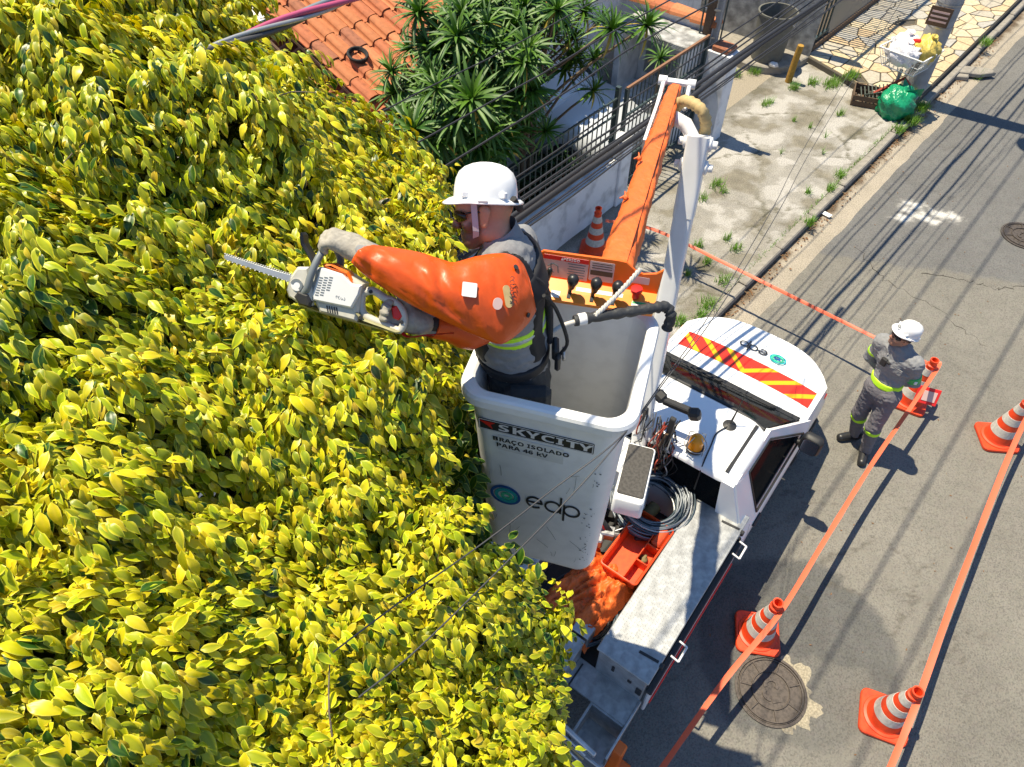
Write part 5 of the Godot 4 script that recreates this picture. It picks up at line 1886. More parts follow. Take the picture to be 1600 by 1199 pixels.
	lathe(st, [Vector2(0.06, 1.645), Vector2(0.058, 1.655), Vector2(0.03, 1.668), Vector2(0.012, 1.68), Vector2(0.0, 1.68)], 18, X(Vector3(0.33, 0, -0.35)))
	var an := obj("aerial_base", st, M.trim, t)
	st = S(true)
	tube(st, [Vector3(0.33, 1.67, -0.35), Vector3(0.34, 1.85, -0.40), Vector3(0.35, 2.05, -0.44)], [0.012, 0.006, 0.003], 6)
	obj("aerial", st, M.trim, an)
	st = S(true)
	tube(st, curve([Vector3(0.33, 1.66, -0.33), Vector3(0.28, 1.658, -0.2), Vector3(0.30, 1.652, -0.05), Vector3(0.33, 1.62, 0.15), Vector3(0.34, 1.3, 0.18)], 5), 0.007, 5)
	obj("aerial_lead", st, M.trim, an)
	var bc := X(Vector3(0.20, 1.66, 0.06))
	st = S(true)
	lathe(st, [Vector2(0.075, 0.0), Vector2(0.075, 0.03), Vector2(0.0, 0.03)], 20, bc)
	var be := obj("beacon", st, M.trim, t)
	st = S(true)
	lathe(st, [Vector2(0.062, 0.03), Vector2(0.062, 0.12), Vector2(0.05, 0.15), Vector2(0.02, 0.165), Vector2(0.0, 0.167)], 20, bc, false)
	obj("dome", st, M.amber, be)
	st = S(true)
	for i in 4:
		var a := TAU * i / 4.0 + 0.4
		tube(st, [bc * Vector3(cos(a) * 0.095, 0.0, sin(a) * 0.095), bc * Vector3(cos(a) * 0.095, 0.13, sin(a) * 0.095), bc * Vector3(cos(a) * 0.04, 0.185, sin(a) * 0.04)], 0.0045, 5)
	var rg := []
	for i in 17: rg.append(bc * Vector3(cos(TAU * i / 16.0) * 0.095, 0.06, sin(TAU * i / 16.0) * 0.095))
	tube(st, rg, 0.004, 5)
	obj("cage", st, M.steel, be)
	st = S()
	box(st, X(Vector3(-0.06, 1.98, 0.0), 0.12), Vector3(0.24, 0.06, 0.06), 0.01)
	box(st, X(Vector3(-0.02, 1.66, 0.14)), Vector3(0.05, 0.66, 0.04), 0.006)
	box(st, X(Vector3(-0.26, 1.66, 0.10), 0, 0.2), Vector3(0.04, 0.60, 0.04), 0.006)
	var lb := obj("lamp_bracket", st, M.trim, t)
	for s in [[-0.22, 0.35, -0.3], [0.10, 0.25, 0.4]]:
		st = S()
		box(st, X(Vector3(s[0], 1.99, 0.0), s[2], s[1], 0.3 * signf(s[0])), Vector3(0.10, 0.11, 0.09), 0.02)
		obj("work_lamp", st, M.trim, lb)
	# ---- loose things carried on the bed
	build_load()

func at_truck(called: String, st: SurfaceTool, m: Material, label: String, category: String, group := "") -> MeshInstance3D:
	var o := obj(called, st, m)
	o.transform = TR
	tag(o, label, category, group)
	return o

func coil_of(c: Vector3, r0: float, r1: float, h: float, n: int, rad: float, tilt: Basis, mats: Array, root: Node3D, sd: int) -> void:
	var r := RandomNumberGenerator.new()
	r.seed = sd
	for i in n:
		var st := S(true)
		var pts := []
		var rr := r.randf_range(r0, r1)
		var off := Vector3(r.randfn(0, 0.012), r.randf_range(0, h), r.randfn(0, 0.012))
		var ph := r.randf() * TAU
		var wob := r.randf_range(0.0, 0.02)
		for k in 37:
			var a := TAU * k / 36.0
			pts.append(c + tilt * (off + Vector3(cos(a) * (rr + wob * cos(2.0 * a + ph)), wob * sin(a + ph), sin(a) * (rr + wob * cos(2.0 * a + ph)))))
		tube(st, pts, rad, 5, false)
		obj("turn", st, mats[i % mats.size()], root)

func build_load() -> void:
	var st: SurfaceTool
	var c1 := thing("cable_coil", "large coil of grey cable lying behind the cab's rear window", "coil", TR.origin, deg_to_rad(4.6))
	coil_of(Vector3(0.07, 1.02, 0.38), 0.20, 0.37, 0.20, 60, 0.009, Basis.from_euler(Vector3(0.10, 0, -0.12)), [M.coil_grey, M.coil_grey, M.hose_blue, M.coil_grey, M.coil_light], c1, 5)
	var c2 := thing("hose_coil", "coil of dark blue hose in the bed behind the orange tarpaulin", "coil", TR.origin, deg_to_rad(4.6))
	coil_of(Vector3(0.06, 0.74, 1.50), 0.16, 0.31, 0.14, 26, 0.011, Basis.IDENTITY, [M.hose_blue, M.hose_blue, M.trim], c2, 6)
	# orange plastic tool tray
	var bin := thing("tool_tray", "open orange plastic tool tray with a divider beside the cable coil", "tray", TR * Vector3(0.20, 1.02, 0.87), deg_to_rad(4.6) - 0.02)
	st = S()
	var w := 0.33
	var l := 0.62
	box(st, X(Vector3(0, 0.01, 0)), Vector3(w - 0.04, 0.016, l - 0.04), 0.004)
	obj("base", st, M.orange_bin, bin)
	for s in [-1.0, 1.0]:
		st = S()
		plate(st, [Vector3((w * 0.5 - 0.02) * s, 0.0, -l * 0.5 + 0.02), Vector3((w * 0.5 - 0.02) * s, 0.0, l * 0.5 - 0.02), Vector3(w * 0.5 * s, 0.13, l * 0.5), Vector3(w * 0.5 * s, 0.13, -l * 0.5)], 0.008)
		obj("side", st, M.orange_bin, bin)
		st = S()
		plate(st, [Vector3(-w * 0.5 + 0.02, 0.0, (l * 0.5 - 0.02) * s), Vector3(w * 0.5 - 0.02, 0.0, (l * 0.5 - 0.02) * s), Vector3(w * 0.5, 0.13, l * 0.5 * s), Vector3(-w * 0.5, 0.13, l * 0.5 * s)], 0.008)
		obj("side", st, M.orange_bin, bin)
	st = S()
	box(st, X(Vector3(0.05, 0.07, 0.0)), Vector3(0.008, 0.12, l - 0.02), 0.002)
	box(st, X(Vector3(0.10, 0.075, -0.08)), Vector3(0.11, 0.11, 0.012), 0.002)
	box(st, X(Vector3(0.10, 0.075, 0.10)), Vector3(0.11, 0.11, 0.012), 0.002)
	box(st, X(Vector3(0.11, 0.10, -0.20)), Vector3(0.10, 0.08, 0.20), 0.02)
	obj("divider", st, M.orange_bin, bin)
	st = S(true)
	loft(st, [rring(w + 0.004, l + 0.004, 0.03, 0.126), rring(w + 0.03, l + 0.03, 0.04, 0.130), rring(w + 0.03, l + 0.03, 0.04, 0.138), rring(w + 0.004, l + 0.004, 0.03, 0.140)], true, false, false)
	obj("rim", st, M.orange_bin, bin)
	st = S()
	box(st, X(bin.position + Vector3(-0.05, 0.03, -0.12), 0.7), Vector3(0.09, 0.03, 0.03), 0.01)
	tag(obj("tool", st, M.trim), "small black tool lying in the orange tray", "tool")
	st = S(true)
	lump(st, bin.position + Vector3(0.09, 0.04, 0.02), Vector3(0.035, 0.03, 0.05), 14, 0.3, 12)
	tag(obj("rag", st, M.khaki), "small dark rag in the divided side of the orange tray", "rag")
	# orange tarpaulin bundle: a draped sheet with folds
	fold = 0.0
	st = S(true)
	var nz := noise(2.2, 4, FastNoiseLite.TYPE_SIMPLEX_SMOOTH, 15)
	var rows := []
	for j in 61:
		var row := PackedVector3Array()
		for i in 61:
			var u := i / 60.0 * 2.0 - 1.0
			var v := j / 60.0 * 2.0 - 1.0
			var edge := maxf(absf(u), absf(v))
			var f := 1.0 - pow(edge, 5.0)
			var x := 0.06 + u * 0.27 * (1.0 + 0.06 * nz.get_noise_2d(v * 2.0, 3.0)) - 0.05 * v
			var z := 1.36 + v * 0.40 * (1.0 + 0.05 * nz.get_noise_2d(u * 2.0, 7.0))
			var fold := 0.19 * absf(nz.get_noise_2d(u * 0.55 + v * 0.30, v * 0.35 - u * 0.15)) + 0.03 * nz.get_noise_2d(u * 2.4 + v, v * 2.4)
			row.append(Vector3(x, 0.80 + 0.24 * f + fold + 0.05 * nz.get_noise_2d(u * 0.4, v * 0.4), z))
		rows.append(row)
	loft(st, rows, false)
	at_truck("tarpaulin", st, M.orange_vinyl, "crumpled orange tarpaulin bundle in the truck bed under the bucket", "tarpaulin")
	# hanging leads and chains behind the cab
	var hl := thing("hanging_leads", "tangle of leads and chains hanging from the lamp bracket behind the cab", "leads", TR.origin, deg_to_rad(4.6))
	var r := RandomNumberGenerator.new()
	r.seed = 21
	for i in 60:
		var x := -0.34 + 0.38 * r.randf()
		if i >= 42: x = -0.03 + r.randfn(0, 0.03)
		var top := Vector3(x * 0.9, r.randf_range(1.72, 1.92), r.randf_range(0.06, 0.16))
		var pts := [top]
		for k in 4: pts.append(top + Vector3(r.randfn(0, 0.045), -0.16 * (k + 1) * r.randf_range(0.8, 1.15), 0.05 + r.randfn(0, 0.035)))
		st = S(true)
		tube(st, curve(pts, 4), r.randf_range(0.004, 0.0075), 5)
		obj("lead", st, [M.trim, M.trim, M.steel, M.trim, M.coil_light, M.crate_red][i % 6], hl)
	st = S(true)
	tube(st, curve([Vector3(-0.03, 1.80, 0.17), Vector3(-0.06, 1.6, 0.20), Vector3(-0.12, 1.42, 0.22), Vector3(-0.06, 1.30, 0.22), Vector3(0.02, 1.4, 0.20)], 5), 0.016, 6)
	obj("leather_strap", st, M.wood, hl)
	# small machine parts in the bed by the bucket
	var wn := thing("hydraulic_valve_block", "grey hydraulic valve block with hoses between the bucket and the orange tray", "valve block", TR * Vector3(-0.09, 1.0, 0.86), 0.5)
	for b in [[Vector3(0, 0.05, 0), Vector3(0.13, 0.10, 0.10)], [Vector3(0.09, 0.09, 0.02), Vector3(0.09, 0.03, 0.03)], [Vector3(-0.08, 0.02, 0.06), Vector3(0.10, 0.12, 0.12)]]:
		st = S(); box(st, X(b[0]), b[1], 0.012); obj("block", st, M.steel, wn)
	for k in 4:
		st = S(true)
		tube(st, curve([Vector3(-0.03 + 0.02 * k, 0.1, 0), Vector3(-0.1, 0.2, -0.02 * k), Vector3(-0.2, 0.12, -0.05), Vector3(-0.25, -0.1, 0)], 5), 0.011, 6)
		obj("hose", st, M.trim if k else M.red, wn)
	st = S(true)
	tube(st, [Vector3(0.06, 0.11, 0.0), Vector3(0.2, 0.16, -0.06)], 0.008, 6)
	obj("lever", st, M.steel, wn)
	for k in 2:
		st = S()
		var lt := TR * Vector3([-0.02, 0.00][k], [1.14, 1.03][k], [0.42, 0.62][k])
		box(st, X(lt, deg_to_rad(4.6) + 0.3, 0.0, -0.3), [Vector3(0.10, 0.05, 0.24), Vector3(0.16, 0.04, 0.10)][k], 0.012)
		tag(obj("metal_fitting", st, M.bare_alu if k == 0 else M.wall_clean), ["bright metal clamp lying on the grey cable coil", "white bundle of ties between the cable coil and the orange tray"][k], "fitting")
	st = S(true)
	tube(st, [TR * Vector3(0.10, 0.98, 0.34), TR * Vector3(0.06, 0.98, 0.62)], 0.06, 10)
	tag(obj("khaki_roll", st, M.khaki), "khaki canvas roll lying inside the grey cable coil", "roll")


# ================================================================== aerial lift: boom and bucket
var BK := Transform3D(Basis(Vector3.UP, deg_to_rad(25.1)), Vector3(-1.245, 4.4, -1.76))

func beam(st: SurfaceTool, a: Vector3, b: Vector3, wa: Vector2, wb: Vector2, up: Vector3, rows: int, amp: float, sd: int) -> void:
	# rectangular sleeve from a to b; wa/wb = (width, height); amp = how much its cloth cover bulges and wrinkles
	var nz := noise(3.0, 4, FastNoiseLite.TYPE_SIMPLEX_SMOOTH, sd)
	var d := (b - a).normalized()
	var s := d.cross(up).normalized()
	var u := s.cross(d)
	var rings := []
	for i in rows:
		var t := float(i) / (rows - 1)
		var c := a.lerp(b, t)
		var w := wa.lerp(wb, t)
		var ring := PackedVector3Array()
		var prof := rrect(w.x, w.y, minf(w.x, w.y) * 0.14, 2) if amp == 0.0 else rrect(w.x, w.y, minf(w.x, w.y) * 0.16, 3)
		var dense := PackedVector2Array()
		for k in prof.size():
			var p := prof[k]
			var e := prof[(k + 1) % prof.size()]
			dense.append(p)
			if p.distance_to(e) > 0.05:
				for m in range(1, 4): dense.append(p.lerp(e, m / 4.0))
		for p in dense:
			var n := 0.0
			if amp > 0.0:
				n = amp * (nz.get_noise_3d(p.x * 3.0, p.y * 3.0, t * 2.2) + 0.6 * nz.get_noise_3d(p.x * 9.0 + t * 3.0, p.y * 9.0, t * 7.0)) - amp * 0.35 * maxf(0.0, sin(t * 34.0 + 2.0 * p.x / w.x))
			var pp := p + p.normalized() * n
			ring.append(c + s * pp.x + u * pp.y)
		rings.append(ring)
	soft(st)
	loft(st, rings)

func build_boom() -> void:
	var b := thing("aerial_boom", "folding aerial boom with orange covered upper arm and white lower arm", "aerial boom")
	var st: SurfaceTool
	var e := Vector3(-2.443, 4.000, -4.578)
	var f := BK * Vector3(0.10, -0.19, -0.46)
	st = S(true)
	beam(st, e, f, Vector2(0.085, 0.12), Vector2(0.165, 0.24), Vector3.UP, 80, 0.022, 5)
	obj("upper_arm", st, M.orange_vinyl, b)
	# overlapping seam of the cover along its right upper edge, tied at two places
	var d := (f - e).normalized()
	var s := d.cross(Vector3.UP).normalized()
	var seam := S(true)
	var nz := noise(5.0, 3, FastNoiseLite.TYPE_SIMPLEX, 19)
	var rows := []
	for i in 70:
		var t := i / 69.0
		var c := e.lerp(f, 0.0 + t * 0.97)
		var w := lerpf(0.085, 0.165, t) * 0.5
		var h := lerpf(0.12, 0.24, t) * 0.5
		var rag := 0.018 * nz.get_noise_1d(t * 30.0)
		rows.append(PackedVector3Array([c + s * (-w * 0.6) + Vector3.UP * (h + 0.012), c + s * w * 0.6 + Vector3.UP * (h + 0.014 + rag * 0.5), c + s * (w + 0.012 + rag * 0.4) + Vector3.UP * (h * 0.75), c + s * (w + 0.014 + rag) + Vector3.UP * (h * 0.25 + rag)]))
	loft(seam, rows, false)
	var flap := obj("cover_flap", seam, M.orange_vinyl, b)
	flap.material_override.cull_mode = BaseMaterial3D.CULL_DISABLED
	for t in [0.48, 0.66]:
		st = S(true)
		lump(st, e.lerp(f, t) + s * 0.07 + Vector3.UP * 0.115, Vector3(0.018, 0.014, 0.016), 7, 0.3, 12)
		tube(st, [e.lerp(f, t) + s * 0.07 + Vector3.UP * 0.12, e.lerp(f, t) + s * 0.10 + Vector3.UP * 0.115 + d * 0.02], [0.008, 0.004], 6)
		tube(st, [e.lerp(f, t) + s * 0.07 + Vector3.UP * 0.12, e.lerp(f, t) + s * 0.08 + Vector3.UP * 0.135 - d * 0.03], [0.008, 0.004], 6)
		obj("cover_knot", st, M.orange_vinyl, b)
	# lower arm
	var le := Vector3(-2.038, 3.950, -4.288)
	var lb: Vector3 = TR * Vector3(-0.25, 1.50, 0.16)
	st = S(true)
	var k := le.lerp(lb, 0.22)
	beam(st, le, k, Vector2(0.155, 0.13), Vector2(0.15, 0.135), Vector3.BACK + Vector3(0.3, 0.6, 0), 2, 0.0, 1)
	obj("lower_arm_head", st, M.arm_white, b)
	st = S(true)
	beam(st, k - (lb - le).normalized() * 0.02, lb, Vector2(0.14, 0.125), Vector2(0.135, 0.16), Vector3.BACK + Vector3(0.3, 0.6, 0), 8, 0.0, 1)
	obj("lower_arm", st, M.arm_white, b)
	# elbow: cheek plates, pins, link rods, wrapped hose
	var across := s
	st = S()
	box(st, frame(e - d * 0.06 + Vector3(0, 0.06, 0), across, Vector3.UP), Vector3(0.20, 0.04, 0.05), 0.012)
	obj("elbow_bar", st, M.arm_white, b)
	for m in [-1.0, 1.0]:
		st = S(true)
		lathe(st, [Vector2(0.0, -0.03), Vector2(0.035, -0.03), Vector2(0.035, 0.03), Vector2(0.0, 0.03)], 14, frame(e - d * 0.06 + across * 0.105 * m + Vector3(0, 0.06, 0), Vector3.UP, across))
		obj("elbow_pin", st, M.arm_white, b)
		st = S(true)
		var a: Vector3 = e - d * 0.05 + across * 0.095 * m + Vector3(0, 0.06, 0)
		tube(st, [a, a + d * 0.42 * (0.5 if m < 0 else 0.8) + Vector3(0, -0.10, 0)], 0.016, 8)
		obj("link_rod", st, M.arm_white, b)
	st = S()
	plate(st, [e + across * 0.09 + d * 0.10 + Vector3(0, 0.04, 0), e + across * 0.10 + d * 0.75 + Vector3(0, -0.02, 0), e + across * 0.10 + d * 0.70 + Vector3(0, -0.26, 0), e + across * 0.09 + d * 0.06 + Vector3(0, -0.2, 0)], 0.02)
	obj("inner_plate", st, M.arm_white, b)
	for m in [-1.0, 1.0]:
		for h in [0.0, 0.16]:
			st = S(true)
			var dd := (lb - le).normalized()
			var ax := dd.cross(Vector3.BACK + Vector3(0.3, 0.6, 0)).normalized()
			lathe(st, [Vector2(0.0, -0.03), Vector2(0.05, -0.03), Vector2(0.05, 0.01), Vector2(0.028, 0.02), Vector2(0.028, 0.05), Vector2(0.0, 0.05)], 12, frame(le + dd * (0.05 + h) + ax * m * 0.085, Vector3.UP.cross(ax).normalized(), ax * m))
			obj("hinge_boss", st, M.arm_white, b)
	st = S(true)
	tube(st, [e + d * 0.30 + Vector3(0, -0.03, 0), (e + d * 0.30).lerp(le, 0.55), le + (lb - le).normalized() * 0.07], [0.05, 0.05, 0.045], 16)
	obj("elbow_shaft", st, M.arm_white, b)
	st = S(true)
	var hose := curve([Vector3(-2.327, 4.000, -4.416), Vector3(-2.265, 4.080, -4.394), Vector3(-2.167, 4.100, -4.374), Vector3(-2.086, 4.080, -4.357), Vector3(-2.055, 4.000, -4.380), Vector3(-2.051, 3.900, -4.387)], 6)
	var radii := []
	for i in hose.size(): radii.append(0.040 + 0.005 * sin(i * 2.1))
	tube(st, hose, radii, 10)
	obj("wrapped_hose", st, M.hose_yellow, b)
	# turret on the bed
	st = S()
	box(st, TR * X(Vector3(-0.30, 1.05, 0.30)), Vector3(0.36, 0.80, 0.40), 0.03)
	obj("turret", st, M.arm_white, b)
	st = S(true)
	lathe(st, [Vector2(0.26, 0.66), Vector2(0.26, 0.74), Vector2(0.20, 0.78), Vector2(0.0, 0.78)], 24, TR * X(Vector3(-0.30, 0, 0.30)))
	obj("turntable", st, M.trim, b)
	settle(b, TR * Vector3(-0.30, 0.66, 0.30))
	# tread box with a worn dark mat beside the bucket
	var mt_at: Transform3D = TR * X(Vector3(-0.065, 1.66, 0.60), 0.34)
	var tb := thing("tread_box", "white equipment box with a worn dark tread mat beside the bucket", "equipment box", mt_at.origin, mt_at.basis.get_euler().y)
	st = S(true)
	loft(st, [rring(0.25, 0.58, 0.03, -0.16), rring(0.25, 0.58, 0.03, 0.03), rring(0.235, 0.565, 0.03, 0.042)])
	obj("case", st, M.arm_white, tb)
	st = S(true)
	loft(st, [rring(0.215, 0.50, 0.02, 0.040, Vector2(0, -0.02)), rring(0.215, 0.50, 0.02, 0.050, Vector2(0, -0.02)), rring(0.205, 0.49, 0.02, 0.054, Vector2(0, -0.02))])
	obj("tread_mat", st, M.mat_dark, tb)
	st = S()
	box(st, X(Vector3(0, -0.42, -0.05)), Vector3(0.16, 0.56, 0.3), 0.02)
	obj("pedestal", st, M.trim, tb)

func build_bucket() -> void:
	var b := thing("lift_bucket", "deep white fibreglass lift bucket with lettering, beside the yellow crown", "lift bucket", BK.origin, deg_to_rad(25.1))
	var st := S(true)
	var R := func(w: float, d: float, r: float, y: float, cx: float, cz: float) -> PackedVector3Array: return rring(w, d, r, y, Vector2(cx, cz), 8)
	loft(st, [R.call(0.55, 0.54, 0.08, -1.47, 0.0, 0.01), R.call(0.59, 0.575, 0.09, -1.455, 0.0, 0.01), R.call(0.605, 0.586, 0.09, -1.41, 0.0, 0.01), R.call(0.645, 0.617, 0.09, -0.7, 0.0, 0.018), R.call(0.68, 0.64, 0.09, -0.075, 0.0, 0.025)], true, true, false)
	loft(st, [R.call(0.68, 0.64, 0.09, -0.075, 0.0, 0.025), R.call(0.745, 0.70, 0.11, -0.072, 0.0, 0.026), R.call(0.76, 0.715, 0.115, -0.060, 0.0, 0.026), R.call(0.76, 0.715, 0.115, -0.020, 0.0, 0.026), R.call(0.748, 0.703, 0.115, -0.004, 0.0, 0.026), R.call(0.725, 0.68, 0.11, 0.002, 0.0, 0.026), R.call(0.675, 0.625, 0.095, 0.0, 0.0, 0.026), R.call(0.655, 0.605, 0.09, -0.010, 0.0, 0.026), R.call(0.648, 0.598, 0.09, -0.035, 0.0, 0.026)], true, false, false)
	loft(st, [R.call(0.648, 0.598, 0.09, -0.035, 0.0, 0.026), R.call(0.60, 0.57, 0.085, -0.7, 0.0, 0.020), R.call(0.55, 0.54, 0.085, -1.30, 0.0, 0.012), R.call(0.50, 0.49, 0.08, -1.33, 0.0, 0.012)], true, false, true)
	obj("shell", st, M.bucket_gel, b)
	# lettering on the near side
	var fr := frame(Vector3(0, 0, 0.3492), Vector3.RIGHT, Vector3(0, 1, 0.0300))
	st = S()
	prism(st, rrect(0.515, 0.078, 0.004, 1), 0.002, fr * X(Vector3(-0.035, -0.222, 0.001)))
	var band := obj("name_band", st, M.ink, b)
	st = S()
	for e in [[0.0, 0.0345, 0.507, 0.0035], [0.0, -0.0345, 0.507, 0.0035], [-0.2518, 0.0, 0.0035, 0.0655], [0.2518, 0.0, 0.0035, 0.0655]]:
		box(st, fr * X(Vector3(-0.035 + e[0], -0.222 + e[1], 0.0024)), Vector3(e[2], e[3], 0.0012))
	obj("band_border", st, M.label_white, band)
	st = S()
	prism(st, poly([-0.285, -0.198, -0.215, -0.198, -0.236, -0.216, -0.228, -0.244, -0.248, -0.226]), 0.002, fr * X(Vector3(0, 0, 0.003)))
	obj("red_arrow", st, M.red, band)
	label_text("SKYCITY", 0.050, M.label_white, band, fr * X(Vector3(0.008, -0.222, 0.0028)), "lettering", true, 1.62)
	st = S()
	prism(st, rrect(0.30, 0.118, 0.003, 1), 0.001, fr * X(Vector3(-0.055, -0.338, 0.001)))
	var sticker := obj("notice_sticker", st, M.white_gel, b)
	label_text("BRAÇO ISOLADO", 0.030, M.ink, sticker, fr * X(Vector3(-0.055, -0.315, 0.0022)), "lettering", true, 1.12)
	label_text("PARA 46 kV", 0.030, M.ink, sticker, fr * X(Vector3(-0.095, -0.360, 0.0022)), "lettering", true, 1.12)
	var lg := fr * X(Vector3(-0.068, -0.845, 0.0012))
	logo(b, lg * Transform3D(Basis.from_scale(Vector3(1, 1.38, 1)), Vector3(0, -0.01, 0)), 0.068, [M.blue, M.teal, M.mint], M.ink, 0.155)
	# scuffs on the right edge
	var r := RandomNumberGenerator.new()
	r.seed = 4
	st = S()
	for i in 34:
		var y := -0.3 - 1.0 * r.randf()
		prism(st, poly([-0.006, -0.004, 0.005, -0.006, 0.007, 0.004, -0.002, 0.007], r.randf_range(0.2, 0.9)), 0.0008, fr * X(Vector3(0.215 + 0.055 * r.randf(), y, 0.0012), 0, 0, r.randf() * 6.0))
	for i in 16:
		var x := r.randf_range(-0.27, 0.27)
		var y := r.randf_range(-1.30, -1.02) if i % 3 else r.randf_range(-0.62, -0.45)
		var l := r.randf_range(0.03, 0.14)
		var a := r.randfn(-1.45, 0.35)
		stroke(st, [Vector2(x, y), Vector2(x + cos(a) * l * 0.5 + 0.002, y + sin(a) * l * 0.5), Vector2(x + cos(a) * l, y + sin(a) * l)], r.randf_range(0.0010, 0.0022), fr * X(Vector3(0, 0, 0.0012)), 0.0004)
	obj("scuff_marks", st, M.ink_grey, b).set_meta("kind", "stuff")
	# step edge on the right side
	# ---- control panel over the far rim
	var p := thing("control_panel", "orange lever control panel with warning labels on the bucket's far rim", "control panel", BK.origin, deg_to_rad(25.1))
	st = S()
	plate(st, [Vector3(-0.215, 0.045, -0.205), Vector3(0.335, 0.045, -0.245), Vector3(0.335, 0.085, -0.335), Vector3(-0.205, 0.085, -0.305)], 0.03)
	obj("console", st, M.orange_paint, p)
	st = S()
	prism(st, poly([-0.205, 0.06, 0.335, 0.06, 0.345, 0.215, 0.315, 0.19, 0.26, 0.178, 0.225, 0.19, 0.18, 0.225, 0.14, 0.228, -0.15, 0.222, -0.19, 0.222, -0.215, 0.20]), 0.012, X(Vector3(0, 0, -0.318), 0.055, -0.15), 0.004)
	var bp := obj("back_plate", st, M.orange_dark, p)
	var bt := X(Vector3(0, 0, -0.3105), 0.055, -0.15)
	st = S()
	prism(st, rrect(0.205, 0.11, 0.003, 1), 0.0012, bt * X(Vector3(-0.085, 0.152, 0.001)))
	obj("warning_label", st, M.label_pink, bp)
	st = S()
	prism(st, rrect(0.205, 0.022, 0.002, 1), 0.0012, bt * X(Vector3(-0.085, 0.196, 0.0022)))
	obj("warning_heading", st, M.red, bp)
	label_text("PERIGO", 0.013, M.label_white, bp, bt * X(Vector3(-0.06, 0.196, 0.003)), "lettering", true, 1.2)
	st = S()
	prism(st, poly([-0.108, 0.188, -0.096, 0.188, -0.102, 0.203]), 0.001, bt * X(Vector3(0, 0, 0.003)))
	obj("warning_triangle", st, M.label_white, bp)
	st = S()
	for i in 6: box(st, bt * X(Vector3(-0.035, 0.175 - i * 0.013, 0.002)), Vector3(0.08 - 0.01 * (i % 2), 0.004, 0.0008))
	stroke(st, [Vector2(-0.165, 0.15), Vector2(-0.14, 0.165), Vector2(-0.12, 0.155), Vector2(-0.115, 0.12)], 0.004, bt * X(Vector3(0, 0, 0.002)))
	stroke(st, [Vector2(-0.15, 0.165), Vector2(-0.15, 0.125), Vector2(-0.135, 0.12)], 0.004, bt * X(Vector3(0, 0, 0.002)))
	obj("label_print", st, M.ink_grey, bp)
	st = S()
	prism(st, rrect(0.11, 0.10, 0.003, 1), 0.0012, bt * X(Vector3(0.078, 0.158, 0.001)))
	obj("notice_label", st, M.label_pink, bp)
	st = S()
	box(st, bt * X(Vector3(0.078, 0.150, 0.002)), Vector3(0.10, 0.025, 0.0008))
	for i in 3: box(st, bt * X(Vector3(0.078, 0.198 - i * 0.012, 0.002)), Vector3(0.09, 0.004, 0.0008))
	obj("label_print", st, M.wood, bp)
	st = S()
	prism(st, rrect(0.075, 0.035, 0.003, 1), 0.0012, bt * X(Vector3(0.255, 0.145, 0.001)))
	obj("notice_label", st, M.label_pink, bp)
	var surf := func(x: float, v: float) -> Vector3:   # a point on the console's top
		var a := Vector3(-0.215, 0.061, -0.205).lerp(Vector3(0.335, 0.061, -0.245), (x + 0.215) / 0.55)
		var c := Vector3(-0.205, 0.101, -0.305).lerp(Vector3(0.335, 0.101, -0.335), (x + 0.205) / 0.54)
		return a.lerp(c, v)
	for l in [[-0.150, 0.35, 0.008, 0.055], [-0.045, 0.35, 0.026, 0.085], [0.058, 0.35, 0.026, 0.085], [0.152, 0.35, 0.026, 0.085]]:
		var at: Vector3 = surf.call(l[0], l[1])
		st = S(true)
		var tip := at + Vector3(0.012, 0.10 if l[2] < 0.01 else 0.075, 0.012)
		tube(st, [at, tip], 0.004 if l[2] < 0.01 else 0.008, 6)
		var lever := obj("lever", st, M.trim, p)
		st = S(true)
		var kr: float = 0.026 if l[2] > 0.01 else 0.013
		lathe(st, [Vector2(0.0, -0.035), Vector2(kr * 0.55, -0.035), Vector2(kr * 0.72, -0.01), Vector2(kr, 0.012), Vector2(kr * 0.98, 0.028), Vector2(kr * 0.7, 0.042), Vector2(0.0, 0.048)], 20, Transform3D(Basis.from_euler(Vector3(0.15, 0, -0.12)), tip), false)
		obj("knob", st, M.boot, lever)
		st = S()
		box(st, frame(at + Vector3(0, 0.002, 0), Vector3(1, 0, -0.07), Vector3(0, 1, 0.4)), Vector3(0.016, 0.004, 0.055))
		obj("slot", st, M.interior, lever)
	st = S()
	plate(st, [surf.call(-0.02, 0.50), surf.call(0.19, 0.50), surf.call(0.19, 0.68), surf.call(-0.02, 0.68)], 0.003)
	obj("function_strip", st, M.label_white, p)
	st = S()
	plate(st, [surf.call(0.235, 0.06), surf.call(0.325, 0.06), surf.call(0.325, 0.42), surf.call(0.235, 0.42)], 0.003)
	obj("instruction_label", st, M.label_white, p)
	st = S()
	plate(st, [surf.call(0.237, 0.30) + Vector3(0, 0.002, 0), surf.call(0.323, 0.30) + Vector3(0, 0.002, 0), surf.call(0.323, 0.40) + Vector3(0, 0.002, 0), surf.call(0.237, 0.40) + Vector3(0, 0.002, 0)], 0.002)
	obj("green_strip", st, M.label_green, p)
	st = S()
	plate(st, [surf.call(-0.125, 0.05), surf.call(-0.085, 0.05), surf.call(-0.085, 0.36), surf.call(-0.125, 0.36)], 0.003)
	obj("instruction_label", st, M.label_white, p)
	st = S(true)
	lathe(st, [Vector2(0.0, 0.0), Vector2(0.016, 0.0), Vector2(0.016, 0.035), Vector2(0.026, 0.037), Vector2(0.026, 0.052), Vector2(0.0, 0.055)], 18, X(surf.call(0.245, 0.62)))
	obj("stop_button", st, M.red, p)
	# ---- safety lanyard in its black sleeve, and the white rope
	var lan := thing("safety_lanyard", "safety lanyard in a wrinkled black sleeve across the bucket rim", "lanyard")
	st = S(true)
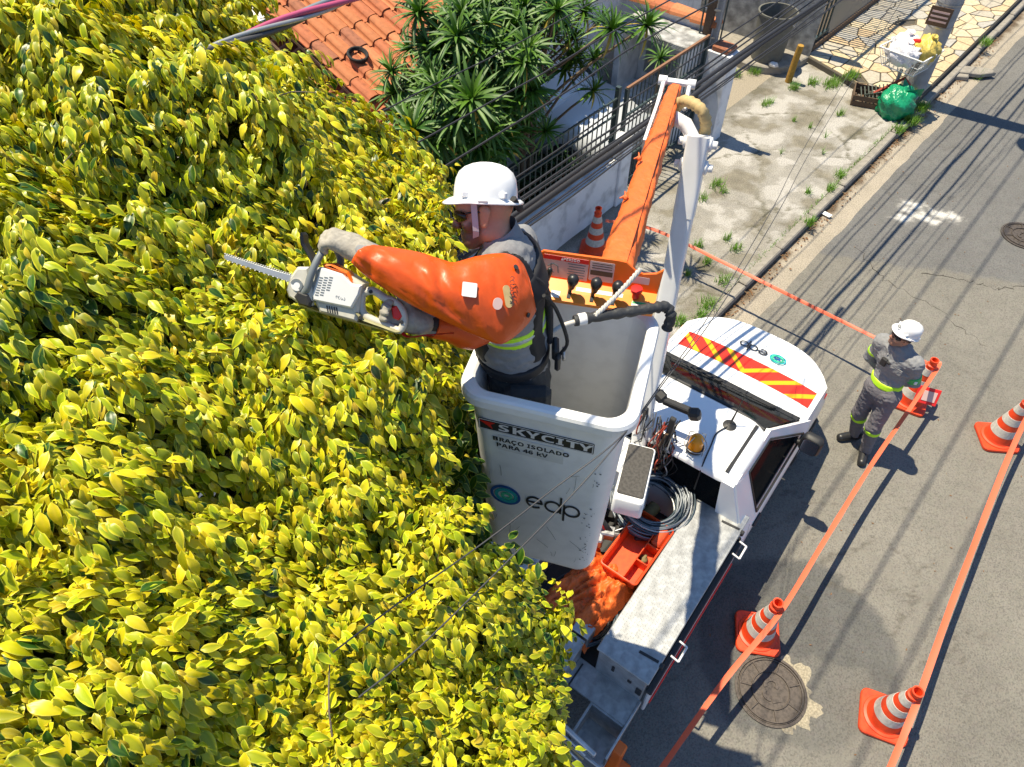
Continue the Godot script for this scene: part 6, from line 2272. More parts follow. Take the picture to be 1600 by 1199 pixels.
	var path := curve([BK * Vector3(0.02, 0.10, -0.06), BK * Vector3(0.10, 0.10, -0.11), BK * Vector3(0.22, 0.085, -0.19), BK * Vector3(0.33, 0.075, -0.26), BK * Vector3(0.385, 0.06, -0.30), BK * Vector3(0.415, 0.02, -0.29), BK * Vector3(0.41, -0.05, -0.28)], 7)
	var rr := []
	for i in path.size(): rr.append(0.024 + 0.0025 * sin(i * 1.7) + 0.002 * sin(i * 3.9))
	tube(st, path, rr, 12)
	obj("sleeve", st, M.black_sleeve, lan)
	st = S(true)
	tube(st, [BK * Vector3(0.035, 0.101, -0.070), BK * Vector3(0.065, 0.101, -0.088)], 0.0275, 12)
	obj("sleeve_label", st, M.label_white, lan)
	st = S(true)
	tube(st, curve([BK * Vector3(0.03, 0.10, -0.06), BK * Vector3(-0.02, 0.09, -0.03), BK * Vector3(-0.06, 0.07, 0.0)], 4), 0.011, 8)
	obj("rope_end", st, M.rope, lan)
	var rp := thing("white_rope", "twisted white rope running from the lanyard up over the control panel", "rope")
	var ra := BK * Vector3(0.10, 0.115, -0.10)
	var rb := BK * Vector3(0.245, 0.245, -0.30)
	for k in 3:
		st = S(true)
		var pts := []
		for i in 41:
			var t := i / 40.0
			var a := t * 34.0 + TAU * k / 3.0
			pts.append(ra.lerp(rb, t) + BK.basis * Vector3(cos(a) * 0.0055, sin(a) * 0.0055, 0) + Vector3(0, -0.012 * sin(PI * t), 0))
		tube(st, pts, 0.0068, 6)
		obj("strand", st, M.rope, rp)


# ================================================================== people
# a head in its own frame: x = face, y = crown, z = one ear
func head_bones(skin_off := Vector3.ZERO) -> Array:
	var Z := Vector3(0, 0, 1)
	return [
		[Vector3(-0.030, 0.035, 0), Vector3(0.025, 0.040, 0), 0.084, 0.080, 0.02, Z, 1.14],
		[Vector3(0.020, -0.025, 0), Vector3(0.052, -0.070, 0), 0.068, 0.045, 0.03, Z, 1.05],
		[Vector3(0.066, -0.098, -0.012), Vector3(0.066, -0.098, 0.012), 0.024, 0.024, 0.025],
		[Vector3(0.000, -0.070, -0.045), Vector3(0.045, -0.090, -0.020), 0.022, 0.020, 0.03],
		[Vector3(0.000, -0.070, 0.045), Vector3(0.045, -0.090, 0.020), 0.022, 0.020, 0.03],
		[Vector3(0.096, 0.012, 0), Vector3(0.116, -0.030, 0), 0.010, 0.0135, 0.014],
		[Vector3(0.103, -0.034, -0.012), Vector3(0.103, -0.034, 0.012), 0.0095, 0.0095, 0.012],
		[Vector3(0.088, -0.062, -0.016), Vector3(0.088, -0.062, 0.016), 0.0095, 0.0095, 0.008],
		[Vector3(0.086, -0.074, -0.012), Vector3(0.086, -0.074, 0.012), 0.0095, 0.0095, 0.008],
		[Vector3(0.080, 0.026, -0.032), Vector3(0.080, 0.026, 0.032), 0.016, 0.016, 0.015],
		[Vector3(0.062, -0.030, -0.045), Vector3(0.062, -0.030, -0.042), 0.022, 0.022, 0.02],
		[Vector3(0.062, -0.030, 0.045), Vector3(0.062, -0.030, 0.042), 0.022, 0.022, 0.02],
		[Vector3(0.084, 0.006, -0.034), Vector3(0.084, 0.006, -0.030), 0.012, 0.012, 0.006],
		[Vector3(0.084, 0.006, 0.034), Vector3(0.084, 0.006, 0.030), 0.012, 0.012, 0.006],
		[Vector3(-0.014, 0.014, 0.086), Vector3(-0.004, -0.030, 0.080), 0.025, 0.016, 0.006, Vector3(0.45, 0, 0.9).normalized(), 2.2],
		[Vector3(-0.014, 0.014, -0.086), Vector3(-0.004, -0.030, -0.080), 0.025, 0.016, 0.006, Vector3(0.45, 0, -0.9).normalized(), 2.2],
		[Vector3(-0.035, -0.055, 0), Vector3(-0.060, -0.17, 0), 0.052, 0.056, 0.03],
	]

func moved(bones: Array, t: Transform3D) -> Array:
	var out := []
	for b in bones:
		var n: Array = b.duplicate()
		n[0] = t * b[0]
		n[1] = t * b[1]
		if b.size() > 5: n[5] = (t.basis * b[5]).normalized()
		out.append(n)
	return out

func face_paint(t: Transform3D, beard: bool) -> Callable:
	var inv := t.affine_inverse()
	var nz := noise(60.0, 2, FastNoiseLite.TYPE_SIMPLEX, 3)
	return func(p: Vector3) -> Color:
		var l: Vector3 = inv * p
		var c := Color(0.43, 0.225, 0.145) * (1.0 + 0.06 * nz.get_noise_3dv(l))
		if l.length() > 0.3: return Color(0.43, 0.225, 0.145)
		c = c.lerp(Color(0.42, 0.15, 0.10), 0.4 * smoothstep(0.07, 0.11, l.x) * smoothstep(-0.05, -0.02, l.y))
		if beard:
			var k := smoothstep(-0.012, -0.038, l.y + 0.012 * nz.get_noise_3dv(l * 0.5)) * smoothstep(-0.005, 0.03, l.x + 0.25 * absf(l.z) * 0.0) * smoothstep(-0.16, -0.12, l.y)
			if l.x > 0.082 and l.y > -0.082 and l.y < -0.055 and absf(l.z) < 0.024: k *= 0.2
			c = c.lerp(Color(0.075, 0.042, 0.030), 0.88 * k)
			c = c.lerp(Color(0.20, 0.10, 0.065), 0.55 * smoothstep(0.02, 0.05, l.y) * smoothstep(0.03, -0.02, l.x))
		else:
			c = c.lerp(Color(0.20, 0.10, 0.07), 0.5 * smoothstep(-0.045, -0.075, l.y) * smoothstep(0.0, 0.03, l.x))
			c = c.lerp(Color(0.03, 0.02, 0.015), smoothstep(-0.01, 0.01, l.y) * smoothstep(0.02, -0.015, l.x))
		return c

func helmet(parent: Node, t: Transform3D, called := "helmet") -> MeshInstance3D:
	t = t.scaled_local(Vector3.ONE * 0.89)
	var st := S(true)
	var prof := [[0.0, 1.0], [0.012, 1.0], [0.045, 0.985], [0.075, 0.94], [0.100, 0.84], [0.120, 0.66], [0.133, 0.42], [0.139, 0.18], [0.140, 0.0]]
	var rings := []
	for p in prof:
		var ring := PackedVector3Array()
		for k in 40:
			var a := TAU * k / 40.0
			var ridge := 0.0
			var z: float = sin(a) * 0.112 * p[1]
			for rz in [-0.030, 0.0, 0.030]:
				if p[1] < 0.97: ridge += 0.008 * exp(-pow((z - rz) / 0.007, 2.0)) * smoothstep(0.03, 0.09, p[0])
			ring.append(t * Vector3(cos(a) * 0.134 * p[1] - 0.004, p[0] + ridge, z))
		rings.append(ring)
	loft(st, rings, true, false, false)
	# brim, longer over the face
	rings = []
	for e in [[0.99, 0.008], [1.08, 0.006], [1.17, -0.004], [1.18, -0.010], [1.06, -0.006], [0.97, -0.004]]:
		var ring := PackedVector3Array()
		for k in 40:
			var a := TAU * k / 40.0
			var ext: float = 1.0 + (e[0] - 1.0) * (1.0 + 1.0 * smoothstep(0.2, 0.95, cos(a)) + 0.1 * smoothstep(0.3, 1.0, -cos(a)))
			var dip: float = -0.012 * smoothstep(0.3, 1.0, cos(a)) * (e[0] - 0.97) / 0.2 - 0.004 * smoothstep(0.3, 1.0, -cos(a))
			ring.append(t * Vector3(cos(a) * 0.134 * ext - 0.004, e[1] + dip, sin(a) * 0.112 * ext))
		rings.append(ring)
	loft(st, rings, true, false, false)
	var h := obj(called, st, M.helmet, parent)
	for z in [-1.0, 1.0]:
		for x in [-0.085, 0.066]:
			st = S()
			box(st, t * X(Vector3(x, 0.026, z * (0.094 if x > 0 else 0.091)), atan2(-x * 0.7, 0.11) * z), Vector3(0.036, 0.024, 0.022), 0.004)
			obj("clip", st, M.helmet, h)
		st = S()
		box(st, t * X(Vector3(-0.01, 0.002, 0.128 * z)), Vector3(0.040, 0.010, 0.008), 0.002)
		obj("strap_slot", st, M.strap_grey, h)
	return h

func sunglasses(parent: Node, t: Transform3D) -> void:
	# two wrap-round lenses and thin temples
	var st := S(true)
	for z in [-1.0, 1.0]:
		var rings := []
		for i in 9:
			var f := i / 8.0
			var a := deg_to_rad(lerpf(7.0, 62.0, f))
			var h := 0.021 * pow(sin(PI * clampf(0.12 + 0.80 * f, 0.0, 1.0)), 0.5)
			var p := Vector3(cos(a) * 0.108 + 0.006, 0.008 - 0.004 * f, sin(a) * 0.086 * z)
			var nn := Vector3(cos(a), 0, sin(a) * z)
			rings.append(PackedVector3Array([t * (p + Vector3(0, h, 0)), t * (p + nn * 0.004), t * (p + Vector3(0, -h, 0)), t * (p - nn * 0.002)]))
		loft(st, rings)
		tube(st, curve([t * Vector3(0.058, 0.014, 0.077 * z), t * Vector3(0.03, 0.016, 0.083 * z), t * Vector3(-0.015, 0.012, 0.085 * z)], 4), 0.0042, 6)
	tube(st, [t * Vector3(0.112, 0.016, -0.014), t * Vector3(0.116, 0.017, 0.0), t * Vector3(0.112, 0.016, 0.014)], 0.004, 6)
	obj("sunglasses", st, M.lens, parent)

# hand: wrist at the origin, fingers along +x, thumb towards +z, palm facing -y; curl in radians per joint
func hand_bones(t: Transform3D, curl: float, side: float, fat := 1.0) -> Array:
	var bones := [
		[Vector3(-0.03, 0, 0), Vector3(0.02, 0, 0), 0.026 * fat, 0.030 * fat, 0.02, Vector3.UP, 1.25],
		[Vector3(0.02, 0, -0.018), Vector3(0.082, 0, -0.028), 0.018 * fat, 0.015 * fat, 0.02],
		[Vector3(0.02, 0, 0.0), Vector3(0.088, 0.003, 0.0), 0.020 * fat, 0.015 * fat, 0.02],
		[Vector3(0.02, 0, 0.018), Vector3(0.086, 0, 0.028), 0.019 * fat, 0.015 * fat, 0.02],
	]
	var lens := [0.066, 0.078, 0.074, 0.058]
	for i in 4:
		var p := Vector3(0.086, 0.002, 0.032 - i * 0.0215)
		var a := -curl * 0.7
		for k in 3:
			var l: float = lens[i] * [0.44, 0.32, 0.26][k]
			var n := p + Vector3(cos(a), sin(a), 0) * l
			bones.append([p, n, [0.0100, 0.0092, 0.0085][k] * fat, [0.0092, 0.0085, 0.0075][k] * fat, 0.006])
			p = n
			a -= curl
	var th := Vector3(0.025, -0.004, 0.030)
	for k in 3:
		var l: float = [0.036, 0.032, 0.026][k]
		var d := Vector3(0.72, -0.25 - 0.35 * k * curl, 0.62 - 0.30 * k * curl).normalized()
		bones.append([th, th + d * l, [0.014, 0.0115, 0.0105][k] * fat, [0.0115, 0.0105, 0.009][k] * fat, 0.008])
		th += d * l
	for b in bones:
		b[0].z *= side
		b[1].z *= side
	return moved(bones, t)

func build_lineman() -> void:
	# he stands in the bucket and leans out towards the crown; f = where he faces
	var fdir := (BK.basis * Vector3(-0.965, 0, 0.26)).normalized()
	var left := Vector3.UP.cross(fdir).normalized()
	var P := thing("person", "man in the bucket in white helmet and orange sleeves working a chainsaw", "person")
	var B := func(x: float, y: float, z: float) -> Vector3: return BK * Vector3(x, y, z)
	var hip: Vector3 = B.call(-0.19, -0.20, 0.05)
	var waist: Vector3 = B.call(-0.225, 0.06, 0.065)
	var chest: Vector3 = B.call(-0.245, 0.31, 0.07)
	var neck: Vector3 = B.call(-0.225, 0.49, 0.07)
	var HO: Vector3 = B.call(-0.325, 0.640, 0.075)
	var shl: Vector3 = B.call(-0.20, 0.40, 0.245)
	var shr: Vector3 = B.call(-0.245, 0.41, -0.10)
	var ell := Vector3(-1.522, 4.899, -1.274)
	var wrl := Vector3(-1.693, 5.046, -1.146)
	var elr := Vector3(-1.432, 4.660, -1.403)
	var wrr := Vector3(-1.506, 4.787, -1.212)
	var away := Vector3(-0.66, 0, -0.75)
	HO += away * 0.06
	var ht := frame(HO, fdir * cos(0.16) - Vector3.UP * sin(0.16), Vector3.UP * 0.86 + away * 0.50)
	var front := fdir
	neck = ht * Vector3(-0.062, -0.160, 0)
	# the whole body, one surface: trunk and limbs, then the head on a finer grid
	var legs := []
	for s in [-1.0, 1.0]:
		var h: Vector3 = hip + left * 0.09 * s
		var knee: Vector3 = h + Vector3(0, -0.44, 0) + fdir * 0.03
		legs.append([h, knee, 0.082, 0.056, 0.05])
		legs.append([knee, knee + Vector3(0, -0.43, 0) - fdir * 0.03, 0.055, 0.038, 0.03])
		legs.append([knee + Vector3(0, -0.45, 0) - fdir * 0.05, knee + Vector3(0, -0.46, 0) + fdir * 0.14, 0.036, 0.03, 0.03])
	var arms := [
		[shl, ell, 0.058, 0.044, 0.05], [ell, wrl, 0.044, 0.030, 0.03],
		[shr, elr, 0.058, 0.044, 0.05], [elr, wrr, 0.044, 0.030, 0.03]]
	var trunk := [
		[hip + left * 0.06, hip - left * 0.06, 0.105, 0.105, 0.06],
		[hip, waist, 0.130, 0.130, 0.06, front, 1.1],
		[waist, chest, 0.138, 0.145, 0.08, front, 1.12],
		[chest + left * 0.06, chest - left * 0.06, 0.125, 0.125, 0.07, front, 1.15],
		[chest + Vector3(0, 0.08, 0), neck, 0.12, 0.062, 0.07],
		[neck + Vector3(0, -0.03, 0), shl, 0.062, 0.060, 0.06], [neck + Vector3(0, -0.03, 0), shr, 0.062, 0.060, 0.06]]
	var paint := face_paint(ht, true)
	var st := S(true)
	body(st, trunk + arms + legs, 0.016, 0.0, null, paint)
	body(st, moved(head_bones(), ht), 0.0042, 0.0, null, paint)
	obj("body", st, M.skin, P)
	st = S(true)
	fold = 0.007
	body(st, trunk.slice(1) + arms, 0.010, 0.021, func(p: Vector3) -> float: return hip.y - 0.02 - p.y)
	obj("shirt", st, M.uniform, P)
	st = S(true)
	body(st, [[hip + left * 0.06, hip - left * 0.06, 0.105, 0.105, 0.06], [hip, waist + Vector3(0, -0.06, 0), 0.13, 0.13, 0.06, front, 1.2]] + [legs[0], legs[1], legs[3], legs[4]], 0.014, 0.026)
	fold = 0.0
	obj("trousers", st, M.work_trousers, P)
	for s in 2:
		st = S(true)
		var f: Array = legs[s * 3 + 2]
		body(st, [[f[0] + Vector3(0, 0.12, 0), f[0], 0.055, 0.05, 0.03], [f[0], f[1], 0.05, 0.045, 0.03]], 0.014)
		obj("boot", st, M.boot, P)
	# collar
	st = S(true)
	var rg := []
	for e in [[0.092, -0.05], [0.084, 0.0], [0.074, 0.05], [0.070, 0.075]]:
		var ring := PackedVector3Array()
		for k in 20:
			var a := TAU * k / 20.0
			ring.append(neck + fdir * (cos(a) * e[0] + e[1] * 0.25) + left * sin(a) * e[0] * 0.95 + ht.basis.y * (e[1] + 0.02 - 0.030 * cos(a)))
		rg.append(ring)
	loft(st, rg, true, false, false)
	obj("collar", st, M.uniform, P)
	# reflective band round the body: yellow, with a grey strip on it
	for e in [[0.205, 0.044, 0.027, "hivis", "yellow_band"], [0.205, 0.017, 0.0295, "silver", "grey_band"]]:
		st = S(true)
		var y0: float = BK.origin.y + e[0]
		var hh: float = e[1]
		body(st, trunk.slice(1), 0.0085, e[2], func(p: Vector3) -> float: return absf(p.y - y0 - 0.06 * (p - waist).dot(fdir)) - hh)
		obj(e[4], st, M[e[3]], P)
	for hs in [shl - left * 0.075, shr + left * 0.055]:
		st = S(true)
		body(st, trunk.slice(1), 0.009, 0.030, func(p: Vector3) -> float: return maxf(absf((p - hs).dot(left)) - 0.032, waist.y - 0.02 - p.y))
		obj("harness_strap", st, M.strap, P)
	st = S(true)
	body(st, trunk.slice(1), 0.009, 0.034, func(p: Vector3) -> float: return maxf(maxf(absf((p - neck).dot(left)) - 0.13, (p - neck).dot(fdir) + 0.03), maxf(p.y - neck.y + 0.035, neck.y - 0.14 - p.y)))
	obj("harness_yoke", st, M.strap, P)
	# harness: shoulder pad, straps, waist belt with buckle and D-ring
	st = S(true)
	tube(st, curve([shl + left * -0.07 + fdir * 0.06 + Vector3(0, 0.03, 0), shl + left * -0.085 + Vector3(0, 0.095, 0), shl + left * -0.10 - fdir * 0.11 + Vector3(0, 0.06, 0), chest + left * 0.02 - fdir * 0.165, waist - left * 0.02 - fdir * 0.16], 5), 0.015, 8)
	tube(st, curve([shr + left * 0.05 + fdir * 0.05 + Vector3(0, 0.04, 0), shr + left * 0.05 + Vector3(0, 0.10, 0), chest - fdir * 0.165, waist + left * 0.03 - fdir * 0.165], 5), 0.015, 8)
	obj("harness_strap", st, M.strap, P)
	st = S(true)
	body(st, trunk.slice(1, 3), 0.011, 0.032, func(p: Vector3) -> float: return absf(p.y - waist.y + 0.085) - 0.032)
	obj("harness_belt", st, M.strap, P)
	st = S()
	box(st, frame(waist - fdir * 0.19 + left * 0.05 + Vector3(0, -0.02, 0), left, Vector3.UP), Vector3(0.09, 0.07, 0.03), 0.01)
	box(st, frame(waist - fdir * 0.20 + left * 0.10 + Vector3(0, -0.05, 0), left, Vector3.UP), Vector3(0.04, 0.09, 0.025), 0.01)
	obj("buckle", st, M.trim, P)
	st = S(true)
	var dr := []
	for k in 13: dr.append(waist - fdir * 0.225 + left * 0.07 + Vector3(0, -0.03, 0) + left * cos(TAU * k / 12.0) * 0.025 + Vector3.UP * sin(TAU * k / 12.0) * 0.03)
	tube(st, dr, 0.006, 6)
	obj("ring", st, M.steel, P)
	st = S(true)
	tube(st, curve([shl - fdir * 0.15 - left * 0.05 + Vector3(0, 0.02, 0), chest - fdir * 0.20 + left * 0.09, waist - fdir * 0.235 + left * 0.08 + Vector3(0, 0.06, 0), waist - fdir * 0.21 + left * 0.08 + Vector3(0, -0.02, 0)], 5), 0.008, 6)
	obj("harness_cord", st, M.strap, P)
	st = S()
	box(st, frame(hip + left * 0.18 - fdir * 0.04 + Vector3(0, 0.03, 0), fdir, Vector3.UP), Vector3(0.20, 0.20, 0.07), 0.025)
	obj("pouch", st, M.work_trousers, P)
	# helmet, chin strap, glasses, hair stubble is in the skin
	helmet(P, frame(ht * Vector3(-0.008, 0.052, 0), ht.basis * Vector3(1, 0.16, 0), ht.basis * Vector3(-0.16, 1, 0)))
	sunglasses(P, ht)
	st = S()
	for z in [-1.0, 1.0]:
		plate(st, [ht * Vector3(0.030, 0.055, 0.095 * z), ht * Vector3(0.008, 0.055, 0.096 * z), ht * Vector3(0.018, -0.055, 0.074 * z), ht * Vector3(0.040, -0.05, 0.074 * z)], 0.003)
		plate(st, [ht * Vector3(0.040, -0.05, 0.074 * z), ht * Vector3(0.018, -0.055, 0.074 * z), ht * Vector3(0.036, -0.125, 0.012 * z), ht * Vector3(0.060, -0.125, 0.012 * z)], 0.003)
	obj("chin_strap", st, M.strap_grey, P)
	st = S(true)
	tube(st, curve([ht * Vector3(-0.01, -0.035, 0.086), ht * Vector3(0.0, -0.08, 0.075), ht * Vector3(0.01, -0.13, 0.055), ht * Vector3(-0.01, -0.16, 0.05)], 4), 0.004, 5)
	obj("earplug_cord", st, M.tape, P)
	st = S(true)
	tube(st, curve([ht * Vector3(-0.12, 0.045, 0.06), ht * Vector3(-0.135, 0.0, 0.0), ht * Vector3(-0.12, 0.045, -0.06)], 5), 0.013, 6)
	obj("nape_strap", st, M.strap, P)
	# gloves: the near hand over the saw's front handle, the far hand in its rear grip
	st = S(true)
	var g1 := frame(Vector3(-1.744, 5.048, -1.143), Vector3(-1.802, 5.083, -1.101) - Vector3(-1.744, 5.048, -1.143), Vector3(0.425, 0.766, 0.482) * 0.7 + Vector3(-0.507, 0.643, -0.575) * 0.7)
	body(st, hand_bones(g1, 0.95, 1.0, 1.55) + [[wrl, g1 * Vector3(0.0, 0, 0), 0.048, 0.040, 0.03]], 0.006)
	obj("glove", st, M.glove, P)
	st = S(true)
	var g2 := frame(Vector3(-1.515, 4.817, -1.169), Vector3(-1.596, 4.867, -1.110) - Vector3(-1.515, 4.817, -1.169), Vector3(-0.425, -0.766, -0.482))
	body(st, hand_bones(g2, 0.85, -1.0, 1.4) + [[wrr, g2 * Vector3(0.0, 0, 0), 0.046, 0.038, 0.03]], 0.006)
	obj("glove", st, M.glove, P)
	st = S(true)
	tube(st, [wrr.lerp(elr, 0.0), wrr.lerp(elr, 0.16)], [0.047, 0.052], 14)
	obj("glove_cuff", st, M.trim, P)
	# far sleeve
	st = S(true)
	tube(st, curve([wrr.lerp(elr, 0.14), wrr.lerp(elr, 0.55), elr, elr.lerp(shr, 0.5), shr], 4), [0.058, 0.06, 0.063, 0.066, 0.07, 0.074, 0.078, 0.08, 0.082, 0.084, 0.086, 0.088, 0.09, 0.092, 0.094, 0.096, 0.098], 16)
	obj("rubber_sleeve", st, M.orange_sleeve, P)
	# near sleeve: a stiff rubber sheet rolled round the arm, flaring over the shoulder to a hanging point
	var dep := Vector3(-0.425, -0.766, -0.482)
	var stations := [
		[Vector3(-1.679, 5.084, -1.153), Vector3(-1.678, 5.065, -1.070), 0.055], [Vector3(-1.666, 5.084, -1.177), Vector3(-1.638, 5.036, -1.078), 0.060], [Vector3(-1.625, 5.068, -1.220), Vector3(-1.585, 4.998, -1.099), 0.068], [Vector3(-1.564, 5.045, -1.279), Vector3(-1.505, 4.952, -1.133), 0.080],
		[Vector3(-1.504, 5.015, -1.328), Vector3(-1.444, 4.920, -1.162), 0.088], [Vector3(-1.467, 5.001, -1.360), Vector3(-1.386, 4.889, -1.196), 0.092], [Vector3(-1.435, 5.004, -1.426), Vector3(-1.309, 4.843, -1.243), 0.10], [Vector3(-1.403, 5.000, -1.480), Vector3(-1.259, 4.807, -1.282), 0.11],
		[Vector3(-1.374, 4.991, -1.523), Vector3(-1.218, 4.780, -1.322), 0.115], [Vector3(-1.350, 4.968, -1.553), Vector3(-1.204, 4.783, -1.387), 0.115], [Vector3(-1.329, 4.931, -1.573), Vector3(-1.206, 4.791, -1.462), 0.10], [Vector3(-1.314, 4.893, -1.577), Vector3(-1.219, 4.803, -1.520), 0.085]]
	var fine_st := []
	for i in stations.size() - 1:
		for k in 3:
			var t := k / 3.0
			var a0: Array = stations[maxi(i - 1, 0)]
			var a1: Array = stations[i]
			var a2: Array = stations[i + 1]
			var a3: Array = stations[mini(i + 2, stations.size() - 1)]
			fine_st.append([a1[0].cubic_interpolate(a2[0], a0[0], a3[0], t), a1[1].cubic_interpolate(a2[1], a0[1], a3[1], t), lerpf(a1[2], a2[2], t)])
	fine_st.append(stations[-1])
	var nz := noise(1.0, 3, FastNoiseLite.TYPE_SIMPLEX_SMOOTH, 33)
	st = S(true)
	rg = []
	for i in fine_st.size():
		var T: Vector3 = fine_st[i][0]
		var D: Vector3 = fine_st[i][1]
		var c := (T + D) * 0.5
		var hv := (T - D) * 0.5
		var ring := PackedVector3Array()
		for k in 36:
			var a := TAU * k / 36.0
			# lens-shaped section: pointed seam at the lower edge
			var ca := cos(a)
			var sa := sin(a)
			var w: float = fine_st[i][2] * (1.0 if ca > -0.2 else lerpf(1.0, 0.62, (-ca - 0.2) / 0.8))
			var p := c + hv * ca + dep * (-sa * w)
			var el := exp(-pow((i - 13.5) / 4.0, 2.0))
			p += dep * -0.020 * (absf(nz.get_noise_3d(i * 0.36 + ca * 0.9, ca * 1.3, sa * 1.0)) - 0.2)
			p += dep * 0.012 * absf(nz.get_noise_3d(i * 0.25 - ca * 1.4 + 20.0, ca * 2.4, 3.0))
			p += dep * (0.011 * el * sin(i * 1.9 + 5.0 * ca) * maxf(0.0, sa)) + dep * 0.010 * exp(-pow((i - 4.0) / 0.8, 2.0))
			ring.append(p + dep * (0.22 * w * sa * sa * signf(sa) * smoothstep(14.0, 24.0, float(i))))
		rg.append(ring)
	loft(st, rg, true, false, false)
	var inner := []
	for ring in rg:
		var c := Vector3.ZERO
		for p in ring: c += p / ring.size()
		var rr := PackedVector3Array()
		for p in ring: rr.append(p + (c - p).normalized() * 0.004)
		inner.append(rr)
	loft(st, inner, true, false, false)
	loft(st, [rg[0], inner[0]], true, false, false)
	loft(st, [rg[-1], inner[-1]], true, false, false)
	var sleeve := obj("rubber_sleeve", st, M.orange_sleeve, P)
	# on the sleeve: square white tag, round stamp, yellow mark, two dark studs
	var on := func(i: int, a: float, lift: float) -> Vector3:
		var T: Vector3 = fine_st[i][0]
		var D: Vector3 = fine_st[i][1]
		var w: float = fine_st[i][2] * (1.0 if cos(a) > -0.2 else lerpf(1.0, 0.62, (-cos(a) - 0.2) / 0.8))
		return (T + D) * 0.5 + (T - D) * 0.5 * cos(a) + dep * (-sin(a) * (w + 0.007 + lift) + 0.22 * w * sin(a) * sin(a) * smoothstep(14.0, 24.0, float(i)))
	var decal := func(called: String, i0: float, a0: float, w: float, h: float, m: Material, round_: bool) -> void:
		var c: Vector3 = on.call(int(i0), a0, 0.0)
		var ex: Vector3 = (on.call(int(i0) + 1, a0, 0.0) - on.call(int(i0) - 1, a0, 0.0)).normalized()
		var ey: Vector3 = (on.call(int(i0), a0 - 0.1, 0.0) - on.call(int(i0), a0 + 0.1, 0.0)).normalized()
		var s2 := S()
		prism(s2, rrect(w, h, minf(w, h) * (0.49 if round_ else 0.08), 5), 0.004, frame(c, ex, ey))
		obj(called, s2, m, sleeve)
	decal.call("white_tag", 18, 1.55, 0.052, 0.050, M.label_white, false)
	decal.call("round_stamp", 23, 1.75, 0.034, 0.042, M.label_pink, true)
	decal.call("yellow_mark", 25, 1.60, 0.026, 0.080, M.hose_yellow, true)
	decal.call("stud", 27, 0.85, 0.020, 0.020, M.interior, true)
	decal.call("stud", 30, 2.45, 0.018, 0.018, M.interior, true)
	var sc: Vector3 = on.call(26, 1.5, 0.002)
	st = S()
	var wt := frame(sc + dep * -0.003, (on.call(26, 1.9, 0.0) - on.call(26, 1.1, 0.0)).normalized(), Vector3(0.75, 0, -0.661))
	for k in 8:
		stroke(st, arc2(Vector2(-0.045 + k * 0.013, 0), 0.005, 0.007, k * 50, k * 50 + 250, 8), 0.0022, wt)
	obj("handwriting", st, M.ink, sleeve)
	settle(P, BK * Vector3(-0.14, -1.24, 0.04))
	build_chainsaw()

